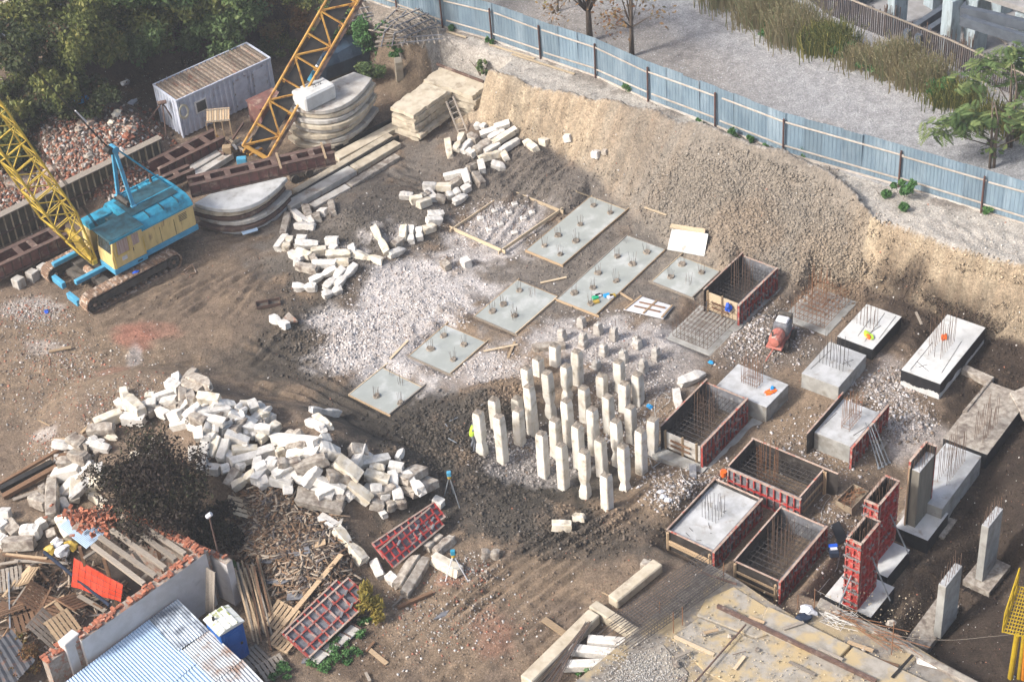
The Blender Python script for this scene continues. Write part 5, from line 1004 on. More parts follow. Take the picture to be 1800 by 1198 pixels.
cbox(1.69, 2.3, 1.95, 3.1, 1.2, 2.6, 'engine_cover', 'crane_cream'); cbox(1.755, 2.35, 1.9, 3.0, 2.605, 2.95, 'cover_roof', 'crane_dark', bevel=.06)
for k in range(5):
    z = 2.15+.09*k; cbox(-1.2, -.7, .735, .748, z, z+.03, 'louvre', 'machine_dark', bevel=0)
for x in (-.4, .5): cbox(x, x+.02, .737, .748, 1.5, 2.45, 'panel_seam', 'grease', bevel=0)
cbox(-.75, -.25, 3.35, 3.65, 3.25, 3.32, 'roof_hatch', 'crane_blue')
MB().tube(CP(2.7, 2.1, 1.75), CP(2.7, 2.9, 1.75), .42, 18).build('hoist_drum', 'grease', crane); cbox(2.3, 3.1, 2.0, 3.0, 1.2, 1.35, 'drum_bed', 'machine_dark')
# cab
cab = MB()
cb = [(1.62, .56), (3.60, .56), (3.60, 1.95), (1.62, 1.95)]
ct = [(1.62, .56), (3.40, .56), (3.40, 1.95), (1.62, 1.95)]
def wallq(b, p, q, z0, z1, hole=None):
    pass
k0 = [CP(f, s, 1.46) for f, s in cb]; k1_ = [CP(f, s, 2.15) for f, s in cb]; k2 = [CP(f, s, 3.2) for f, s in ct]
cab.v = k0+k1_+k2; cab.f = [(0, 1, 5, 4), (1, 2, 6, 5), (2, 3, 7, 6), (3, 0, 4, 7), (4, 5, 9, 8), (5, 6, 10, 9), (6, 7, 11, 10), (7, 4, 8, 11), (3, 2, 1, 0), (8, 9, 10, 11)]
cabo = cab.build('cab', 'crane_cream', crane, bevel=.025)
cbox(1.62, 3.64, .52, 1.97, 1.14, 1.455, 'cab_skirt', 'crane_bluelite'); cbox(1.5, 3.62, .40, 2.1, 3.205, 3.33, 'cab_roof', 'crane_dark', bevel=.04); cbox(1.5, 3.63, .395, .42, 3.15, 3.3, 'roof_edge', 'crane_blue', bevel=0)
def quadpart(name, pts, m, par, th=.012):
    n = (pts[1]-pts[0]).cross(pts[2]-pts[0]).normalized(); return MB().prism([p-n*th/2 for p in pts], n*th).build(name, m, par)
wn_ = quadpart('side_window', [CP(2.55, .552, 2.2), CP(3.25, .552, 2.2), CP(3.2, .552, 3.02), CP(2.55, .552, 3.02)], 'curtain', cabo); quadpart('window_frame', [CP(2.5, .556, 2.14), CP(3.32, .556, 2.14), CP(3.26, .556, 3.08), CP(2.5, .556, 3.08)], 'crane_yellow', cabo)
dr = cbox(1.75, 2.4, .535, .558, 1.5, 3.1, 'door', 'crane_cream', crane, .008); quadpart('door_window', [CP(1.9, .529, 2.35), CP(2.3, .529, 2.35), CP(2.3, .529, 3.0), CP(1.9, .529, 3.0)], 'curtain', dr); MB().tube(CP(2.33, .52, 2.05), CP(2.33, .50, 2.25), .02, 6).build('handle', 'grease', dr)
quadpart('windscreen', [CP(3.568, .68, 2.38), CP(3.568, 1.85, 2.38), CP(3.435, 1.85, 3.1), CP(3.435, .68, 3.1)], 'glass', cabo, .03); cbox(2.75, 3.05, .54, .558, 1.78, 2.0, 'notice', 'plastic_white', cabo, 0); cbox(1.95, 2.25, .508, .52, 1.26, 1.34, 'step_hole', 'grease', crane, 0)
cbox(-1.4, 1.5, 1.55, 3.3, 3.302, 3.315, 'roof_stain', 'crane_dark', bevel=0)  # thin dark plate showing the teal stain along the roof centre
for f_ in (-1.0, -.1, .8): cbox(f_, f_+.03, .95, 3.9, 3.1, 3.318, 'roof_seam', 'crane_dark', bevel=0)
MB().tube(CP(-1.0, 3.5, 3.2), CP(-1.0, 3.5, 3.75), .07, 8).build('exhaust', 'rust', crane)
for x in (1.68, 3.5): MB().tube(CP(x, .50, 1.5), CP(x, .50, 2.6), .018, 5).build('grab_rail', 'crane_yellow', crane)
# gantry
apx = CP(.95, 2.95, 6.55)
for s in (2.2, 3.7):
    MB().bar(CP(.95, s, 3.15), apx+CP(0, (s-2.95)*.14, -.05), .14, .18, Vector((1, 0, 0))).build('gantry_leg', 'crane_bluelite', crane)
    MB().bar(CP(-1.6, 2.3 if s < 3 else 3.5, 3.1), apx+CP(-.1, (s-2.95)*.1, 0), .07, .09).build('back_stay', 'crane_blue', crane)
    MB().bar(CP(-1.6, s, 3.28), CP(.9, s, 3.3), .08, .08).build('gantry_base', 'crane_blue', crane)
    MB().box(.8, 1.1, -s-.12, -s+.12, 3.05, 3.4).build('gantry_shoe', 'crane_bluelite', crane, bevel=.03)
MB().tube(apx+CP(0, -.25, 0), apx+CP(0, .25, 0), .2, 16).build('sheave', 'crane_bluelite', crane); MB().tube(apx+CP(.25, -.2, .05), apx+CP(.25, .2, .05), .2, 14).build('sheave', 'grease', crane)
MB().bar(CP(1.1, 2.3, 3.25), CP(1.1, 3.6, 3.25), .3, .25).build('winch_tray', 'grease', crane); MB().tube(CP(1.1, 2.4, 3.45), CP(1.1, 3.4, 3.45), .12, 10).build('gantry_winch', 'machine_dark', crane)
# lattice boom
def lattice(parent, base, d, side, L, w0, w1, dep0, dep1, m, n, taper=2.5, r=.055, rb_=.03, foot=True, skip=None):
    """box lattice from base along d; side = unit vector of its width; four chords, braces on all faces"""
    d = d.normalized(); up = side.cross(d).normalized()
    def at(t, i, j):
        k = min(1.0, t/taper) if taper else 1; w = w0+(w1-w0)*k; dp = dep0+(dep1-dep0)*k
        return base+d*t+side*(w/2*i)+up*(dp/2*j)
    ts = [L*k/n for k in range(n+1)]
    for i in (-1, 1):
        for j in (-1, 1):
            pts = [at(t, i, j) for t in [0, taper, L]] if taper else [at(0, i, j), at(L, i, j)]
            MB().path(pts, r, 6).build('chord', m, parent)
    for k in range(n):
        a, b = ts[k], ts[k+1]
        f = 1 if k % 2 else -1
        for j in (-1, 1):
            MB().bar(at(a, -f, j), at(b, f, j), rb_*1.6, rb_*1.6).build('brace', m, parent); MB().bar(at(b, -1, j), at(b, 1, j), rb_*1.6, rb_*1.6).build('cross_strut', m, parent)
        for i in (-1, 1):
            MB().bar(at(a, i, -f), at(b, i, f), rb_*1.6, rb_*1.6).build('brace', m, parent)
            MB().bar(at(b, i, -1), at(b, i, 1), rb_*1.6, rb_*1.6).build('cross_strut', m, parent)
    return at
al = R(73); bd = Vector((math.cos(al), 0, math.sin(al))); BL = 28.0
boom = MB().box(3.75, 4.05, -3.6, -2.0, 1.25, 1.55).build('boom_foot', 'crane_yellow', crane, bevel=.03)
at_ = lattice(boom, CP(3.9, 2.82, 1.4), bd, Vector((0, 1, 0)), BL, 1.35, 1.5, .35, 1.35, 'crane_yellow', 26, 3.2, .06, .032)
MB().obox(CP(3.95, 2.82, 1.75)+bd*.5, bd*.9, Vector((0, .68, 0)), bd.cross(Vector((0, 1, 0)))*.1).build('foot_plate', 'crane_yellow', boom, bevel=.02)
tip = CP(3.9, 2.82, 1.4)+bd*BL
for s in (-.35, .35):
    MB().tube(apx+CP(.2, s*.4, .05), tip+CP(-.5, s, 0), .022, 5).build('pendant_rope', 'grease', crane)
    q = apx+(tip-apx)*.42+CP(0, s*.5, 0); MB().tube(q, q+(tip-apx).normalized()*.9, .06, 6).build('turnbuckle', 'crane_bluelite' if s > 0 else 'plastic_white', crane)
q = apx+(tip-apx)*.1; MB().tube(q, q+(tip-apx).normalized()*1.0, .05, 6).build('turnbuckle', 'plastic_white', crane)
for k_ in range(4): MB().tube(CP(2.7, 2.35+.15*k_, 1.95), CP(3.3+.05*k_, 2.5+.2*k_, 2.1)+bd*22, .013, 4).build('hoist_rope', 'grease', crane)
blobby('rag', 239, 478, .18, .12, .1, 'plastic_blue', 'dark blue rag hung over the near crane track', 'rag', 33, z=1.0); blobby('plastic_bag', 82, 547, .14, .12, .08, 'plastic_blue', 'small blue bag lying in front of the crane', 'bag', 34, dz=.05)
t = thing('rusty_bracket', 'twisted rusty bracket lying behind the near crane track', 'scrap', G(322, 478))
for a_, b_ in (((.0, 0, .05), (.5, .3, .25)), ((.5, .3, .25), (.7, -.2, .05)), ((.1, -.3, .05), (.5, .3, .22)), ((-.1, -.25, .05), (.7, -.25, .05))): MB().tube(a_, b_, .03, 6).build('bar', 'track', t)
# ------------------------------------------------------------------ rusty steel moulds
def trough(p, q, w, h, m, label, ribs=9, name='steel_mould', over=None, z=0.0, holes=True, m2='rust', side=None):
    """open steel mould from p to q (upper near edge line at height z+h): side plates, ribs, top flanges, cross ties"""
    P, Q = W(*p, z+h), W(*q, z+h); d = (Q-P); L = d.length; d.normalize(); n = Vector((d.y, -d.x, 0)); n = n if n.y < 0 else -n      # n towards the camera
    t = thing(name, label, 'steel mould', Vector((P.x, P.y, z)), axes_quat(d, -n, ZX), 'rusty steel moulds')
    MB().box(0, L, 0, w, 0, .03).build('floor_plate', m2, t)
    for y in (0.0, w-.02): MB().box(0, L, y, y+.02, .03, h-.06).build('side_plate', m, t)
    for y0, y1 in ((-.14, .12), (w-.12, w+.14)): MB().box(0, L, y0, y1, h-.06, h).build('flange', m2, t)
    MB().box(0, L, -.14, 0, 0, .05).build('bottom_flange', m2, t); 
    for k in range(ribs+1):
        x = L*k/ribs; x = min(max(x, .02), L-.02)
        MB().box(x-.015, x+.015, -.13, 0, .05, h-.06).build('rib', m2, t)
    if holes:
        for k in range(1, max(3, ribs//2)):
            x = L*k/max(3, ribs//2)+rb.uniform(-.2, .2); MB().box(x-.16, x+.16, .12, w-.12, h-.05, h-.01).build('cross_tie', m2, t)
    return t, L, d, n
trough((333, 325), (587, 266.5), .75, .75, 'rust_red', 'red-brown steel mould lying across the curved slabs', 15, z=1.78)
for fx, m in ((.62, 'timber'), (.93, 'timber')):
    a_ = W(333+254*fx-5, 318-57*fx-14, 2.57); b_ = W(333+254*fx+4, 318-57*fx+14, 2.57); o = MB().bar(a_-a_, b_-a_, .12, .07).build('plank', m, None); o.location = a_; tag(o, 'short plank laid across the red-brown mould, '+('nearer its middle' if fx < .8 else 'at its right end'), 'plank')
trough((278, 296), (393, 239), 1.0, .8, 'rust_red', 'dark brown steel mould frame beside the grey cabin', 8, z=.35, m2='rust')
trough((-30, 478), (128, 404), 1.0, .85, 'rust_red', 'dark red steel mould at the left edge before the ribbed wall', 10, z=.45)
trough((262, 330), (340, 296), .5, .5, 'rust', 'narrow rusty mould behind the crane house', 5, z=.5)
px_box('concrete_beam', [(330, 292), (400, 252), (408, 258), (340, 299)], .55, .4, 'slab_grey', 'grey concrete beam below the brown mould frame', 'beam'); px_box('concrete_beam', [(338, 303), (404, 264), (410, 270), (350, 308)], .45, .35, 'slab_grey', 'second grey beam below the brown mould frame', 'beam')
for i, (x, y) in enumerate(((30, 490), (55, 478), (75, 468))): px_box('concrete_block', [(x-12, y), (x, y-8), (x+13, y-4), (x, y+5)], .55, .6, 'slab_grey', f'grey support block under the dark red mould, {ORD[i]} from the left', 'concrete block')
# ribbed steel wall
P, Q = W(-40, 397, 1.9), W(280, 241, 1.9); d = (Q-P); L = d.length; d.normalize(); n = Vector((d.y, -d.x, 0)); n = n if n.y < 0 else -n
t = thing('ribbed_steel_wall', 'long tan ribbed steel wall holding back the brick rubble', 'steel wall', Vector((P.x, P.y, -.1)), axes_quat(d, -n, ZX))
MB().box(0, L, .0, .03, 0, 1.95).build('plate', 'plate_dark', t); MB().box(-.05, L+.05, -.22, .25, 1.952, 2.01).build('top_flange', 'timber_grey', t); MB().box(0, L, -.2, 0, .9, .94).build('mid_flange', 'rust', t)
for k in range(27): x = .2+(L-.4)*k/26; MB().box(x-.02, x+.02, -.16, 0, .0, 1.95).build('rib', 'rib_pale', t)
MB().box(0, L, -.25, 0, 0, .05).build('bottom_flange', 'rust', t)
# ------------------------------------------------------------------ site cabin (container)
cc, hu, hv, a = rect((268, 150), (430, 75), (476, 100), (312, 173), 2.6); a = R(36.5); hu, hv = 3.2, 1.2
cz = HT(cc.x, cc.y); t = thing('site_cabin', 'pale grey corrugated site cabin with a leaf-strewn rusty roof', 'cabin', (cc.x, cc.y, 0), a)
def corr(parent, name, m, A, B, z0, z1, out, pitch=.33, amp=.06):
    """trapezoid sheet from A to B (xy), z0..z1"""
    A = Vector((A[0], A[1], 0)); B = Vector((B[0], B[1], 0)); d = B-A; L = d.length; d /= L; out = Vector((out[0], out[1], 0)).normalized(); n = max(2, int(L/pitch)); b = MB(); xs = []
    for k in range(n):
        x = L*k/n; p_ = L/n; xs += [(x, 0), (x+p_*.38, 0), (x+p_*.5, amp), (x+p_*.88, amp)]
    xs.append((L, 0))
    for x, o_ in xs: p_ = A+d*x+out*o_; b.v += [p_+ZX*z0, p_+ZX*z1]
    for k in range(len(xs)-1): b.f.append((2*k, 2*k+2, 2*k+3, 2*k+1))
    return b.build(name, m, parent)
corr(t, 'long_wall', 'cabin_wall', (-hu, -hv), (hu, -hv), .1, 2.45, (0, -1)); corr(t, 'end_wall', 'cabin_wall', (-hu, hv), (-hu, -hv), .1, 2.45, (-1, 0)); corr(t, 'long_wall', 'cabin_wall', (hu, hv), (-hu, hv), .1, 2.45, (0, 1)); corr(t, 'end_wall', 'cabin_wall', (hu, -hv), (hu, hv), .1, 2.45, (1, 0))
for x in (-hu, hu):
    for y in (-hv, hv): MB().box(x-.06, x+.06, y-.06, y+.06, .0, 2.5).build('corner_post', 'cabin_wall', t)
for (x0, x1, y0, y1) in ((-hu-.07, hu+.07, -hv-.09, -hv-.01), (-hu-.07, hu+.07, hv+.01, hv+.09)): MB().box(x0, x1, y0, y1, 2.45, 2.58).build('roof_rail', 'cabin_wall', t)
for x in (-hu-.09, hu+.01): MB().box(x, x+.08, -hv, hv, 2.45, 2.58).build('roof_rail', 'cabin_wall', t)
nr = 24
for k in range(nr):
    x = -hu+.02+(2*hu-.04)*(k+.5)/nr; w_ = (2*hu-.04)/nr/2
    MB().prism([(x-w_, 0, 2.50), (x-w_*.45, 0, 2.50), (x-w_*.25, 0, 2.575), (x+w_*.45, 0, 2.575), (x+w_*.75, 0, 2.50), (x+w_, 0, 2.50), (x+w_, 0, 2.47), (x-w_, 0, 2.47)], (0, 2*hv-.02, 0)).build('roof_rib', 'cabin_roof', t).location = (0, -hv+.01, 0)
wf = MB().box(-hu+1.05, -hu+1.85, -hv-.09, -hv-.03, 1.15, 1.95).build('window', 'paint_white', t, bevel=.01); MB().box(-hu+1.14, -hu+1.76, -hv-.105, -hv-.091, 1.24, 1.86).build('pane', 'glass', wf)
for x0 in (.55, 1.9):
    dd = MB().box(x0, x0+.95, -hv-.085, -hv-.03, .15, 2.2).build('door', 'cabin_wall', t, bevel=.01); MB().tube((x0+.85, -hv-.13, 1.1), (x0+.85, -hv-.13, 1.3), .02, 6).build('handle', 'steel_clamp', dd)
    for z in (.4, 1.2, 1.95): MB().box(x0-.04, x0+.03, -hv-.1, -hv-.086, z, z+.12).build('hinge', 'steel_clamp', dd)
t2 = thing('hose_coil', 'cream hose coil hung on the corner of the grey cabin', 'hose', Vector((cc.x, cc.y, 0)), a)
for k in range(6):
    r_ = .28+.02*k; MB().path([(-hu+.25+r_*math.cos(6.28*q/20)*.8, -hv-.16-.012*(k % 3), 1.75+r_*1.25*math.sin(6.28*q/20)) for q in range(21)], .017, 5).build('turn', 'hose_cream', t2)
tr = thing('rusty_tripod', 'rusty steel tripod standing at the end of the grey cabin', 'tripod', G(285, 238)); top = W(285, 180, 2.2)-tr.location
for x, y in ((258, 216), (293, 243), (316, 228)): MB().tube(G(x, y)-tr.location, top, .045, 6).build('leg', 'rust', tr)
MB().tube(top-Vector((.25, .05, 0)), top+Vector((.25, -.05, .05)), .12, 8).build('head', 'rust', tr)
# ------------------------------------------------------------------ second boom, orange
fb = W(448, 268, .9); az = R(38); best = None
for e in range(20, 75):
    for az_ in range(0, 120, 2):
        dv = Vector((math.cos(R(az_))*math.cos(R(e)), math.sin(R(az_))*math.cos(R(e)), math.sin(R(e))))
        if e not in (38,): continue
        q = fb+dv*16; x, y = to_px(*q); er = abs((x-448)*(0-268)-(y-268)*(600-448))/300
        if y < 268 and (best is None or er < best[0]): best = (er, dv)
od = best[1]; view = (fb-Vector((0, 0, CAM_H))).normalized(); sd_ = od.cross(view).normalized()
t = thing('lattice_boom', 'weathered orange lattice boom of a second crane rising past the slab stacks', 'crane boom', fb)
at_ = lattice(t, Vector((0, 0, 0)), od, sd_, 26, 1.55, 1.55, 1.1, 1.1, 'boom_orange', 18, 0, .075, .055)
upv = sd_.cross(od).normalized()
for i, w_ in ((1.0, .10),):
    MB().bar(sd_*.95*(1 if to_px(*(fb+sd_))[0] > to_px(*fb)[0] else -1), od*26+sd_*.95*(1 if to_px(*(fb+sd_))[0] > to_px(*fb)[0] else -1), .16, .3, upv).build('side_rail', 'rust', t)
MB().obox(od*.05, sd_*.8, od*.12, upv*.2).build('boom_foot', 'boom_orange', t, bevel=.03)
MB().obox(od*13-upv*.35*(1 if (upv.y > 0) else -1), sd_*.5, od*12.6, upv*.02).build('interior_shade', 'grease', t)  # dark sheet standing in for the shaded depth inside the boom
mb_ = thing('winch_frame', 'dark tangle of winches and frames at the foot of the orange boom', 'winch', G(425, 285))
for k in range(16):
    p = Vector((rb.uniform(-1.1, 1.0), rb.uniform(-.6, 1.2), rb.uniform(.2, .9))); an = rb.choice([a, a+1.57, a+.5]); l = rb.uniform(.4, .9)
    MB().bar(p, p+Vector((math.cos(an)*l*2, math.sin(an)*l*2, rb.uniform(-.2, .3))), .09, .12).build('frame_bar', rb.choice(['rust', 'machine_dark', 'boom_orange', 'steel_tan']), mb_)
for k in range(4): p = Vector((rb.uniform(-.8, .8), rb.uniform(-.3, .9), rb.uniform(.5, .9))); MB().tube(p, p+UX*.5, .2, 12).build('drum', rb.choice(['machine_dark', 'plywood_grey', 'grease']), mb_)
MB().box(-.2, .35, -.55, -.2, .1, .55).build('control_box', 'crane_bluelite', mb_, bevel=.02); MB().box(-1.0, -.5, .2, .6, .1, .9).build('crate', 'timber', mb_, bevel=.02)
bx = thing('steel_box', 'faded red steel box half hidden behind the orange boom', 'box', W(468, 175, 1.4).xy.to_3d(), R(36)); MB().box(-.9, .9, -.7, .7, 0, 1.4).build('body', 'rust_red', bx, bevel=.03); MB().box(-.95, .95, -.75, .75, 1.402, 1.46).build('lid', 'rust_red', bx)
tp = thing('timber_pallet', 'tilted pallet of pale slats leaning on the grey cabin', 'pallet', W(385, 212, .9))
for k in range(9): MB().bar((-.6+.15*k, -.45, .2), (-.6+.15*k, .45, .55), .12, .03).build('slat', 'timber_pale' if k % 2 else 'timber', tp)
for y in (-.4, .35): MB().bar((-.7, y, .2+.38*(y+.45)), (.7, y, .2+.38*(y+.45)), .08, .08).build('runner', 'timber_grey', tp)
for k in range(4): MB().bar((-.7+k*.45, -.4, .15), (-.7+k*.45, -.4, -.8), .06, .06).build('leg', 'timber', tp)
# ------------------------------------------------------------------ curved slab segments
def seg_stack(pts, zt, n, th, label, mats, gap=.07, jit=.2):
    P = [W(*p, zt) for p in pts]; c = sum(P, Vector())/len(P)
    for k in range(n):
        z = zt-k*(th+gap); off = Vector((rb.uniform(-jit, jit), rb.uniform(-jit, jit), 0)) if k else Vector()
        o = MB().prism([Vector((p.x-c.x, p.y-c.y, 0)) for p in P], (0, 0, -th)).build('curved_segment', mats[k % len(mats)], None, bevel=.025); o.location = (c.x+off.x, c.y+off.y, z); o.rotation_euler = (0, 0, rb.uniform(-.03, .03) if k else 0)
        tag(o, f'curved concrete segment, {"top one" if k == 0 else ORD[k]+" from the top"} of the {label}', 'concrete segment', label)
def arc(p, q, sag, n=9):
    """points from p to q bulging by sag pixels to the lower right"""
    nx_, ny_ = -(q[1]-p[1]), q[0]-p[0]; l = math.hypot(nx_, ny_); nx_, ny_ = nx_/l, ny_/l
    return [(p[0]+(q[0]-p[0])*k/n+nx_*sag*4*(k/n)*(1-k/n), p[1]+(q[1]-p[1])*k/n+ny_*sag*4*(k/n)*(1-k/n)) for k in range(n+1)]
seg_stack([(500, 176)]+arc((517, 189), (654, 137), 27)+[(622, 126)], 2.75, 8, .26, 'tall stack of curved segments', ['slab_grey', 'slab_tan', 'slab_grey', 'slab_tan'])
seg_stack(arc((341, 357), (505, 312), 30)+[(470, 305), (400, 322)], 1.75, 6, .24, 'low stack of curved segments', ['lime_white', 'slab_tan', 'rust', 'slab_grey', 'rust'])
tb = thing('concrete_block', 'large white concrete block on top of the curved segments', 'concrete block', W(557, 178, 2.75), R(38)); MB().box(-1.15, 1.0, -.62, .72, 0, .95).build('block', 'lime_white', tb, bevel=.1)
for x in (-.1, .25): MB().path([(x, 0, .95), (x, 0, 1.08), (x+.15, 0, 1.08), (x+.15, 0, .95)], .02).build('lifting_loop', 'rebar_grey', tb)
o = px_box('concrete_wedge', [(420, 398), (447, 388), (454, 404), (427, 412)], .3, .06, 'tin_blue', 'pale blue board leaning on the low segment stack', 'board')
# tarped truck
tk = thing('tarped_truck', 'dark navy truck under a sagging tarpaulin behind the segments', 'truck', W(596, 124, 0.4), R(30))
b = MB(); sec_ = [(-1.0, .3), (-1.05, 1.2), (-.75, 1.75), (0, 1.95), (.75, 1.75), (1.05, 1.2), (1.0, .3)]
for x, s in ((-1.6, .9), (-1.3, 1.0), (-.3, .96), (.6, 1.02), (1.5, .98), (1.75, .88)):
    for y, z in sec_: b.v.append(Vector((x, y*s, z*s+rb.uniform(-.05, .05))))
for i in range(5):
    for j in range(6): b.f.append((i*7+j, i*7+j+1, (i+1)*7+j+1, (i+1)*7+j))
b.f.append(tuple(range(7))); b.f.append(tuple(35+6-j for j in range(7))); b.build('tarpaulin', 'tarp_navy', tk)
MB().box(-2.3, -1.6, -.85, .85, .3, 1.25).build('cab', 'crane_bluelite', tk, bevel=.12); MB().box(-2.25, -1.65, -.8, .8, 1.252, 1.3).build('cab_roof', 'paint_white', tk); MB().box(-2.3, 1.8, -.8, .8, -.1, .29).build('chassis', 'machine_dark', tk)
for x in (-1.9, 1.1):
    for y in (-.85, .85): MB().tube((x, y-.12, -.05), (x, y+.12, -.05), .4, 14).build('wheel', 'grease', tk)
MB().path([(-.6+.25*math.cos(q*.6)+rb.uniform(-.08, .08), .1+.25*math.sin(q*.6), 2.0) for q in range(22)], .03, 5).build('rope', 'hose_cream', tk)
# ------------------------------------------------------------------ slab stacks and ladder
def slab_stack(corn, zt, n, label, base_h=.0):
    c, hu, hv, a = rect(*corn, zt); th = (zt+.25-base_h)/n; base = []
    for k in range(n):
        r = random.Random(n*10+k); b = MB(); q = 14; ring = []
        for (x0, y0, x1, y1, m_) in ((-hu, -hv, hu, -hv, q), (hu, -hv, hu, hv, 6), (hu, hv, -hu, hv, q), (-hu, hv, -hu, -hv, 6)):
            for i in range(m_): f = i/m_; ring.append((x0+(x1-x0)*f+r.uniform(-.07, .07), y0+(y1-y0)*f+r.uniform(-.06, .06)))
        m = len(ring); t_ = th*.74
        b.v = [Vector((x, y, 0)) for x, y in ring]+[Vector((x*.99+r.uniform(-.02, .02), y*.98, t_)) for x, y in ring]
        b.f = [tuple(range(m-1, -1, -1)), tuple(range(m, 2*m))]+[(i, (i+1) % m, m+(i+1) % m, m+i) for i in range(m)]
        o = b.build('floor_slab', 'slab_tan', None); o.location = (c.x+r.uniform(-.2, .2), c.y+r.uniform(-.2, .2), zt-(k+1)*th+.02); o.rotation_euler = (r.uniform(-.012, .012), r.uniform(-.012, .012), a+r.uniform(-.03, .03))
        tag(o, f'worn tan concrete slab, {"top one" if k == 0 else ORD[k]+" from the top"} of the {label}', 'concrete slab', label)
slab_stack(((684, 185), (748, 144), (791, 155), (730, 200)), 2.0, 8, 'front slab stack', 0); slab_stack(((752, 140), (775, 113), (858, 146), (838, 168)), 1.9, 6, 'rear slab stack', .1)
ra = W(768, 114, 1.95); rz = W(850, 145, 1.95); o = MB().bar((0, 0, .05), rz-ra+Vector((0, 0, .05)), .1, .14).build('rail', 'rust', None); o.location = ra; tag(o, 'rusty rail lying on the rear slab stack', 'rail')
ld = thing('ladder', 'grey timber ladder leaning on the front slab stack', 'ladder', G(812, 236)); A0, A1 = G(806, 234)-ld.location, W(784, 178, 1.95)-ld.location; B0, B1 = G(821, 231)-ld.location, W(796, 170, 1.95)-ld.location
for p, q in ((A0, A1), (B0, B1)): MB().bar(p, q, .07, .09).build('stile', 'timber_grey', ld)
for k in range(6): f = (k+.6)/6.2; MB().bar(A0.lerp(A1, f), B0.lerp(B1, f), .05, .05).build('rung', 'timber_grey', ld)
# rails and beams along the yard edge
for p, q, w_, h_, m, lab, nm, dz in (((589, 262), (694, 209), .12, .3, 'grease', 'dark steel rail running up towards the slab stacks, farther one', 'rail', .2), ((590, 279), (697, 222), .7, .3, 'slab_tan', 'tan concrete beam beside the farther steel rail', 'concrete_beam', .15), ((519, 340), (687, 241), .45, .4, 'slab_tan', 'pale concrete beam between the two steel rails', 'concrete_beam', .2), ((504, 354), (701, 242), .13, .35, 'grease', 'dark steel rail running up the yard edge, nearer one', 'rail', .22), ((505, 364), (620, 300), .75, .35, 'slab_grey', 'stained concrete beam below the nearer steel rail', 'concrete_beam', .15), ((622, 298), (698, 252), .7, .3, 'slab_tan', 'upper concrete beam below the nearer steel rail', 'concrete_beam', .15), ((548, 365), (612, 330), .5, .3, 'slab_grey', 'low grey beam sinking into the mud', 'concrete_beam', .06), ((614, 328), (699, 276), .5, .3, 'concrete_dirty', 'low muddy beam end near the front slab stack', 'concrete_beam', .06)):
    a_, b_ = G(*p, dz), G(*q, dz); o = MB().bar((0, 0, 0), b_-a_, w_, h_).build(nm, m, None, bevel=.02); o.location = a_; tag(o, lab, 'rail' if nm == 'rail' else 'concrete beam', 'rails and beams along the yard edge')
tr = thing('rail_bogie', 'tan rail bogie frame under the red-brown mould', 'bogie', G(530, 312)); MB().box(-.8, .8, -.2, .2, .2, .7).build('frame', 'steel_tan', tr, bevel=.06).rotation_euler = (0, 0, R(30))
for s in (-.45, .45): MB().tube((s*.87+.1, s*.5-.3, .25), (s*.87-.1, s*.5+.0, .25), .25, 14).build('wheel', 'machine_dark', tr)
t = thing('steel_tray', 'rusty steel tray lying on the brown yard', 'tray', G(472, 536), R(8)); MB().box(-.6, .6, -.22, .22, 0, .03).build('floor', 'machine_dark', t)
for (x0, x1, y0, y1) in ((-.62, .62, -.25, -.221), (-.62, .62, .221, .25), (-.62, -.601, -.22, .22), (.601, .62, -.22, .22), (-.01, .01, -.22, .22)): MB().box(x0, x1, y0, y1, .03, .2).build('side', 'rust', t)
o = MB().prism([(-.5, -.3, 0), (.45, -.25, 0), (.0, .35, .12)], (0, 0, .12)).build('earth_clod', 'mortar', None); o.location = G(508, 562, .05); tag(o, 'brown wedge of earth right of the lone offcut', 'clod')
# ------------------------------------------------------------------ corrugated site fence
PB = [(612, -12), (700, 20), (780, 48), (867, 72), (952, 102), (1049, 135), (1141, 177), (1259, 222), (1378, 269), (1581, 326), (1726, 371), (1870, 415)]
fp = [W(*p, BANK_Z) for p in PB]
fo = fp[0].copy(); fo.z = 0; fence = thing('site_fence', 'blue-grey corrugated metal fence on rusty posts along the bank', 'fence', fo)
def corr_mesh(L, H, pitch=.19, amp=.016):
    b = MB(); n = int(L/pitch); xs = []
    for k in range(n):
        x = L*k/n; p_ = L/n; xs += [(x, 0), (x+p_*.4, 0), (x+p_*.5, amp), (x+p_*.9, amp)]
    xs.append((L, 0))
    for x, o_ in xs: b.v += [Vector((x, o_, 0)), Vector((x, o_, H))]
    for k in range(len(xs)-1): b.f.append((2*k, 2*k+2, 2*k+3, 2*k+1))
    return b.mesh('sheet', 'fence_sheet', fix=False)
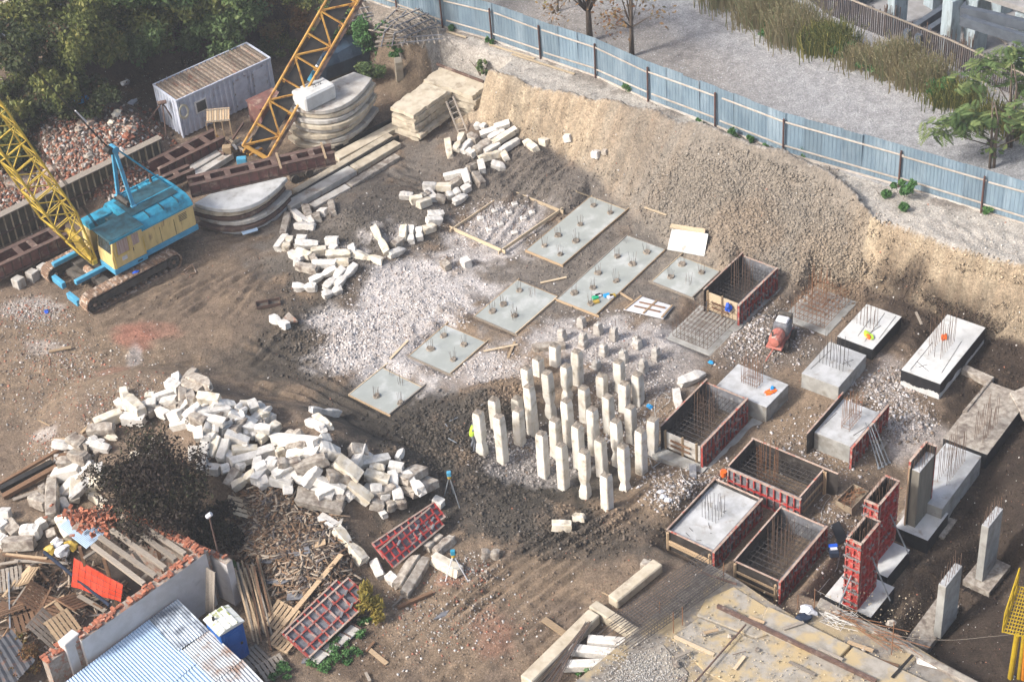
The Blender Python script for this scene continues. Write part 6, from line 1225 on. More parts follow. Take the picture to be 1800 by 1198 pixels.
for i in range(len(fp)-1):
    a_, b_ = fp[i], fp[i+1]; d = b_-a_; L = d.length; d.normalize(); nrm = Vector((d.y, -d.x, 0)); nrm = nrm if nrm.y < 0 else -nrm
    za, zb = HT(a_.x, a_.y), HT(b_.x, b_.y); ns = max(1, round(L/1.15)); w_ = L/ns; me_ = corr_mesh(w_+.04, 2.5); an = math.atan2(d.y, d.x)
    for k in range(ns):
        p = a_+d*(w_*k); z = za+(zb-za)*(k+.5)/ns-.05+rb.uniform(-.015, .015)
        o = inst(me_, 'sheet', fence, Vector((p.x, p.y, z))-fo+nrm*rb.uniform(-.008, .008), None); o.rotation_euler = (rb.uniform(-.02, .02), rb.uniform(-.006, .006), an+rb.uniform(-.012, .012))
    MB().tube(a_+nrm*.11+ZX*(za-.3-a_.z)-fo, a_+nrm*(.11+rb.uniform(-.05, .05))+ZX*(za+2.15-a_.z)-fo, .055, 8).build('post', 'fence_post', fence)
    for hz, m_ in ((.5, 'fence_rail'), (1.88, 'fence_rail')):
        e0 = rb.uniform(-.5, .1); e1 = rb.uniform(-.1, .5); dz0, dz1 = rb.uniform(-.08, .08), rb.uniform(-.08, .08)
        MB().bar(Vector((a_.x, a_.y, za+hz+dz0))+d*(-e0 if i else 0)+nrm*.06-fo, Vector((b_.x, b_.y, zb+hz+dz1))+d*e1*.3+nrm*.06-fo, .05, .08).build('rail', m_, fence)
    MB().bar(Vector((a_.x, a_.y, za+.02))+nrm*.04-fo, Vector((b_.x, b_.y, zb+.02))+nrm*.04-fo, .03, .2).build('kick_board', 'fence_rail' if i % 3 else 'slab_grey', fence)
# plank lengths lying at the foot of the fence
for i, (p, q) in enumerate((((900, 95), (1010, 130)), ((860, 78), (940, 103)), ((785, 55), (820, 66)))):
    a_, b_ = G(*p, .06), G(*q, .06); o = MB().bar((0, 0, 0), b_-a_, .14, .04).build('plank', 'timber_pale', None); o.location = a_; tag(o, f'pale plank lying along the fence foot, {ORD[2-i]} from the left', 'plank', 'planks along the fence')
# bundle of grey timber racks on the bank top
for i, (x, y, w_, l_, an, nb) in enumerate(((618, 22, 1.8, 2.2, .3, 6), (705, 38, 2.4, 3.0, .9, 8), (735, 58, 2.2, 2.8, .1, 8), (700, 62, 1.8, 2.6, 1.4, 7), (725, 40, 2.0, 2.4, .6, 7))):
    t = thing('timber_rack', f'grey rack of crossed bars on the bank, {["alone at the far left", "at the upper left", "at the lower right", "at the lower left", "on top"][i]} of the pile', 'rack', G(x, y, .12+.14*i), an, 'grey timber racks')
    t.rotation_euler = (rb.uniform(-.12, .12), rb.uniform(-.12, .12), an)
    for k in range(nb): MB().bar((-w_/2+w_*k/(nb-1), -l_/2+rb.uniform(-.2, .2), 0), (-w_/2+w_*k/(nb-1)+rb.uniform(-.15, .15), l_/2, rb.uniform(-.05, .1)), .06, .06).build('bar', 'timber_grey', t)
    for k in range(4): MB().bar((-w_/2-.2, -l_/2+l_*(k+.3)/4, .06), (w_/2+.2, -l_/2+l_*(k+.3)/4+rb.uniform(-.2, .2), .06), .06, .06).build('cross_bar', 'plywood_grey', t)
for i, (p, q, h0, h1) in enumerate((((697, 82), (705, 100), .1, .9), ((690, 60), (709, 104), .1, .3), ((742, 85), (750, 66), .1, .3))):
    a_, b_ = G(*p, h0), G(*q, h1); o = MB().bar((0, 0, 0), b_-a_, .08, .08).build('plank', 'timber_grey', None); o.location = a_; tag(o, f'grey bar slipping down the bank below the racks, {["tallest", "left", "right"][i]} one', 'bar')
o = MB().bar((0, 0, 0), W(703, 140, .9)-W(700, 105, 2.6), .45, .45).build('concrete_post', 'slab_tan', None, bevel=.04); o.location = W(700, 105, 2.6); tag(o, 'brownish concrete post end leaning in the gap of the bank', 'concrete post')
# ------------------------------------------------------------------ palisade and concrete skeleton beyond the road
pl = [W(*p, BANK_Z) for p in ((1380, -30), (1455, 25), (1520, 52), (1600, 85), (1665, 112), (1740, 148), (1830, 190))]
t = thing('palisade_fence', 'old grey board palisade on the far side of the road', 'fence', pl[0]); b = MB(); capb = []
for i in range(len(pl)-1):
    a_, b_ = pl[i], pl[i+1]; d = b_-a_; L = d.length; d.normalize(); n = int(L/.14); hgt = 1.6
    for k in range(n):
        p = a_+d*(L*k/n)-pl[0]; h_ = hgt+rb.uniform(-.12, .12); lean = rb.uniform(-.03, .03); b.bar(p, p+Vector((d.x*lean, d.y*lean, h_)), .115, .025, d)
    MB().bar(a_-pl[0]+ZX*1.55+Vector((.0, -.05, 0)), b_-pl[0]+ZX*1.55+Vector((0, -.05, 0)), .05, .1).build('top_rail', 'timber_grey', t)
o = b.build('boards', 'palisade', t); o['kind'] = 'stuff'
sk = thing('concrete_skeleton', 'unfinished concrete building frame beyond the palisade in the upper right corner', 'building', W(1680, 60, BANK_Z))
so_ = sk.location
def scol(px, py, w, d, h, a=R(28), m='old_column'):
    p = W(px, py, BANK_Z)-so_; o = MB().obox((0, 0, h/2), Vector((w/2*math.cos(a), w/2*math.sin(a), 0)), Vector((-d/2*math.sin(a), d/2*math.cos(a), 0)), ZX*(h/2)).build('column', m, sk, bevel=.02); o.location = p; return o
px_ = [W(*p, BANK_Z+.03)-so_ for p in ((1450, -20), (1900, 200), (2100, 60), (1700, -160))]; MB().prism([p for p in px_], (0, 0, -.2)).build('floor_slab', 'old_floor', sk)
scol(1575, 52, 1.0, .6, 4.5); scol(1668, 90, .8, .8, 3.4); scol(1712, 86, 1.0, .9, 3.4); scol(1795, 118, 1.0, .8, 3.4); scol(1760, 20, .9, .8, 3.6); scol(1640, 10, .8, .8, 3.6); scol(1850, 60, .9, .8, 3.6)
for p, q, z in (((1592, 62), (1760, -50), .9), ((1612, 70), (1780, -40), .9), ((1690, 35), (1850, 85), 3.5), ((1690, 18), (1870, 60), 3.5), ((1480, 15), (1540, -15), .5)):
    a_, b_ = W(*p, BANK_Z)+ZX*0-so_, W(*q, BANK_Z)-so_
    a_ = W(*p, BANK_Z+z)-so_; b_ = W(*q, BANK_Z+z)-so_; MB().bar(a_, b_, .35, .55).build('beam', 'beam_steel', sk)
MB().prism([W(*p, BANK_Z+3.9)-so_ for p in ((1725, -10), (1850, 30), (1950, -40), (1800, -80))], (0, 0, -.3)).build('upper_slab', 'old_floor', sk)
for px, py, n in ((1566, 58, 12), (1700, 112, 14), (1670, 100, 6), (1790, 124, 10), (1735, 75, 1), (1642, 92, 2), (1465, 14, 6)):
    c = W(px, py, BANK_Z)
    for k in range(n):
        p = c-so_+Vector((rb.uniform(-.45, .45), rb.uniform(-.25, .25), 0)); rod(p, p+Vector((rb.uniform(-.06, .06), rb.uniform(-.06, .06), rb.uniform(1.3, 1.9))), .022, 'rebar', sk)
MB().bar(W(1748, 60, BANK_Z+.1)-so_, W(1770, 78, BANK_Z+.1)-so_, .1, .05).build('loose_board', 'timber_grey', sk)
# corner strip top left: concrete kerb above the trees
px_box('kerb_wall', [(-40, 68), (95, -6), (112, 10), (-30, 92)], BANK_Z+.9, 1.2, 'beam_steel', 'dark wall strip crossing the top left corner', 'wall'); px_box('pale_strip', [(-60, 40), (60, -30), (92, -8), (-38, 66)], BANK_Z+.4, .4, 'slab_tan', 'pale paved strip above the dark wall in the top left corner', 'pavement')
# ------------------------------------------------------------------ vegetation
def leaves(name, m, parent, blobs, n, size, seed=0, aspect=1.8, flat=0.3, droop=0.0):
    """leaf-sized faces spread through several clumps; blobs: (centre, radii)"""
    r = np.random.default_rng(seed); vs = []; tint = []
    tot = sum(b[1][0]*b[1][1]*b[1][2] for b in blobs)
    for c, rad in blobs:
        k = max(12, int(n*rad[0]*rad[1]*rad[2]/tot)); d = r.normal(size=(k, 3)); d /= np.linalg.norm(d, axis=1)[:, None]
        rr = r.random(k)**.45; lump = 1+.35*np.sin(d[:, 0]*5+seed)*np.sin(d[:, 1]*4+1.3*seed)
        P = np.array(c)+d*rr[:, None]*np.array(rad)*lump[:, None]
        nn = d*.6+r.normal(size=(k, 3))*.8; nn[:, 2] += flat; nn /= np.linalg.norm(nn, axis=1)[:, None]
        t1 = np.cross(nn, r.normal(size=(k, 3))); t1[:, 2] -= droop; t1 /= np.linalg.norm(t1, axis=1)[:, None]; t2 = np.cross(nn, t1)
        s = size*(.6+.8*r.random(k))[:, None]
        q = np.stack([P-t1*s*aspect*.5, P+t2*s*.5, P+t1*s*aspect*.5, P-t2*s*.5], 1); vs.append(q.reshape(-1, 3))
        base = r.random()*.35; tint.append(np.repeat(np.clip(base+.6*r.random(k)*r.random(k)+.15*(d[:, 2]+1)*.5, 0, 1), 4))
    V = np.concatenate(vs); T_ = np.concatenate(tint); k = len(V)//4
    me = bpy.data.meshes.new(name); me.vertices.add(len(V)); me.vertices.foreach_set('co', V.reshape(-1).astype(np.float32)); me.loops.add(len(V)); me.loops.foreach_set('vertex_index', np.arange(len(V), dtype=np.int32))
    me.polygons.add(k); me.polygons.foreach_set('loop_start', (np.arange(k)*4).astype(np.int32)); me.polygons.foreach_set('loop_total', np.full(k, 4, np.int32)); me.update(calc_edges=True)
    at = me.attributes.new('tint', 'FLOAT', 'POINT'); at.data.foreach_set('value', T_.astype(np.float32)); me.materials.append(MATS[m])
    o = bpy.data.objects.new(name, me); COL.objects.link(o); o.parent = parent; return o
def tree(px, py, label, h, crown, leafm, n, size, seed, trunk_r=.14, stems=1, bark='bark', z=None, group=None, name='tree', clumps=9, aspect=1.8, lean=(0, 0), droop=0.0, cat='tree', spread=1.0):
    r = random.Random(seed); p = G(px, py) if z is None else W(px, py, z); t = thing(name, label, cat, p, None, group); tips = []
    for s in range(stems):
        a0 = r.uniform(0, 6.3); off = Vector((math.cos(a0), math.sin(a0), 0))*(.18*(stems > 1)); top = Vector((lean[0]+r.uniform(-.3, .3)*stems, lean[1]+r.uniform(-.3, .3)*stems, h*.75))
        pts = [off+top*f+Vector((r.uniform(-.06, .06), r.uniform(-.06, .06), 0))*h*.15*f for f in (0, .25, .5, .75, 1)]; pts[0].z = -.2
        MB().path(pts, [trunk_r, trunk_r*.8, trunk_r*.62, trunk_r*.42, trunk_r*.2], 7).build('trunk', bark, t, smooth=True); tips.append(pts)
    cr, cz, ch = crown; blobs = []
    for k in range(clumps):
        an = r.uniform(0, 6.3); q = r.random()**.6*cr*spread; z_ = cz+r.uniform(-.5, .5)*ch; c = Vector((lean[0]+q*math.cos(an), lean[1]+q*math.sin(an), z_)); s = r.uniform(.28, .5)
        blobs.append((c, (cr*s, cr*s, ch*s*.6))); pts = r.choice(tips); f = r.choice(pts[1:4])
        if c.z < f.z: f = pts[1]
        m_ = f.lerp(c, .5)+Vector((0, 0, .15*h*r.random()-.02*h)); MB().path([f, m_, c], [trunk_r*.35, trunk_r*.22, trunk_r*.07], 5).build('limb', bark, t, smooth=True)
    leaves('crown', leafm, t, blobs, n, size, seed, aspect, droop=droop); return t
# top left wood: separate trees
WG = 'trees of the shady wood at the top left'
for i, (px, py, h, cr, ch, lm, n, lab) in enumerate(((10, 250, 4.0, 2.6, 2.2, 'leaf_olive', 8000, 'yellowish green tree at the left edge of the wood'), (70, 150, 4.5, 2.4, 2.4, 'leaf_dark', 6000, 'dark tree below the corner wall'), (140, 175, 5.2, 2.7, 3.2, 'leaf_olive', 11000, 'drooping yellow-green tree in the middle of the wood'), (190, 110, 5.5, 2.8, 3.0, 'leaf_olive', 11000, 'tall olive tree behind the drooping one'), (255, 130, 4.6, 2.6, 2.6, 'leaf_green', 9000, 'dark green tree above the litter slope'), (325, 110, 5.0, 2.7, 2.8, 'leaf_olive', 10000, 'olive and rust tinted tree above the grey cabin'), (395, 115, 4.2, 2.2, 2.4, 'leaf_green', 8000, 'fresh green tree right of the wood, beside the orange boom'), (430, 70, 5.0, 2.6, 2.6, 'leaf_green', 8000, 'green tree at the top edge left of the boom'), (150, 200, 2.0, 1.8, 1.2, 'leaf_dark', 3500, 'low dark shrub tree behind the brick rubble'), (20, 310, 2.4, 1.8, 1.4, 'leaf_dark', 4000, 'low dark shrub at the left edge by the rubble'), (110, 80, 5.0, 2.6, 2.6, 'leaf_olive', 8000, 'olive tree at the top edge by the corner wall'), (270, 60, 5.0, 2.8, 2.8, 'leaf_green', 9000, 'green tree at the top edge above the cabin'), (345, 40, 5.0, 2.8, 2.8, 'leaf_green', 9000, 'green tree at the top edge left of the orange boom'), (60, 215, 3.0, 2.0, 1.6, 'leaf_dark', 4500, 'dark reddish shrub left of the blue scrap'))):
    tree(px, py, lab, h, (cr, h*.66, ch), lm, n, .15, 50+i, .1, 2, 'bark_dark', group=WG, clumps=15, droop=.8 if lm == 'leaf_olive' else 0)
blobby('tarp_scrap', 142, 175, .45, .3, .2, 'tarp_blue', 'bright blue torn tarpaulin on the shady slope', 'tarpaulin', 90, dz=.2); blobby('plastic_sack', 220, 145, .3, .22, .15, 'plastic_white', 'white plastic sack on the shady slope', 'sack', 91, dz=.1); blobby('plastic_sack', 232, 180, .4, .18, .15, 'plastic_white', 'torn white foil behind the brick rubble', 'sack', 92, dz=.1)
# shrubs on the bank between boom and racks
for i, (px, py, h, cr, lm, n, lab) in enumerate(((655, 95, 1.9, 1.15, 'leaf_fresh', 4500, 'bright green bush below the grey racks'), (625, 80, 1.2, 1.5, 'leaf_green', 4000, 'low green shrub right of the orange boom'), (590, 55, 1.2, 1.5, 'leaf_green', 3500, 'green shrub behind the orange boom'), (660, 130, 1.0, 1.0, 'leaf_green', 2500, 'dark green shrub at the foot of the bright bush'), (505, 45, 2.2, 1.8, 'leaf_autumn', 3500, 'brownish bush left of the orange boom'), (490, 95, 1.2, 1.4, 'leaf_olive', 3000, 'olive scrub on the slope left of the orange boom'), (540, 20, 1.8, 1.6, 'leaf_olive', 3000, 'olive scrub at the top edge by the boom'), (700, 100, .8, .5, 'leaf_fresh', 900, 'small green tuft below the racks'), (848, 128, .6, .32, 'leaf_green', 500, 'small round green tuft behind the rear slab stack'))):
    tree(px, py, lab, h, (cr, h*.6, h*.9), lm, n, .10, 80+i, .05, 3, group='shrubs on the bank', name='shrub', cat='shrub', clumps=9)
# weeds along the fence foot
for i, (px, py, s) in enumerate(((1408, 272, .7), (1588, 345, 1.0), (1555, 345, .45), (1592, 372, .5), (1230, 222, .4), (1290, 245, .5), (1320, 250, .35), (1738, 376, .4), (1105, 160, .5), (797, 55, .4), (862, 78, .35), (1345, 268, .4))):
    tree(px, py, f'green weed tuft at the fence foot, {["tall and light", "largest one", "tiny one left of the largest", "below the largest", "under the middle posts", "small pale", "thin", "at the right end", "faint", "at the left end", "tiny", "short broad"][i]}', s, (s*.55, s*.55, s*.8), 'leaf_fresh', int(300+500*s), .09, 120+i, .012, 3, group='weeds along the fence', name='weed', cat='weed', clumps=6, aspect=2.6)
# trees on the road side of the fence
tree(1037, 72, 'grey-stemmed tree with thin autumn leaves behind the fence', 10, (3.0, 5.0, 5.0), 'leaf_autumn', 1900, .13, 201, .2, 1, 'bark', clumps=18, spread=1.0)
tree(1108, 97, 'twin-stemmed tree with sparse reddish leaves behind the fence', 10, (2.4, 5.0, 5.5), 'leaf_autumn', 700, .12, 202, .13, 2, 'bark', clumps=14)
tree(980, 20, 'olive leaved tree crown at the top edge above the fence', 5.5, (1.9, 4.6, 1.6), 'leaf_olive', 1600, .13, 203, .08, 1, 'bark', clumps=8)
# tree of heaven at the right: feathered leaves
def feather_tree(px, py, label, seed, fans, h):
    r = random.Random(seed); p = W(px, py, BANK_Z-.1); t = thing('feather_leaf_tree', label, 'tree', p); b = MB(); tint = []
    for s in range(2): MB().path([(s*.2, 0, -.2), (s*.22-.05, .05, h*.4), (s*.3-.15, 0, h*.75), (s*.1-.2, .1, h)], [.09, .07, .05, .03], 6).build('trunk', 'bark', t, smooth=True)
    for (fx, fy, fz, rr, n) in fans:
        c = Vector((fx, fy, fz)); st = Vector((0, 0, max(.5, fz*.55))); MB().path([st, st.lerp(c, .5)+Vector((0, 0, -.1)), c], [.035, .025, .015], 5).build('limb', 'bark', t, smooth=True)
        for k in range(int(n*1.5)):
            an = r.uniform(0, 6.3); el = r.uniform(-.5, .5); L = rr*r.uniform(.35, .8); d = Vector((math.cos(an)*math.cos(el), math.sin(an)*math.cos(el), math.sin(el))); c0 = c+Vector((r.gauss(0, .42), r.gauss(0, .42), r.gauss(0, .3))); side = d.cross(ZX).normalized(); tt = r.random()
            for q in range(1, 9):
                m_ = c0+d*(L*q/8)-ZX*(.35*L*(q/8)**2)
                for sg in (-1, 1):
                    e = m_+side*sg*.26*(1-abs(q-4)/9)-ZX*.06+d*.06; w_ = d*.045; b.quad(m_-w_, (m_+e)/2-w_*1.3, e, (m_+e)/2+w_*1.3); tint += [tt*.8+.2*r.random()]*4
    o = b.build('crown', 'leaf_green', t); me = o.data
    at = me.attributes.new('tint', 'FLOAT', 'POINT'); at.data.foreach_set('value', np.array(tint, np.float32)); return t
feather_tree(1740, 298, 'young tree with feathered green leaves by the fence at the right', 5, [(-2.6, .3, 2.6, 1.0, 26), (-1.6, .2, 3.0, 1.1, 26), (-.8, .5, 2.6, 1.0, 22), (.3, .2, 3.1, .9, 14), (.1, .1, 1.2, .5, 8), (1.6, .3, 2.6, 1.0, 24), (2.2, .2, 2.2, .8, 18)], 4.0)
feather_tree(1770, 262, 'taller feathered tree behind, its crown over the palisade', 6, [(-1.2, 1.0, 4.6, 1.1, 30), (.0, 1.2, 5.0, 1.2, 32), (1.0, .8, 4.4, 1.1, 30), (-1.9, .8, 3.6, .9, 18), (.6, .6, 3.4, 1.0, 22), (1.9, 1.0, 3.8, 1.0, 24)], 5.0)
# dry reeds and grass in front of the palisade
def reeds(px, py, label, w, n, h, m, seed, name='dry_grass'):
    r = random.Random(seed); p = W(px, py, BANK_Z); t = thing(name, label, 'grass clump', p, None, 'dry growth along the palisade'); b = MB(); tint = []
    for k in range(n):
        x, y = r.gauss(0, w*.45), r.gauss(0, w*.28); hh = h*r.uniform(.5, 1.1); lx, ly = r.uniform(-.25, .25)*h, r.uniform(-.25, .25)*h; tt = r.random()
        a0 = Vector((x, y, 0)); a1 = Vector((x+lx*.3, y+ly*.3, hh*.6)); a2 = Vector((x+lx, y+ly, hh)); s = Vector((.026, .006, 0))
        b.quad(a0-s, a0+s, a1+s*.8, a1-s*.8); b.quad(a1-s*.8, a1+s*.8, a2+s*.3, a2-s*.3); tint += [tt]*8
        for q in range(2): e = a1.lerp(a2, r.random()); e2 = e+Vector((r.uniform(-.14, .14), r.uniform(-.14, .14), r.uniform(.0, .18))); b.quad(e-s*.7, e+s*.7, e2+s*.4, e2-s*.4); tint += [tt]*4
    o = b.build('stalks', m, t); at = o.data.attributes.new('tint', 'FLOAT', 'POINT'); at.data.foreach_set('value', np.array(tint, np.float32)); o['kind'] = 'stuff'
for i, (px, py, w, n, h, m, lab) in enumerate(((1290, 10, 1.8, 700, 1.6, 'leaf_dry', 'tan reed clump at the top edge beside the road'), (1345, 40, 1.8, 900, 1.9, 'leaf_dry', 'tall tan reeds at the left end of the roadside strip'), (1400, 70, 1.8, 1000, 2.0, 'leaf_dry', 'dense tan reeds with green tint in the roadside strip'), (1455, 90, 1.6, 900, 1.7, 'leaf_olive', 'arching olive grass dome beside the palisade'), (1515, 115, 1.3, 500, 1.2, 'leaf_dry', 'sparse dry grass before the bare palisade'), (1575, 130, 1.5, 900, 2.0, 'leaf_dry', 'tall pale dry bush before the palisade'), (1622, 150, 1.5, 800, 1.7, 'leaf_dry', 'orange-brown dry bush before the palisade'), (1680, 180, 1.6, 600, 1.2, 'leaf_olive', 'olive weeds behind the feathered tree'), (1740, 215, 1.8, 600, 1.0, 'leaf_olive', 'dark weeds under the feathered crown'), (1800, 235, 1.5, 500, 1.0, 'leaf_olive', 'dark weeds at the right frame edge'))):
    reeds(px, py, lab, w, n, h, m, 300+i)
for i, (px, py) in enumerate(((1470, 98), (1535, 128), (1360, 60), (1650, 165))): tree(px, py, f'green shrub at the road edge, {ORD[[1, 2, 0, 3][i]]} from the left', .9, (.8, .5, .7), 'leaf_fresh', 1300, .1, 340+i, .03, 3, z=BANK_Z, group='green shrubs at the road edge', name='shrub', cat='shrub', clumps=7)
# ------------------------------------------------------------------ ruined brick building, lower left
ZT = 3.1
ru = thing('ruined_building', 'roofless brick ruin with plastered wall and bare joists', 'building', W(250, 1060, 0).xy.to_3d()); ro = ru.location.copy()
BRK = []
for sd in range(4):
    b = MB().box(-.125, .125, -.06, .06, -.033, .033); r = random.Random(sd)
    for v in b.v: v += Vector((r.uniform(-.012, .012), r.uniform(-.01, .01), r.uniform(-.008, .008)))
    BRK.append(b.mesh('brick', 'brick'))
NB = [0]
def wall(p, q, th, zt, z0, outm, name='wall', top=True, side=1, bricks=0):
    """p, q: upper outer edge; thickness th to the side"""
    P, Q = W(*p, zt), W(*q, zt); d = (Q-P); L = d.length; d.normalize(); n = Vector((-d.y, d.x, 0))*side
    o = MB().obox((P+Q)/2+n*(th/2)-ZX*((zt-z0)/2)-ro, d*(L/2), n*(th/2), ZX*((zt-z0)/2)).build(name, outm, ru)
    b = MB(); m = int(L/.12); k = []      # ragged mortar bed on top
    for i in range(m+1):
        for j in range(4): k.append(P-ro+d*(L*i/m)+n*(th*(j+.0)/3)+ZX*(rb.uniform(.0, .07) if 0 < j < 3 else .003))
    b.v = k; b.f = [(i*4+j, (i+1)*4+j, (i+1)*4+j+1, i*4+j+1) for i in range(m) for j in range(3)]; b.build('mortar_bed', 'mortar', o)
    for i in range(bricks):
        pos = P-ro+d*(L*rb.random())+n*(th*rb.uniform(.08, .92))+ZX*rb.uniform(.05, .13); NB[0] += 1
        inst(rb.choice(BRK), 'brick', o, pos, Quaternion((0, 0, 1), math.atan2(d.y, d.x)+(rb.choice([0, 1.57])+rb.uniform(-.25, .25))) @ Quaternion((1, 0, 0), rb.uniform(-.25, .25)))
    return o, P, Q, d, n
w1 = wall((143, 1126), (362, 972), .45, ZT, -.4, 'plaster', bricks=70); w2 = wall((366, 966), (222, 897), .4, ZT, -.4, 'mortar', side=1, bricks=70)
w3 = wall((84, 1165), (143, 1126), .5, ZT-.2, -.4, 'mortar', bricks=25); w4 = wall((362, 973), (398, 992), .35, ZT-.6, -.4, 'plaster', side=1, bricks=6)
MB().obox(W(133, 1160, ZT-1.2)-ro, UX*.4, VX*.22, ZX*1.4).build('pillar', 'plaster', ru, bevel=.03)
# exposed brick patches on the back wall's top
for k in range(60):
    f = rb.random(); P, Q, d, n = w2[1:]; inst(rb.choice(BRK), 'brick', w2[0], P.lerp(Q, f)-ro-n*rb.uniform(.0, .06)-ZX*rb.uniform(.0, .5), Quaternion((0, 0, 1), math.atan2(d.y, d.x)+rb.uniform(-.1, .1)))
jo = crop((0, 898))
for i, (a_, b_) in enumerate((((650, 240), (1012, 512)), ((700, 182), (1092, 457)), ((782, 132), (1162, 402)), ((882, 82), (1232, 342)), ((925, 50), (1300, 302)))):
    MB().bar(W(*jo(*a_), ZT+.02)-ro, W(*jo(*b_), ZT+.06)-ro, .2, .16).build('joist', 'timber_grey', ru)
for a_, b_ in (((840, 345), (930, 270)), ((965, 235), (1010, 190)), ((1000, 470), (1060, 420)), ((590, 330), (690, 265)), ((1130, 350), (1180, 310)), ((940, 290), (1020, 400))): MB().bar(W(*jo(*a_), ZT-.25)-ro, W(*jo(*b_), ZT-.25)-ro, .14, .08).build('noggin', 'timber_grey', ru)
for a_ in ((1090, 200), (730, 330), (560, 250)): p = W(*jo(*a_), ZT-.2)-ro; MB().bar(p-ZX*2.8, p, .14, .14).build('post', 'timber_brown', ru)
MB().prism([W(*jo(*p), .06)-ro for p in ((520, 330), (900, 60), (1420, 320), (860, 760), (560, 880))], (0, 0, -.1)).build('floor', 'bark_dark', ru)  # near-black floor colour stands in for the shade between the joists
# brick rubble on the blue roof remnant
P = [W(*jo(*p), 2.3) for p in ((410, 110), (560, -10), (700, 90), (600, 240))]; c = sum(P, Vector())/4; t = thing('tin_roof_remnant', 'light blue corrugated roof sheet buried under broken bricks', 'roof sheet', c)
e0, e1 = (P[1]-P[0]), (P[3]-P[0]); b = MB(); n = 34
for i in range(n+1): h_ = .025*(i % 2); b.v += [P[0]+e0*(i/n)-c+ZX*h_, P[0]+e0*(i/n)+e1-c+ZX*(h_-.2)]
b.f = [(2*i, 2*i+2, 2*i+3, 2*i+1) for i in range(n)]; b.build('sheet', 'tin_blue', t)
hb = thing('brick_heap', 'heap of broken orange bricks on the blue roof sheet', 'bricks', W(*jo(650, 60), 2.2))
for k in range(190):
    x, y = rb.gauss(0, 95), rb.gauss(0, 55); x += y*.3
    pos = W(*jo(660+x, 60+y*.9), 2.4+rb.random()*.5)-hb.location
    inst(rb.choice(BRK), 'brick', hb, pos, Quaternion((rb.uniform(-1, 1), rb.uniform(-1, 1), rb.uniform(-1, 1)), rb.uniform(0, 3)), (rb.uniform(.6, 1.2),)*3)
MB().obox((0, 0, -.2), Vector((1.0, .2, 0)), Vector((-.1, .5, 0)), ZX*.3).build('rubble_core', 'mortar', hb, bevel=.15)
# wire glass pole
pz = thing('lamp_post', 'thin rusty pole with a white insulator at the ruin corner', 'pole', W(400, 1036, .6)); tp_ = W(367, 905, 4.6)-pz.location
MB().tube((0, 0, -.6), tp_, .05, 7, .035).build('pole', 'rust', pz); blob_ = MB().tube(tp_-Vector((.1, 0, .1)), tp_+Vector((.12, 0, .08)), .11, 8); blob_.build('insulator', 'plastic_white', pz, bevel=.02)
# tin shed roof against the wall
def tin(pts, zs, m, label, n, name='roof_sheet', nb=None):
    P = [W(*p, z) for p, z in zip(pts, zs)]; c = sum(P, Vector())/4; b = MB(); e0 = P[1]-P[0]; e1 = P[3]-P[0]; e2 = P[2]-P[1]
    for i in range(n+1):
        f = i/n; h_ = .022*math.cos(i*math.pi)
        b.v += [P[0]+e0*f-c+ZX*h_, P[0]+e0*f+(e1*(1-f)+e2*f)-c+ZX*h_]
    b.f = [(2*i, 2*i+2, 2*i+3, 2*i+1) for i in range(n)]
    o = b.build(name, m, None, smooth=False); o.location = c; return tag(o, label, 'roof sheet', 'tin sheets of the shed roof')
tin([(105, 1205), (262, 1088), (345, 1165), (188, 1300)], (1.9, 1.9, 1.6, 1.6), 'tin_blue', 'large clean light blue corrugated sheet of the shed roof', 70); tin([(262, 1088), (312, 1052), (367, 1107), (312, 1144)], (1.94, 1.94, 1.72, 1.72), 'tin_worn', 'dark stained sheet at the top of the shed roof', 24)
tin([(320, 1142), (367, 1107), (424, 1160), (378, 1198)], (1.70, 1.70, 1.46, 1.46), 'tin_rust', 'sheet with a big rust stain on the shed roof', 24); tin([(378, 1197), (425, 1158), (470, 1205), (420, 1245)], (1.45, 1.45, 1.25, 1.25), 'tin_rust', 'rusty brown sheet at the lower end of the shed roof', 20); tin([(188, 1300), (345, 1165), (380, 1200), (225, 1340)], (1.58, 1.58, 1.42, 1.42), 'tin_blue', 'lower light blue sheet cut by the frame edge', 60)
px_box('shed_wall', [(318, 1150), (425, 1163), (470, 1210), (240, 1330)], 1.25, 1.3, 'timber_grey', 'weathered boards of the shed below the tin roof', 'shed')
tin([(-40, 1160), (20, 1105), (62, 1160), (-10, 1240)], (.9, .9, .75, .75), 'tin_dark', 'black corrugated sheet in the lower left corner', 16, 'corrugated_sheet')
# portable toilet
c = (W(354, 1087, 2.25)+W(398, 1058, 2.25)+W(432, 1086, 2.25)+W(386, 1115, 2.25))/4; t = thing('portable_toilet', 'blue portable toilet with a mossy white roof beside the shed', 'toilet', (c.x, c.y, 0), R(36))
MB().box(-.56, .56, -.56, .56, .05, 2.1).build('cabin', 'toilet_blue', t, bevel=.03); MB().prism([(-.62, -.62, 2.1), (.62, -.62, 2.1), (.62, -.62, 2.16), (.3, -.62, 2.27), (-.3, -.62, 2.27), (-.62, -.62, 2.16)], (0, 1.24, 0)).build('roof', 'toilet_roof', t, bevel=.01)
dd = MB().box(-.42, .42, -.59, -.56, .15, 2.0).build('door', 'toilet_blue', t, bevel=.01); MB().box(.25, .35, -.62, -.59, 1.0, 1.12).build('handle', 'grease', dd); MB().box(-.3, .3, -.605, -.59, .3, .9).build('door_panel', 'toilet_blue', dd, bevel=.01); MB().box(-.3, .3, -.605, -.59, 1.2, 1.85).build('door_panel', 'toilet_blue', dd, bevel=.01)
MB().tube((-.35, .2, 2.2), (-.35, .2, 2.42), .06, 10).build('vent_pipe', 'grease', t); MB().box(-.6, .6, -.6, .6, 0, .05).build('base', 'grease', t)
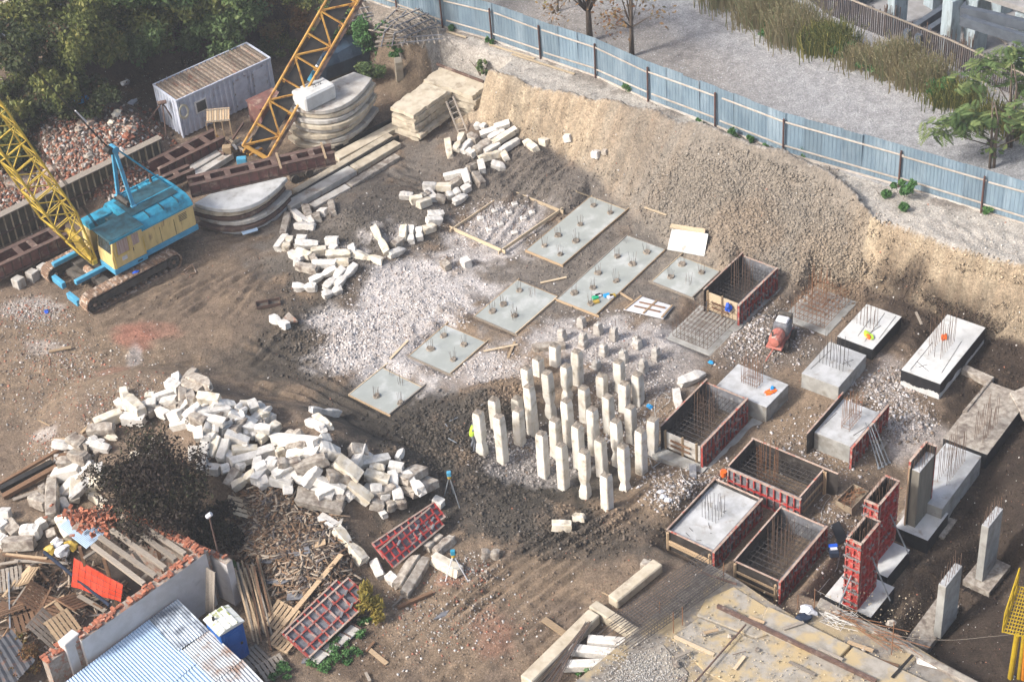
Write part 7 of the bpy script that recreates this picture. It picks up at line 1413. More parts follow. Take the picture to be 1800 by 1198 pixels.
for x in (-.3, 0, .3): MB().box(x-.03, x+.03, -.6, .6, 2.272, 2.295).build('roof_ridge', 'toilet_roof', t)
# ------------------------------------------------------------------ pallets and boards in the yard of the ruin
def pallet(px, py, label, rz, tilt=0, tx=(1, 0), dz=.08, m='timber_brown', n=7, w=1.2, l=.8, ground=True, z=None):
    p = G(px, py, dz) if z is None else W(px, py, z); t = thing('timber_pallet', label, 'pallet', p, Quaternion((0, 0, 1), rz) @ Quaternion((tx[0], tx[1], 0), tilt), 'wooden pallets')
    for k in range(n): x = -w/2+w*(k+.5)/n; MB().box(x-w/n*.36, x+w/n*.36, -l/2, l/2, .10, .122).build('slat', m, t)
    for y in (-l/2+.05, 0, l/2-.05): MB().box(-w/2, w/2, y-.045, y+.045, .02, .099).build('runner', m, t)
    return t
PZ = R(35)
for i, a_ in enumerate(((82, 1105, 'grey slatted pallet leaning upright in the ruin yard', R(60), R(40), (1, 0), .5, 'timber_grey', 6, 1.2, 1.5), (110, 1100, 'orange-brown pallet tilted against the grey one', R(40), R(30), (1, 0), .5, 'timber', 6, 1.2, 1.1), (60, 1050, 'narrow slatted pallet standing on edge among scrap', R(70), R(35), (1, 0), .6, 'timber_brown', 8, 1.3, 1.1), (45, 1095, 'brown pallet lying flat at the yard edge', R(20), R(8), (1, 0), .3, 'timber_brown', 6, 1.4, 1.0), (130, 1060, 'dark pallet frame near the orange net', R(140), R(25), (1, 0), .35, 'timber_brown', 6, 1.2, 1.0), (20, 1070, 'brown pallet cut by the left frame edge', R(110), R(20), (0, 1), .4, 'timber_brown', 6, 1.3, 1.1), (50, 1015, 'tan pallet at the back of the yard', R(160), R(30), (0, 1), .6, 'timber', 5, 1.1, .9), (15, 1020, 'grey pallet at the left frame edge', R(10), R(12), (1, 0), .4, 'timber_grey', 7, 1.3, 1.2), (90, 1070, 'broken pallet under the narrow one', R(75), R(15), (1, 0), .3, 'timber_brown', 6, 1.2, 1.0),
    (495, 1085, 'brown slatted pallet left of the lower red panel', R(-40), R(18), (1, 0), .35, 'timber', 6, 1.3, 1.2), (500, 1125, 'second brown pallet under the lower red panel', R(-40), R(10), (1, 0), .2, 'timber', 6, 1.2, 1.0), (425, 895, 'pale pallet frame at the foot of the heap', R(80), R(20), (1, 0), .5, 'timber_pale', 4, 1.1, 1.5), (480, 1175, 'dark pallet at the bottom edge behind the toilet', R(30), R(5), (1, 0), .1, 'timber_grey', 6, 1.2, 1.0), (440, 1165, 'grey boards platform beside the toilet', R(36), 0, (1, 0), .05, 'timber_grey', 8, 1.5, 1.3))):
    pallet(a_[0], a_[1], a_[2], a_[3], a_[4], a_[5], a_[6], a_[7], a_[8], a_[9], a_[10])
def board(p, q, w, label, m, dz0=.1, dz1=.1, th=.04, name='board', grp='loose boards by the ruin'):
    a_, b_ = G(*p, dz0), G(*q, dz1); o = MB().bar((0, 0, 0), b_-a_, w, th).build(name, m, None); o.location = a_; return tag(o, label, 'board', grp)
g3 = crop((450, 898)); g0 = crop((0, 898))
board(g3(185, 800), g3(600, 300), .22, 'long straight board lying across the splintered wood', 'timber', .5, .5, .05); board(g3(995, 675), g3(1240, 570), .14, 'rusty brown beam below the two long offcuts', 'timber_brown', .12, .12, .14); board(g3(790, 965), g3(920, 1070), .2, 'short pale board at the bottom beside the track', 'timber', .06, .06); board(g3(775, 980), g3(830, 915), .1, 'brown board end touching the pale board', 'timber_brown'); board(g3(710, 755), g3(790, 790), .12, 'short board end right of the lower red panel', 'timber_pale'); board(g3(955, 670), g3(1030, 600), .08, 'thin stick left of the rusty beam', 'timber_grey'); board(g3(770, 1130), g3(800, 1190), .12, 'rotten board at the bottom edge', 'timber_grey')
k5 = crop((900, 898)); board(k5(220, 755), k5(370, 860), .3, 'orange-brown planks at the edge of the deck', 'timber', .1, .1, .06); board(k5(630, 568), k5(700, 598), .05, 'thin yellow batten left of the concrete beam', 'timber')
h1_ = crop((0, 600))
for i, (p, q, w, m, th) in enumerate((((0, 1000), (440, 745), .16, 'timber_brown', .14), ((0, 1040), (370, 850), .3, 'grease', .25), ((20, 1090), (400, 880), .28, 'timber_brown', .2), ((370, 690), (620, 680), .16, 'timber', .1), ((380, 810), (480, 800), .26, 'timber_brown', .2), ((570, 640), (650, 570), .14, 'timber', .05), ((90, 1110), (290, 1040), .2, 'timber_grey', .06), ((345, 70), (500, 40), .16, 'timber', .06), ((270, 550), (350, 590), .07, 'timber', .03))):
    board(h1_(*p), h1_(*q), w, ['brown square beam left of the heap, uppermost', 'dark round pipe among the beams left of the heap', 'stepped brown beam left of the heap, lowest', 'tan beam end touching the heap on the left', 'brown beam stub by the heap', 'short tan board leaning to the heap', 'grey plank left of the long offcut', 'flat tan board lying alone on the yard', 'thin stick on the yard'][i], m, .12, .15, th)
for i, (p, q, w, m) in enumerate((((20, 300), (390, 355), .18, 'timber_brown'), ((100, 345), (480, 365), .14, 'timber_grey'), ((40, 300), (330, 330), .12, 'timber'), ((0, 370), (130, 350), .14, 'timber_grey'), ((60, 420), (70, 820), .06, 'steel_prop'), ((250, 390), (340, 490), .12, 'timber_brown'), ((550, 590), (740, 700), .2, 'timber_grey'), ((120, 470), (20, 600), .12, 'timber'), ((290, 690), (450, 590), .1, 'timber'), ((150, 470), (220, 390), .3, 'timber'), ((190, 560), (240, 390), .3, 'timber'), ((60, 700), (180, 530), .08, 'timber_grey'), ((300, 660), (360, 530), .08, 'timber_brown'), ((390, 640), (440, 700), .16, 'timber'), ((580, 610), (720, 680), .1, 'timber_brown'), ((100, 750), (170, 640), .12, 'timber_brown'), ((0, 640), (100, 690), .25, 'timber_brown'))):
    board(g0(*p), g0(*q), w, f'scrap board in the ruin yard, {ORD[i]} counted from its back', m, .45, .5)
b_ = thing('black_pipe', 'long black pipe leaning over the orange net', 'pipe', G(*g0(310, 285), .9)); MB().tube((0, 0, 0), G(*g0(770, 660), .8)-b_.location, .08, 10).build('tube', 'cloth_navy', b_)
# orange safety net panel
P = [W(*g0(*p), z) for p, z in (((520, 325), 1.9), ((865, 515), 1.9), ((850, 640), 1.0), ((500, 530), .7))]; c = sum(P, Vector())/4; t = thing('orange_net_panel', 'bright orange safety net stretched on a wire grid', 'safety net', c); b = MB(); n, m = 16, 8
for i in range(n+1):
    for j in range(m+1): f, g_ = i/n, j/m; b.v.append((P[0]*(1-f)+P[1]*f)*(1-g_)+(P[3]*(1-f)+P[2]*f)*g_-c+Vector((0, -.05*math.sin(f*9)*math.sin(g_*5), rb.uniform(-.015, .015))))
b.f = [(i*(m+1)+j, (i+1)*(m+1)+j, (i+1)*(m+1)+j+1, i*(m+1)+j+1) for i in range(n) for j in range(m)]; b.build('net', 'orange_net', t)
for i in range(0, n+1, 2): MB().tube(b.v[i*(m+1)]+Vector((0, -.06, .03)), b.v[i*(m+1)+m]+Vector((0, -.06, .03)), .009, 4).build('grid_wire', 'grease', t)
for j in range(0, m+1, 2): MB().tube(b.v[j]+Vector((0, -.06, .03)), b.v[n*(m+1)+j]+Vector((0, -.06, .03)), .009, 4).build('grid_wire', 'grease', t)
for i, (x, y) in enumerate(((400, 230), (355, 265), (505, 245), (440, 280))): blobby('plastic_sack', *g0(x, y), .35, .28, .22, 'plastic_white' if i in (0, 3) else 'plastic_yellow', f'{"white" if i in (0, 3) else "yellowish"} plastic sack beside the long offcut, {["upper", "left", "right", "lower"][i]} one', 'sack', 60+i, dz=.25)
# stacked poles right of the toilet
for i in range(16):
    x = 1630+12*i+rb.uniform(-6, 6); a_, q_ = g0(x, 390-3*i+rb.uniform(-40, 60)), g0(x+120+rb.uniform(-25, 30), 860+rb.uniform(-100, 130)); p0 = G(*q_, .1); p1 = W(*a_, 1.2+rb.uniform(-.1, .3)); o = MB().bar((0, 0, 0), p1-p0, rb.uniform(.06, .1), rb.uniform(.06, .1)).build('timber_pole', rb.choice(['timber', 'timber', 'timber_brown', 'timber_grey']), None); o.location = p0; tag(o, f'timber pole leaning right of the blue toilet, {ORD[i]} from the left', 'pole', 'timber poles leaning by the ruin')
for i in range(5):
    p0 = W(*g0(1450+12*i, 705), .8); p1 = W(*g0(1455+12*i, 395+8*i), 2.6); o = MB().bar((0, 0, 0), p1-p0, .1, .06).build('timber_pole', 'timber_grey', None); o.location = p0; tag(o, f'grey board standing in the wall corner, {ORD[i]} from the left', 'board', 'boards standing in the wall corner')
# ------------------------------------------------------------------ red formwork panels thrown on the heap
def big_panel(pts, zs, label, m, nx=9, second=False):
    P = [G(*p, z) for p, z in zip(pts, zs)]; c = sum(P, Vector())/4; ex = ((P[1]-P[0])+(P[2]-P[3]))/2; ey = ((P[3]-P[0])+(P[2]-P[1]))/2; L, H = ex.length, ey.length; ex.normalize(); ez = ex.cross(ey).normalized(); ey = ez.cross(ex)
    if ez.z < 0: ez = -ez
    t = thing('red_form_panel', label, 'form panel', c, axes_quat(ex, ey, ez) if ex.cross(ey).dot(ez) > 0 else axes_quat(ex, -ey, ez), 'red form panels lying about')
    MB().box(-L/2, L/2, -H/2, H/2, -.02, 0).build('sheet', 'plywood_grey', t)
    for k in range(nx+1): x = -L/2+.03+(L-.06)*k/nx; MB().box(x-.03, x+.03, -H/2, H/2, .001, .1).build('rib', m, t)
    for k, y in enumerate((-H/2+.03, -H*.22, H*.18, H/2-.03)): MB().box(-L/2, L/2, y-.035, y+.035, .005, .115).build('long_rib' if 0 < k < 3 else 'edge_bar', m if k in (1, 2) else 'form_edge', t)
    for k in range(4): x = rb.uniform(-L*.4, L*.4); y = rb.choice((-H*.22, H*.18)); MB().obox((x, y, .15), Vector((.12, .05, 0)), Vector((-.02, .04, 0)), ZX*.05).build('clamp', 'steel_clamp', t, bevel=.01)
    return t
g2 = crop((450, 898)); big_panel([g2(905, 330), g2(1310, 60), g2(1265, -75), g2(800, 235)], (.5, .6, .9, .8), 'tilted red form panel on the right end of the heap, rear one', 'form_redbright', 9)
big_panel([g2(965, 425), g2(1308, 85), g2(1225, -10), g2(855, 245)], (.35, .4, 1.05, .95), 'tilted red form panel on the right end of the heap, front one', 'form_redbright', 9)
big_panel([g2(360, 1045), g2(790, 640), g2(670, 450), g2(215, 860)], (.35, .45, .9, .8), 'red form panel with clamps lying above the mud, upper layer', 'form_red', 9); big_panel([g2(330, 1035), g2(700, 690), g2(610, 440), g2(205, 850)], (.2, .3, .75, .65), 'red form panel peeking out under another by the ruin', 'form_redbright', 8)
t = thing('rusty_tile_panel', 'pale rusty coffered panel under the lower red panels', 'panel', G(*g2(560, 960), .1))
for k in range(4):
    p = G(*g2(440+75*k, 1020-58*k), .18)-t.location; MB().obox(p, UX*.32, VX*.26, ZX*.03).build('coffer', 'slab_grey', t, bevel=.02)
    MB().obox(p+UX*.36, UX*.03, VX*.3, ZX*.06).build('rib', 'rust', t)
# ------------------------------------------------------------------ deck at the lower right
dk = [(1247, 990), (1300, 1020), (1352, 1056), (1400, 1085), (1440, 1062), (1560, 1105), (1650, 1160), (1735, 1205), (1900, 1300), (1500, 1420), (1000, 1330), (990, 1215), (1080, 1140), (1165, 1066)]
P = [W(*p, .72) for p in dk]; c = sum(P, Vector())/len(P); t = thing('concrete_deck', 'sand-stained concrete deck with strips and rails at the bottom', 'deck', c); MB().prism([p-c for p in P], (0, 0, -2.6)).build('base', 'deck_base', t)
def strip(pts, z, th, m, name='slab'): MB().prism([W(*p, z)-c for p in pts], (0, 0, -th)).build(name, m, t, bevel=.03)
k6 = crop((1350, 898))
strip([(1240, 1052), (1290, 1030), (1352, 1068), (1415, 1092), (1330, 1120), (1225, 1080)], .80, .2, 'deck_concrete'); strip([(1228, 1084), (1330, 1124), (1412, 1100), (1500, 1145), (1560, 1180), (1620, 1215), (1400, 1260), (1240, 1180), (1180, 1120)], .79, .2, 'deck_concrete'); strip([(1350, 1064), (1415, 1093), (1495, 1133), (1470, 1160), (1400, 1130), (1335, 1100)], 1.0, .35, 'deck_concrete'); strip([(1500, 1135), (1650, 1205), (1610, 1230), (1475, 1163)], .95, .3, 'deck_concrete')
strip([k6(340, 660), k6(370, 600), k6(1180, 1040), k6(1500, 1205), k6(1440, 1230), k6(790, 870)], .86, .35, 'deck_edge', 'edge_beam')
strip([(1165, 1070), (1230, 1010), (1245, 1020), (1185, 1085)], .78, .12, 'deck_edge', 'gravel_strip'); strip([(1030, 1260), (1110, 1150), (1165, 1130), (1210, 1180), (1190, 1270)], .78, .12, 'deck_edge', 'gravel_strip')
def on_deck(p, q, w, h, m, lab, nm, z=1.06, cat=None, tube=False):
    a_, b_ = W(*p, z), W(*q, z); o = (MB().tube((0, 0, 0), b_-a_, w/2, 7) if tube else MB().bar((0, 0, 0), b_-a_, w, h)).build(nm, m, None); o.location = a_; return tag(o, lab, cat or nm)
on_deck((1261, 1064), (1540, 1197), .14, .16, 'rust', 'long rusty rail lying across the concrete deck', 'rail'); on_deck((1311, 1097), (1222, 1198), .08, .08, 'rust', 'rusty bar running down from the rail to the bottom edge', 'bar', 1.0, None, True); on_deck((1295, 1026), (1232, 1005), .07, .07, 'rust', 'short rusty angle at the deck corner', 'bar', .95); on_deck((1288, 1150), (1312, 1143), .03, .03, 'rebar', 'thin bent bar on the sandy slab', 'bar', .9, None, True)
on_deck((1185, 1118), (1255, 1150), .16, .06, 'timber_pale', 'pale kerb strip along the sandy slab', 'strip', .84); on_deck((1490, 1127), (1535, 1143), .16, .06, 'timber', 'short plank on the deck rubble', 'plank', .95); on_deck((1568, 1190), (1605, 1150), .12, .02, 'grease', 'dark strap crossing the deck edge', 'strap', 1.0)
tg = thing('rebar_tangle', 'tangle of long rusty bars lying along the deck edge', 'rebar', W(1515, 1100, .95))
for i in range(26):
    f = rb.random(); x, y = 1450+f*130+rb.uniform(-15, 15), 1062+f*75+rb.uniform(-8, 8); a_ = W(x, y, .95+rb.random()*.1)-tg.location; an = SITE-1.57+rb.uniform(-.35, .35); l = rb.uniform(.5, 1.6); rod(a_, a_+Vector((math.cos(an)*l, math.sin(an)*l, rb.uniform(-.05, .1))), .016, 'rebar_rust', tg)
tg = thing('cable_tangle', 'pale tangled cables on the deck rubble', 'cable', W(1480, 1090, .98))
for i in range(5): p = [W(1480+rb.uniform(-40, 30), 1088+rb.uniform(-16, 22), .98) for _ in range(7)]; MB().path([q-tg.location for q in p], .012, 4).build('cable', 'cable_white', tg)
for i, (x, y, l_, an_, m_) in enumerate(((1395, 1100, .9, .3, 'timber_grey'), (1330, 1090, .7, -.6, 'timber'), (1460, 1150, 1.1, -.7, 'timber_grey'), (1300, 1165, .8, .9, 'timber_pale'), (1250, 1110, .6, .2, 'timber'), (1560, 1165, .9, -.5, 'timber_brown'), (1410, 1175, 1.2, -.75, 'timber_grey'), (1200, 1150, .7, .4, 'timber_grey'))):
    o = MB().bar((-l_/2, 0, .04), (l_/2, 0, .05), .14, .04).build('plank', m_, None); o.location = W(x, y, 1.02 if y < 1160 else .84); o.rotation_euler = (0, 0, an_); tag(o, f'loose board on the concrete deck, {ORD[[3, 2, 5, 6, 1, 7, 4, 0][i] if False else sorted([1395, 1330, 1460, 1300, 1250, 1560, 1410, 1200]).index(x)]} from the left', 'plank', 'loose boards on the deck')
for i in range(9): x, y = 1190+47*i, 1075+rb.uniform(0, 100); blobby('concrete_lump', x, y, rb.uniform(.1, .2), rb.uniform(.08, .16), .08, 'concrete_dirty', f'broken concrete lump on the deck, {ORD[i]} from the left', 'concrete lump', 800+i, z=.9)
blobby('plastic_sack', 1421, 1072, .35, .25, .2, 'plastic_white', 'white sack at the deck corner', 'sack', 71, z=.95); blobby('plastic_sack', 1412, 1086, .4, .2, .15, 'cloth_navy', 'dark blue cloth at the deck corner', 'cloth', 72, z=.9)
for i, (x, y, yt) in enumerate(((1184, 1112, 1075), (1200, 1098, 1066), (1272, 1020, 988), (1567, 1150, 1092), (1431, 1072, 1035), (1402, 1070, 1045), (1160, 1080, 1057))):
    p = W(x, y, .8); h_ = height_to(p, x, yt); o = rod(p, p+ZX*h_, .02, 'rebar_rust', None, 'guard_stake'); tag(o, f'thin rusty stake on the deck, {ORD[i]} in order', 'stake', 'guard stakes on the deck')
cable([(1431, 1035), (1470, 1055), (1567, 1112), (1660, 1124), (1740, 1118), (1790, 1113)], .009, 'timber_grey', 'pale rope strung along the deck edge to the yellow ladder', 'rope', z=1.9)
# long reinforcement cage, beams and blocks at the deck's left corner
ca, cb_ = W(1085, 1090, .95), W(1232, 988, .95); d = (cb_-ca); L = d.length; d.normalize(); n = Vector((d.y, -d.x, 0)); t = thing('beam_cage', 'long dark reinforcement cage lying from the deck towards the form box', 'rebar cage', ca, axes_quat(d, -n, ZX))
wd = 1.55
for k in range(13):
    y = -wd*k/12
    for z in (0, .5): rod((rb.uniform(-1.2, .1), y, z), (L+rb.uniform(-.2, .3), y, z), .016, 'rebar_grey', t)
for k in range(26):
    x = .3+(L-.5)*k/25
    for z in (0.02, .52): rod((x, 0, z), (x, -wd, z), .011, 'rebar_grey', t, 'stirrup')
    for y in (0, -wd): rod((x, y, 0), (x, y, .52), .011, 'rebar_grey', t, 'stirrup')
for p, q, w_, h_, lab, m in (((1077, 1058), (1157, 993), .55, .5, 'big pale concrete beam beside the long cage', 'slab_tan'), ((1042, 1066), (1125, 1120), .5, .5, 'broken concrete beam under the left end of the cage', 'slab_tan'), ((925, 1200), (1045, 1082), .6, .55, 'brown-stained concrete beam running to the bottom edge', 'slab_tan'), ((1128, 990), (1145, 996), .4, .4, 'rough block behind the big pale beam', 'concrete_dirty'), ((1033, 1126), (1100, 1131), .45, .42, 'uppermost of three white blocks stacked by the deck', 'concrete_white'), ((998, 1140), (1087, 1150), .42, .4, 'middle one of three white blocks by the deck', 'concrete_white'), ((988, 1170), (1075, 1167), .42, .4, 'lowest of three white blocks by the deck', 'concrete_white')):
    a_, b__ = G(*p, .28), G(*q, .28); o = MB().bar((0, 0, 0), b__-a_, w_, h_).build('concrete_beam', m, None, bevel=.05); o.location = a_; tag(o, lab, 'concrete beam')
t = thing('bar_bundle', 'bundle of dark bent bars leaning over the beam at the bottom', 'rebar', G(1005, 1140, .5))
for k in range(22): rod(G(945+rb.uniform(-6, 40), 1198, .35)-t.location, G(1032+rb.uniform(-5, 10), 1090+rb.uniform(0, 8), .75)-t.location, .014, 'rebar_grey' if k % 3 else 'rebar', t)
# ------------------------------------------------------------------ yellow tower ladder at the right edge
lz = 2.0; A = W(1642+8, 1110, 0)
t = thing('yellow_gangway', 'yellow steel gangway with mesh floor at the right edge', 'gangway', W(1790, 1110, 1.5))
def LP(px, py, z): return W(px, py, z)-t.location
q = [LP(1762, 1110, 3.2), LP(1788, 1030, 5.2), LP(1830, 1040, 5.2), LP(1808, 1120, 3.2)]
for k_ in range(9): f_ = (k_+.5)/9; MB().bar(q[0].lerp(q[3], f_), q[1].lerp(q[2], f_), .02, .05).build('grating_bar', 'scaffold_yellow', t)
for a_, b__ in ((0, 1), (3, 2)):
    for dz in (0, .5, 1.0): MB().tube(q[a_]+ZX*dz, q[b__]+ZX*dz, .035, 6).build('rail', 'scaffold_yellow', t)
    for f in (0, .33, .66, 1): p = q[a_].lerp(q[b__], f); MB().tube(p, p+ZX*1.0, .03, 6).build('stanchion', 'scaffold_yellow', t)
for k in range(14): f = k/13; MB().bar(q[0].lerp(q[1], f)+ZX*.02, q[3].lerp(q[2], f)+ZX*.02, .03, .04).build('tread', 'scaffold_yellow', t)
for p0, p1, r_, m in (((1788, 1115), (1772, 1215), .11, 'scaffold_yellow'), ((1800, 1118), (1788, 1215), .09, 'scaffold_yellow'), ((1806, 1120), (1797, 1215), .12, 'scaffold_orange')): MB().tube(LP(*p0, 3.0), LP(*p1, -1.0), r_, 10).build('mast_leg', m, t)
px_box('dusty_footing', [(1738, 1200), (1792, 1120), (1830, 1140), (1780, 1220)], -.9, .8, 'concrete_dirty', 'grey dusted footing edge beside the yellow gangway', 'footing')
# ------------------------------------------------------------------ surveyor tripods and worker
def tripod(px, py, feet, label, top, legm, headm):
    p = G(px, py); t = thing('survey_tripod', label, 'tripod', p); h_ = height_to(p, *top); tp = Vector((0, 0, h_))
    for f in feet: e = G(*f)-p; MB().tube(e, tp, .028, 6).build('leg', legm, t)
    MB().tube(tp-ZX*.12, tp, .1, 10).build('tripod_head', 'plastic_yellow', t); MB().box(-.1, .1, -.08, .08, h_+.005, h_+.26).build('level', headm, t, bevel=.02); MB().tube((-.16, .05, h_+.14), (.16, -.05, h_+.14), .04, 8).build('telescope', 'grease', t)
tripod(795, 880, [(781, 872), (808, 892), (797, 868)], 'survey level on a yellow-headed tripod standing in the mud', (790, 836), 'steel_prop', 'crane_bluelite'); tripod(801, 1010, [(783, 1021), (823, 1021), (795, 990)], 'white-legged survey tripod standing over a yellowish offcut', (798, 974), 'plastic_white', 'crane_blue')
def worker(px, py, h, label):
    p = G(px, py); o = bpy.data.meshes.new('person')
    J = dict(pel=(0, 0, .95), sp=(.02, -.05, 1.15), ch=(.04, -.12, 1.38), nk=(.05, -.16, 1.50), hd=(.06, -.20, 1.62), ht=(.06, -.21, 1.72), sl=(-.17, -.12, 1.40), el=(-.24, -.22, 1.15), hl=(-.16, -.42, 1.02), sr=(.22, -.12, 1.40), er=(.28, -.24, 1.16), hr=(.2, -.44, 1.05), tl=(-.1, 0, .92), kl=(-.12, -.1, .5), al=(-.13, .02, .09), fl=(-.14, -.14, .04), tr=(.1, 0, .92), kr=(.13, -.06, .5), ar=(.15, .08, .09), fr=(.16, -.07, .04))
    E_ = [('pel', 'sp'), ('sp', 'ch'), ('ch', 'nk'), ('nk', 'hd'), ('hd', 'ht'), ('ch', 'sl'), ('sl', 'el'), ('el', 'hl'), ('ch', 'sr'), ('sr', 'er'), ('er', 'hr'), ('pel', 'tl'), ('tl', 'kl'), ('kl', 'al'), ('al', 'fl'), ('pel', 'tr'), ('tr', 'kr'), ('kr', 'ar'), ('ar', 'fr')]
    RD = dict(pel=.15, sp=.15, ch=.16, nk=.06, hd=.095, ht=.07, sl=.085, el=.06, hl=.045, sr=.085, er=.06, hr=.045, tl=.11, kl=.08, al=.06, fl=.05, tr=.11, kr=.08, ar=.06, fr=.05)
    ks = list(J); o.from_pydata([J[k] for k in ks], [(ks.index(a_), ks.index(b__)) for a_, b__ in E_], []); t = thing('person', label, 'person', p, R(100)); t.scale = (h/1.75,)*3
    ob = bpy.data.objects.new('body', o); COL.objects.link(ob); ob.parent = t; m_ = ob.modifiers.new('skin', 'SKIN'); ob.modifiers.new('sub', 'SUBSURF').levels = 2; ob.modifiers['sub'].render_levels = 2
    for i, k in enumerate(ks): sv = o.skin_vertices[0].data[i]; sv.radius = (RD[k], RD[k]*.85); sv.use_root = k == 'pel'
    o.materials.append(MATS['cloth_grey'])
    v = MB(); rows = [(.95, .19, .15, 0), (1.15, .195, .16, -.05), (1.32, .21, .165, -.11), (1.43, .19, .13, -.14), (1.48, .09, .08, -.15)]
    for z, rx, ry, yo in rows:
        for k in range(14): a_ = 6.283*k/14; v.v.append(Vector((.03+rx*math.cos(a_), yo+ry*math.sin(a_), z)))
    v.f = [(i*14+k, i*14+(k+1) % 14, (i+1)*14+(k+1) % 14, (i+1)*14+k) for i in range(4) for k in range(14)]; v.build('vest', 'hi_vis', t, smooth=True)
    s_ = MB(); 
    for z, r_ in ((1.62, .125), (1.69, .12), (1.75, .085), (1.775, .02)):
        for k in range(12): a_ = 6.283*k/12; s_.v.append(Vector((.06+r_*math.cos(a_), -.2+r_*1.15*math.sin(a_), z)))
    s_.f = [(i*12+k, i*12+(k+1) % 12, (i+1)*12+(k+1) % 12, (i+1)*12+k) for i in range(3) for k in range(12)]+[tuple(36+k for k in range(12))]; s_.build('helmet', 'cloth_navy', t, smooth=True)
    for nm_, j0, j1, r0, r1 in (('sleeve', 'sl', 'el', .095, .07), ('sleeve', 'sr', 'er', .095, .07), ('sleeve', 'el', 'hl', .072, .055), ('sleeve', 'er', 'hr', .072, .055)): MB().tube(J[j0], Vector(J[j0]).lerp(Vector(J[j1]), 1.0 if 's' == j0[0] else .8), r0, 10, r1).build(nm_, 'cloth_navy', t, smooth=True)
    for sx, j in ((-1, 'hl'), (1, 'hr')):
        hb_ = MB().obox(Vector(J[j])+Vector((0, -.05, 0)), Vector((.04, 0, 0)), Vector((0, .05, 0)), ZX*.016)
        for k in range(4): hb_.tube(Vector(J[j])+Vector((-.03+.02*k, -.1, 0)), Vector(J[j])+Vector((-.03+.02*k, -.165+.012*abs(k-1.5), -.03)), .0095, 5)
        hb_.tube(Vector(J[j])+Vector((-sx*.04, -.03, 0)), Vector(J[j])+Vector((-sx*.075, -.085, -.01)), .011, 5); hb_.build('hand', 'skin', t)
    f_ = MB(); f_.obox(Vector((.06, -.30, 1.60)), Vector((.07, 0, 0)), Vector((0, .02, 0)), ZX*.06); f_.obox(Vector((.06, -.325, 1.60)), Vector((.012, 0, 0)), Vector((0, .015, 0)), ZX*.02); f_.build('face', 'skin', t, bevel=.012)
worker(833, 790, 1.72, 'worker in a lime vest and dark helmet bending behind the leftmost pile')
t = thing('survey_rod', 'thin dark rods lying on the mud left of the worker', 'rods', G(790, 740))
for a_, b__ in (((845, 712), (862, 703)), ((790, 740), (805, 733)), ((783, 745), (793, 757)), ((788, 770), (803, 778))): MB().tube(G(*a_, .05)-t.location, G(*b__, .05)-t.location, .025, 5).build('rod', 'steel_prop', t)
# dark-leaved tree over the heap
tree(292, 962, 'dark purple-leaved tree standing before the block heap', 5.4, (2.35, 3.9, 2.9), 'leaf_purple', 20000, .085, 501, .14, 2, 'bark_dark', clumps=26, spread=1.0); tree(372, 960, 'smaller dark purple bush right of the big dark tree', 2.6, (1.3, 1.6, 1.6), 'leaf_purple', 6000, .09, 502, .06, 2, 'bark_dark', clumps=12)
tree(655, 1080, 'yellow-green feathery bush right of the lower red panel', 1.3, (.55, .8, 1.2), 'leaf_yellow', 2200, .07, 503, .03, 3, clumps=10, name='shrub', cat='shrub', aspect=4)
for i, (x, y) in enumerate(((628, 1105), (610, 1150), (590, 1130), (495, 1180), (1040, 1185), (410, 990), (560, 1165))): tree(x, y, f'patch of low green weeds near the bottom, {["under the yellow bush", "before the mud track", "below the red panels", "by the toilet", "beside the deck blocks", "behind the ruin corner", "at the bottom edge"][i]}', .35, (.55, .15, .3), 'leaf_fresh', 700, .07, 510+i, .01, 2, group='low weeds at the bottom', name='weed', cat='weed', clumps=7)
tree(45, 1175, 'rusty leafed creeper in the lower left corner', .9, (1.1, .5, .8), 'leaf_autumn', 3000, .08, 520, .03, 2, name='shrub', cat='shrub', clumps=9)
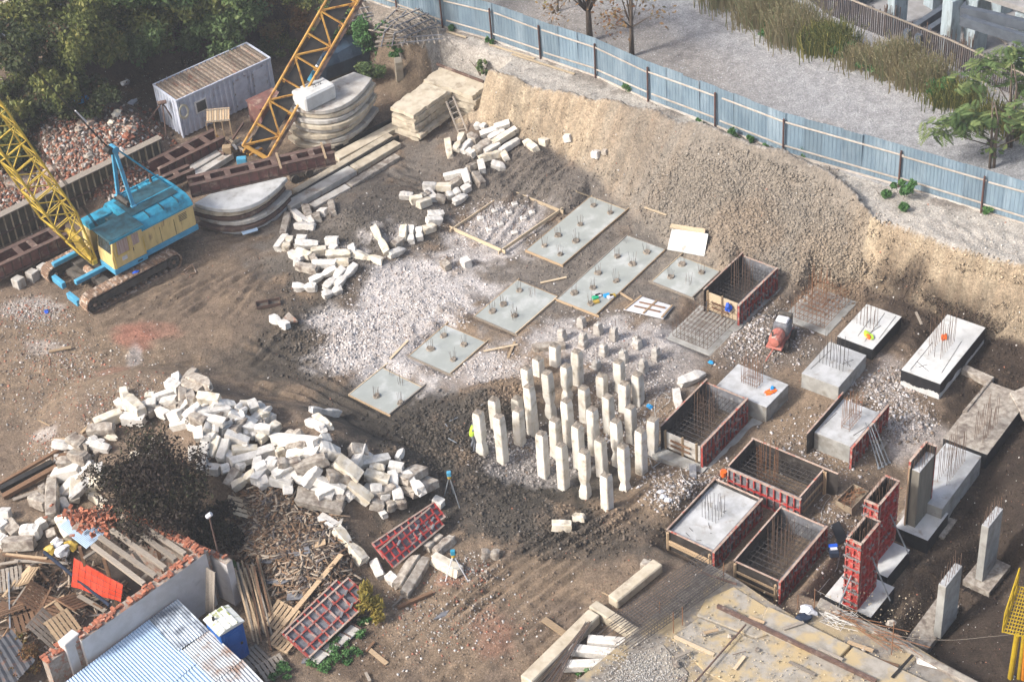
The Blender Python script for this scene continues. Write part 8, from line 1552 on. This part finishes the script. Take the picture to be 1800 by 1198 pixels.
# ------------------------------------------------------------------ clods, chips, splinters: what nobody could count
matv('rubble', rough=.95, nscale=20, nstr=.2, bump=.3, bdist=.01, bscale=40)
RG = np.random.default_rng(12)
OCT_V = np.array([(1, 0, 0), (-1, 0, 0), (0, 1, 0), (0, -1, 0), (0, 0, 1), (0, 0, -1)], float); OCT_F = np.array([(0, 2, 4), (2, 1, 4), (1, 3, 4), (3, 0, 4), (2, 0, 5), (1, 2, 5), (3, 1, 5), (0, 3, 5)])
BOX_V = np.array([(x, y, z) for z in (-1, 1) for y in (-1, 1) for x in (-1, 1)], float); BOX_F = np.array([(0, 2, 3, 1), (4, 5, 7, 6), (0, 1, 5, 4), (2, 6, 7, 3), (0, 4, 6, 2), (1, 3, 7, 5)])
def scatter(name, label, P, S, Cc, box=False, jit=.25, tilt=.5, cat='rubble', yaw=None, parent=None, kind='stuff'):
    """P n x 3 places, S n x 3 half sizes, Cc n x 3 colours"""
    n = len(P); BV, BF = (BOX_V, BOX_F) if box else (OCT_V, OCT_F); k = len(BV)
    V = BV[None]*S[:, None, :]*(1+RG.uniform(-jit, jit, (n, k, 1)))+RG.uniform(-jit, jit, (n, k, 3))*S[:, None, :]*.5
    a = RG.uniform(0, 6.283, n) if yaw is None else yaw; ca, sa = np.cos(a)[:, None], np.sin(a)[:, None]; b = RG.normal(0, tilt, n); cb, sb = np.cos(b)[:, None], np.sin(b)[:, None]
    x, y, z = V[..., 0], V[..., 1], V[..., 2]; y, z = y*cb-z*sb, y*sb+z*cb; b2 = RG.normal(0, tilt, n); c2, s2 = np.cos(b2)[:, None], np.sin(b2)[:, None]; x, z = x*c2-z*s2, x*s2+z*c2
    V = np.stack([x*ca-y*sa, x*sa+y*ca, z], -1)+P[:, None, :]
    F = (BF[None]+(np.arange(n)*k)[:, None, None]); m = BF.shape[1]; nf = n*len(BF)
    me = bpy.data.meshes.new(name); me.vertices.add(n*k); me.vertices.foreach_set('co', V.reshape(-1).astype(np.float32)); me.loops.add(nf*m); me.loops.foreach_set('vertex_index', F.reshape(-1).astype(np.int32))
    me.polygons.add(nf); me.polygons.foreach_set('loop_start', (np.arange(nf)*m).astype(np.int32)); me.polygons.foreach_set('loop_total', np.full(nf, m, np.int32)); me.update(calc_edges=True)
    ca_ = me.color_attributes.new('soil', 'FLOAT_COLOR', 'POINT'); q = np.ones((n, k, 4)); q[..., :3] = np.clip(Cc, 0, 1)[:, None, :]; ca_.data.foreach_set('color', q.reshape(-1).astype(np.float32)); me.materials.append(MATS['rubble'])
    o = bpy.data.objects.new(name, me); COL.objects.link(o); o['kind'] = kind
    if parent: o.parent = parent
    else: o['label'] = label
    return o
def spots(n, px, py, rx, ry, lim=1.0, gauss=True):
    """n terrain places spread over an oval patch"""
    a = RG.normal(0, .5, (n, 2)) if gauss else RG.uniform(-1, 1, (n, 2)); a = a[np.hypot(a[:, 0], a[:, 1]) < 1.15*lim] if gauss else a
    return place(px+a[:, 0]*rx, py+a[:, 1]*ry)
def hts(x, y):
    i = np.clip(np.searchsorted(XS, x)-1, 0, len(XS)-2); j = np.clip(np.searchsorted(YS, y)-1, 0, len(YS)-2); fx = (x-XS[i])/(XS[i+1]-XS[i]); fy = (y-YS[j])/(YS[j+1]-YS[j])
    return (Z[j, i]*(1-fx)+Z[j, i+1]*fx)*(1-fy)+(Z[j+1, i]*(1-fx)+Z[j+1, i+1]*fx)*fy, SOIL[j, i], SDF[j, i], TF[j, i]
def place(px, py):
    d = CR[None]*(px-CX)[:, None]+CU[None]*(CY-py)[:, None]+CF[None]*FPX; z = np.zeros(len(px))
    for _ in range(12):
        t = (z-CAM_H)/d[:, 2]; x, y = d[:, 0]*t, d[:, 1]*t; h, s, sd, tf = hts(x, y); z = .5*z+.5*h
    return np.stack([x, y, z], 1), s, sd, tf
def blocked(P):
    """inside a pad, footing or form"""
    b = np.zeros(len(P), bool)
    for nm, L, T, Rr, B in PADS: c, hu, hv, a = rect(L, T, Rr, B, -.1); X = P[:, 0]-c.x; Y = P[:, 1]-c.y; b |= (np.abs(X*math.cos(a)+Y*math.sin(a)) < hu+.1) & (np.abs(X*math.sin(a)-Y*math.cos(a)) < hv+.1)
    for nm, L, T, Rr, B, zt, h in FORMS: c, hu, hv, a = rect(L, T, Rr, B, zt); X = P[:, 0]-c.x; Y = P[:, 1]-c.y; b |= (np.abs(X*math.cos(a)+Y*math.sin(a)) < hu) & (np.abs(X*math.sin(a)-Y*math.cos(a)) < hv)
    return b
# everywhere in the pit
P, s, sd, tf = place(RG.uniform(-60, 1860, 46000), RG.uniform(-20, 1240, 46000)); ok = (sd > 0) & ~blocked(P); P, s = P[ok], s[ok]; n = len(P)
S = (.018+.05*RG.random(n)**4)[:, None]*RG.uniform(.7, 1.3, (n, 3)); Cc = s*RG.uniform(.75, 1.45, (n, 1)); w = RG.random(n); Cc[w < .06] = np.array((.5, .48, .45))*RG.uniform(.8, 1.2, ((w < .06).sum(), 1)); Cc[(w > .975)] = (.33, .15, .10)
scatter('soil_crumbs', 'small stones and crumbs strewn over the pit floor', P, S, Cc)
def patchscatter(name, label, rows, size, var=(.7, 1.4), pw=2.5, col=None, box=False, flat=.7, jit=.3, tilt=.5):
    PP, SS = [], []
    for n, px, py, rx, ry in rows: p, s, sd, tf = spots(n, px, py, rx, ry); k = ~blocked(p); PP.append(p[k]); SS.append(s[k])
    P, s = np.concatenate(PP), np.concatenate(SS); n = len(P); r = size[0]+(size[1]-size[0])*RG.random(n)**pw; S = r[:, None]*RG.uniform(.65, 1.3, (n, 3)); S[:, 2] *= flat; P[:, 2] += S[:, 2]*.35
    if col is None: Cc = s*RG.uniform(*var, (n, 1))
    else:
        c = np.array(col); Cc = c[RG.integers(0, len(c), n)]*RG.uniform(*var, (n, 1))
    return scatter(name, label, P, S, Cc, box, jit, tilt)
patchscatter('tipped_clods', 'dry earth clods tipped down the slope below the fence', [(10400, 1300, 340, 170, 90), (8400, 1410, 430, 150, 90), (3600, 1210, 345, 80, 80), (2800, 1480, 500, 70, 60)], (.016, .12), (.8, 1.25), 4.2)
patchscatter('mud_clods', 'dark wet clods between the block heap and the piles', [(5200, 860, 820, 170, 110), (2800, 760, 760, 120, 70), (2600, 1000, 930, 170, 50), (1800, 880, 700, 60, 40), (2200, 560, 600, 100, 70)], (.018, .12), (.6, 1.6), 4)
patchscatter('grey_clods', 'grey-brown clods around the scattered offcuts', [(5200, 680, 400, 170, 90), (5200, 900, 290, 170, 80), (2800, 1020, 420, 140, 110), (2400, 560, 470, 110, 70)], (.015, .085), (.7, 1.5), 4)
patchscatter('brown_clods', 'brown clods on the moist ground at the right', [(4400, 1680, 520, 150, 90), (3000, 1760, 700, 90, 160), (3600, 1690, 980, 130, 180)], (.015, .09), (.7, 1.9), 4)
WHT = [(.52, .485, .46), (.46, .42, .395), (.60, .57, .55), (.42, .375, .345), (.30, .25, .22), (.46, .42, .39)]
patchscatter('white_rubble', 'white crushed concrete rubble spread on the pit floor', [(6000, 730, 530, 115, 82), (4200, 640, 600, 92, 66), (1500, 860, 410, 80, 50), (1000, 890, 375, 80, 30), (1500, 800, 640, 100, 35), (2000, 1050, 590, 140, 45), (2000, 1110, 650, 100, 60), (800, 880, 640, 60, 30)], (.008, .055), (.78, 1.12), 4.5, WHT, True, .42, .35, .4)
patchscatter('pale_rubble', 'pale broken rubble between the footings', [(3000, 1330, 590, 100, 60), (1800, 1560, 690, 70, 50), (1400, 1590, 740, 60, 40), (1800, 1100, 740, 110, 70), (1800, 930, 790, 110, 50), (1400, 1440, 800, 120, 80), (1200, 1180, 860, 60, 40), (1000, 1280, 850, 60, 40), (1200, 1450, 940, 80, 70)], (.014, .065), (.55, 1.1), 4, WHT+[(.25, .2, .15), (.2, .15, .11)], True, .6, .35, .5)
patchscatter('yard_stones', 'stones and brick crumbs on the brown yard', [(3000, 180, 700, 200, 80), (1800, 80, 620, 120, 60), (1800, 60, 550, 70, 30), (1800, 780, 1090, 180, 90), (1000, 820, 1000, 60, 30), (1000, 100, 790, 60, 30)], (.01, .05), (.6, 1.2), 4, [(.40, .36, .31), (.28, .23, .18), (.5, .47, .44), (.34, .15, .10), (.22, .17, .13)], True, .7, .3, .5)
# crushed stone of the road
P, s, sd, tf = place(RG.uniform(640, 1860, 30000), RG.uniform(-20, 330, 30000)); ok = (sd < -.4) & (sd > -14); P, s = P[ok], s[ok]; n = len(P); S = (.014+.03*RG.random(n)**2)[:, None]*RG.uniform(.7, 1.3, (n, 3))
scatter('road_stones', 'crushed pale stone on the road behind the fence', P, S, np.array((.36, .36, .36))*RG.uniform(.55, 1.45, (n, 1)))
# gravel and rubble on the shelf at the fence foot, lumps on the clay face
P, s, sd, tf = place(RG.uniform(720, 1860, 16000), RG.uniform(30, 520, 16000)); ok = (sd > .1) & (tf < .95); P, s = P[ok], s[ok]; n = len(P); S = (.015+.05*RG.random(n)**4)[:, None]*RG.uniform(.7, 1.3, (n, 3)); scatter('bank_crumbs', 'gravel and crumbs on the bank below the fence', P, S, s*RG.uniform(.7, 1.4, (n, 1)))
# litter in the shady wood
p, s, sd, tf = spots(2600, 180, 170, 240, 100); n = len(p); LC = np.array([(.10, .06, .04), (.16, .09, .05), (.30, .28, .26), (.5, .5, .5), (.07, .05, .04), (.07, .05, .04), (.2, .12, .06)]); scatter('leaf_litter', 'fallen leaves and scraps on the shady slope', p, (.02+.07*RG.random(n)**3)[:, None]*np.array([[1, 1, .3]])*RG.uniform(.7, 1.3, (n, 3)), LC[RG.integers(0, 7, n)]*RG.uniform(.6, 1.2, (n, 1)))
# brick rubble heap
BC = np.array([(.36, .15, .09), (.30, .12, .08), (.42, .22, .15), (.40, .33, .27), (.46, .40, .34), (.22, .15, .12), (.5, .47, .44), (.16, .12, .10), (.36, .19, .13)])
p1, *_ = spots(8500, 165, 265, 130, 85); p2, *_ = spots(2600, 40, 340, 80, 60); p = np.concatenate([p1, p2]); n = len(p); r = .018+.085*RG.random(n)**3.5; S = r[:, None]*np.array([[1.3, .8, .55]])*RG.uniform(.7, 1.3, (n, 3)); p[:, 2] += S[:, 2]
scatter('brick_rubble', 'heap of broken brick and mortar behind the ribbed steel wall', p, S, BC[RG.integers(0, len(BC), n)]*RG.uniform(.45, .95, (n, 1)), True, .3, .8)  # brick colours darkened, partly for the tree shadow over the heap
for i, (x, y, s_, m) in enumerate(((152, 212, .75, 'mortar'), (120, 190, .45, 'concrete_dirty'), (205, 200, .35, 'concrete_yellow'), (157, 274, .32, 'concrete_dirty'), (228, 228, .4, 'mortar'), (195, 215, .22, 'concrete_yellow'), (95, 192, .5, 'mortar'), (35, 320, .9, 'mortar'), (90, 300, .5, 'mortar'), (140, 228, .35, 'concrete_dirty'), (225, 240, .35, 'brick'), (180, 290, .3, 'brick'), (212, 265, .28, 'concrete_white'), (60, 285, .4, 'concrete_dirty'))):
    blobby('rubble_chunk', x, y, s_, s_*.75, s_*.6, m, f'large rubble chunk in the brick heap, {["reddish upright one near the top", "pale one at the top edge", "pinkish one right of the top", "square pale one near the wall", "broad one at the right", "small yellowish one", "long grey one at the upper left", "biggest one, at the left end", "round one at the left", "flat one left of centre", "brick one at the right", "brick one by the wall", "white one by the wall", "dusty one at the left"][i]}', 'rubble chunk', 700+i, dz=.12)
# splintered wood between heap and ruin
WC = np.array([(.16, .10, .065), (.24, .17, .115), (.10, .07, .05), (.30, .24, .18), (.36, .30, .23), (.20, .125, .075), (.14, .12, .11)])
p1, *_ = spots(2600, 500, 950, 95, 80); p2, *_ = spots(900, 560, 1030, 60, 60); p3, *_ = spots(700, 470, 900, 60, 40); p4, *_ = spots(500, 90, 1060, 120, 80); p = np.concatenate([p1, p2, p3, p4]); n = len(p); S = np.stack([.14+.5*RG.random(n)**2, .018+.035*RG.random(n), .008+.012*RG.random(n)], 1); p[:, 2] += .03+.22*RG.random(n)
scatter('splintered_wood', 'heap of splintered boards and laths between the blocks and the ruin', p, S, WC[RG.integers(0, len(WC), n)]*RG.uniform(.7, 1.3, (n, 1)), True, .04, .22)
TK = 0
for i, (x, y, sx, m) in enumerate(((530, 968, .35, 'plywood_grey'), (525, 1043, .5, 'plywood_grey'), (478, 1020, .25, 'plywood_grey'), (560, 955, .3, 'timber'), (590, 920, .3, 'slab_grey'), (775, 1080, .28, 'plywood_grey'), (540, 1160, .22, 'plywood_grey'), (505, 1018, .25, 'plywood_grey'), (470, 985, .22, 'plywood_grey'))):
    o = MB().obox((0, 0, 0), Vector((sx, rb.uniform(-.1, .1), .03)), Vector((rb.uniform(-.1, .1), sx*.7, -.03)), ZX*.015).build('sheet_scrap', m, None); o.location = G(x, y, .25 if y < 1070 else .05); tag(o, f'torn sheet scrap lying {["on the splinters near the heap", "large and pale beside the long board", "at the left of the splinters", "tan one on the splinters", "pale one under the blocks", "alone on the mud track", "dark one at the bottom edge", "small one mid splinters", "small one by the heap foot"][i]}', 'scrap')
# gravel on the deck
c = W(1150, 1170, .8); xy = RG.normal(0, .5, (2600, 2)); q = [W(1130+a*70, 1190+b*55, .8) for a, b in xy]; p = np.array([tuple(v) for v in q]); n = len(p); scatter('deck_gravel', 'grey gravel spread over the deck corner', p, (.015+.03*RG.random(n))[:, None]*RG.uniform(.7, 1.3, (n, 3)), np.array((.36, .34, .31))*RG.uniform(.6, 1.4, (n, 1)))
q = [W(1200+RG.uniform(-20, 420), 1040+RG.uniform(0, 160), .86) for _ in range(1500)]; p = np.array([tuple(v) for v in q]); n = len(p); scatter('deck_sand_crumbs', 'sand crumbs and chips on the concrete deck', p, (.012+.035*RG.random(n)**3)[:, None]*RG.uniform(.7, 1.3, (n, 3)), np.array((.42, .35, .24))*RG.uniform(.6, 1.4, (n, 1)))
# ------------------------------------------------------------------ the hazy morning air
hz = MB().box(-960, 960, -340, 1560, -4.5, 61.5).build('haze', None); hz['kind'] = 'stuff'
hm = bpy.data.materials.new('haze'); hm.use_nodes = True; nt = hm.node_tree; nt.nodes.remove(nt.nodes['Principled BSDF']); pv = nt.nodes.new('ShaderNodeVolumePrincipled'); pv.inputs['Color'].default_value = (.93, .96, 1.0, 1); pv.inputs['Density'].default_value = HAZE; pv.inputs['Anisotropy'].default_value = 0.2
nt.links.new(pv.outputs[0], nt.nodes['Material Output'].inputs['Volume']); hz.data.materials.append(hm)
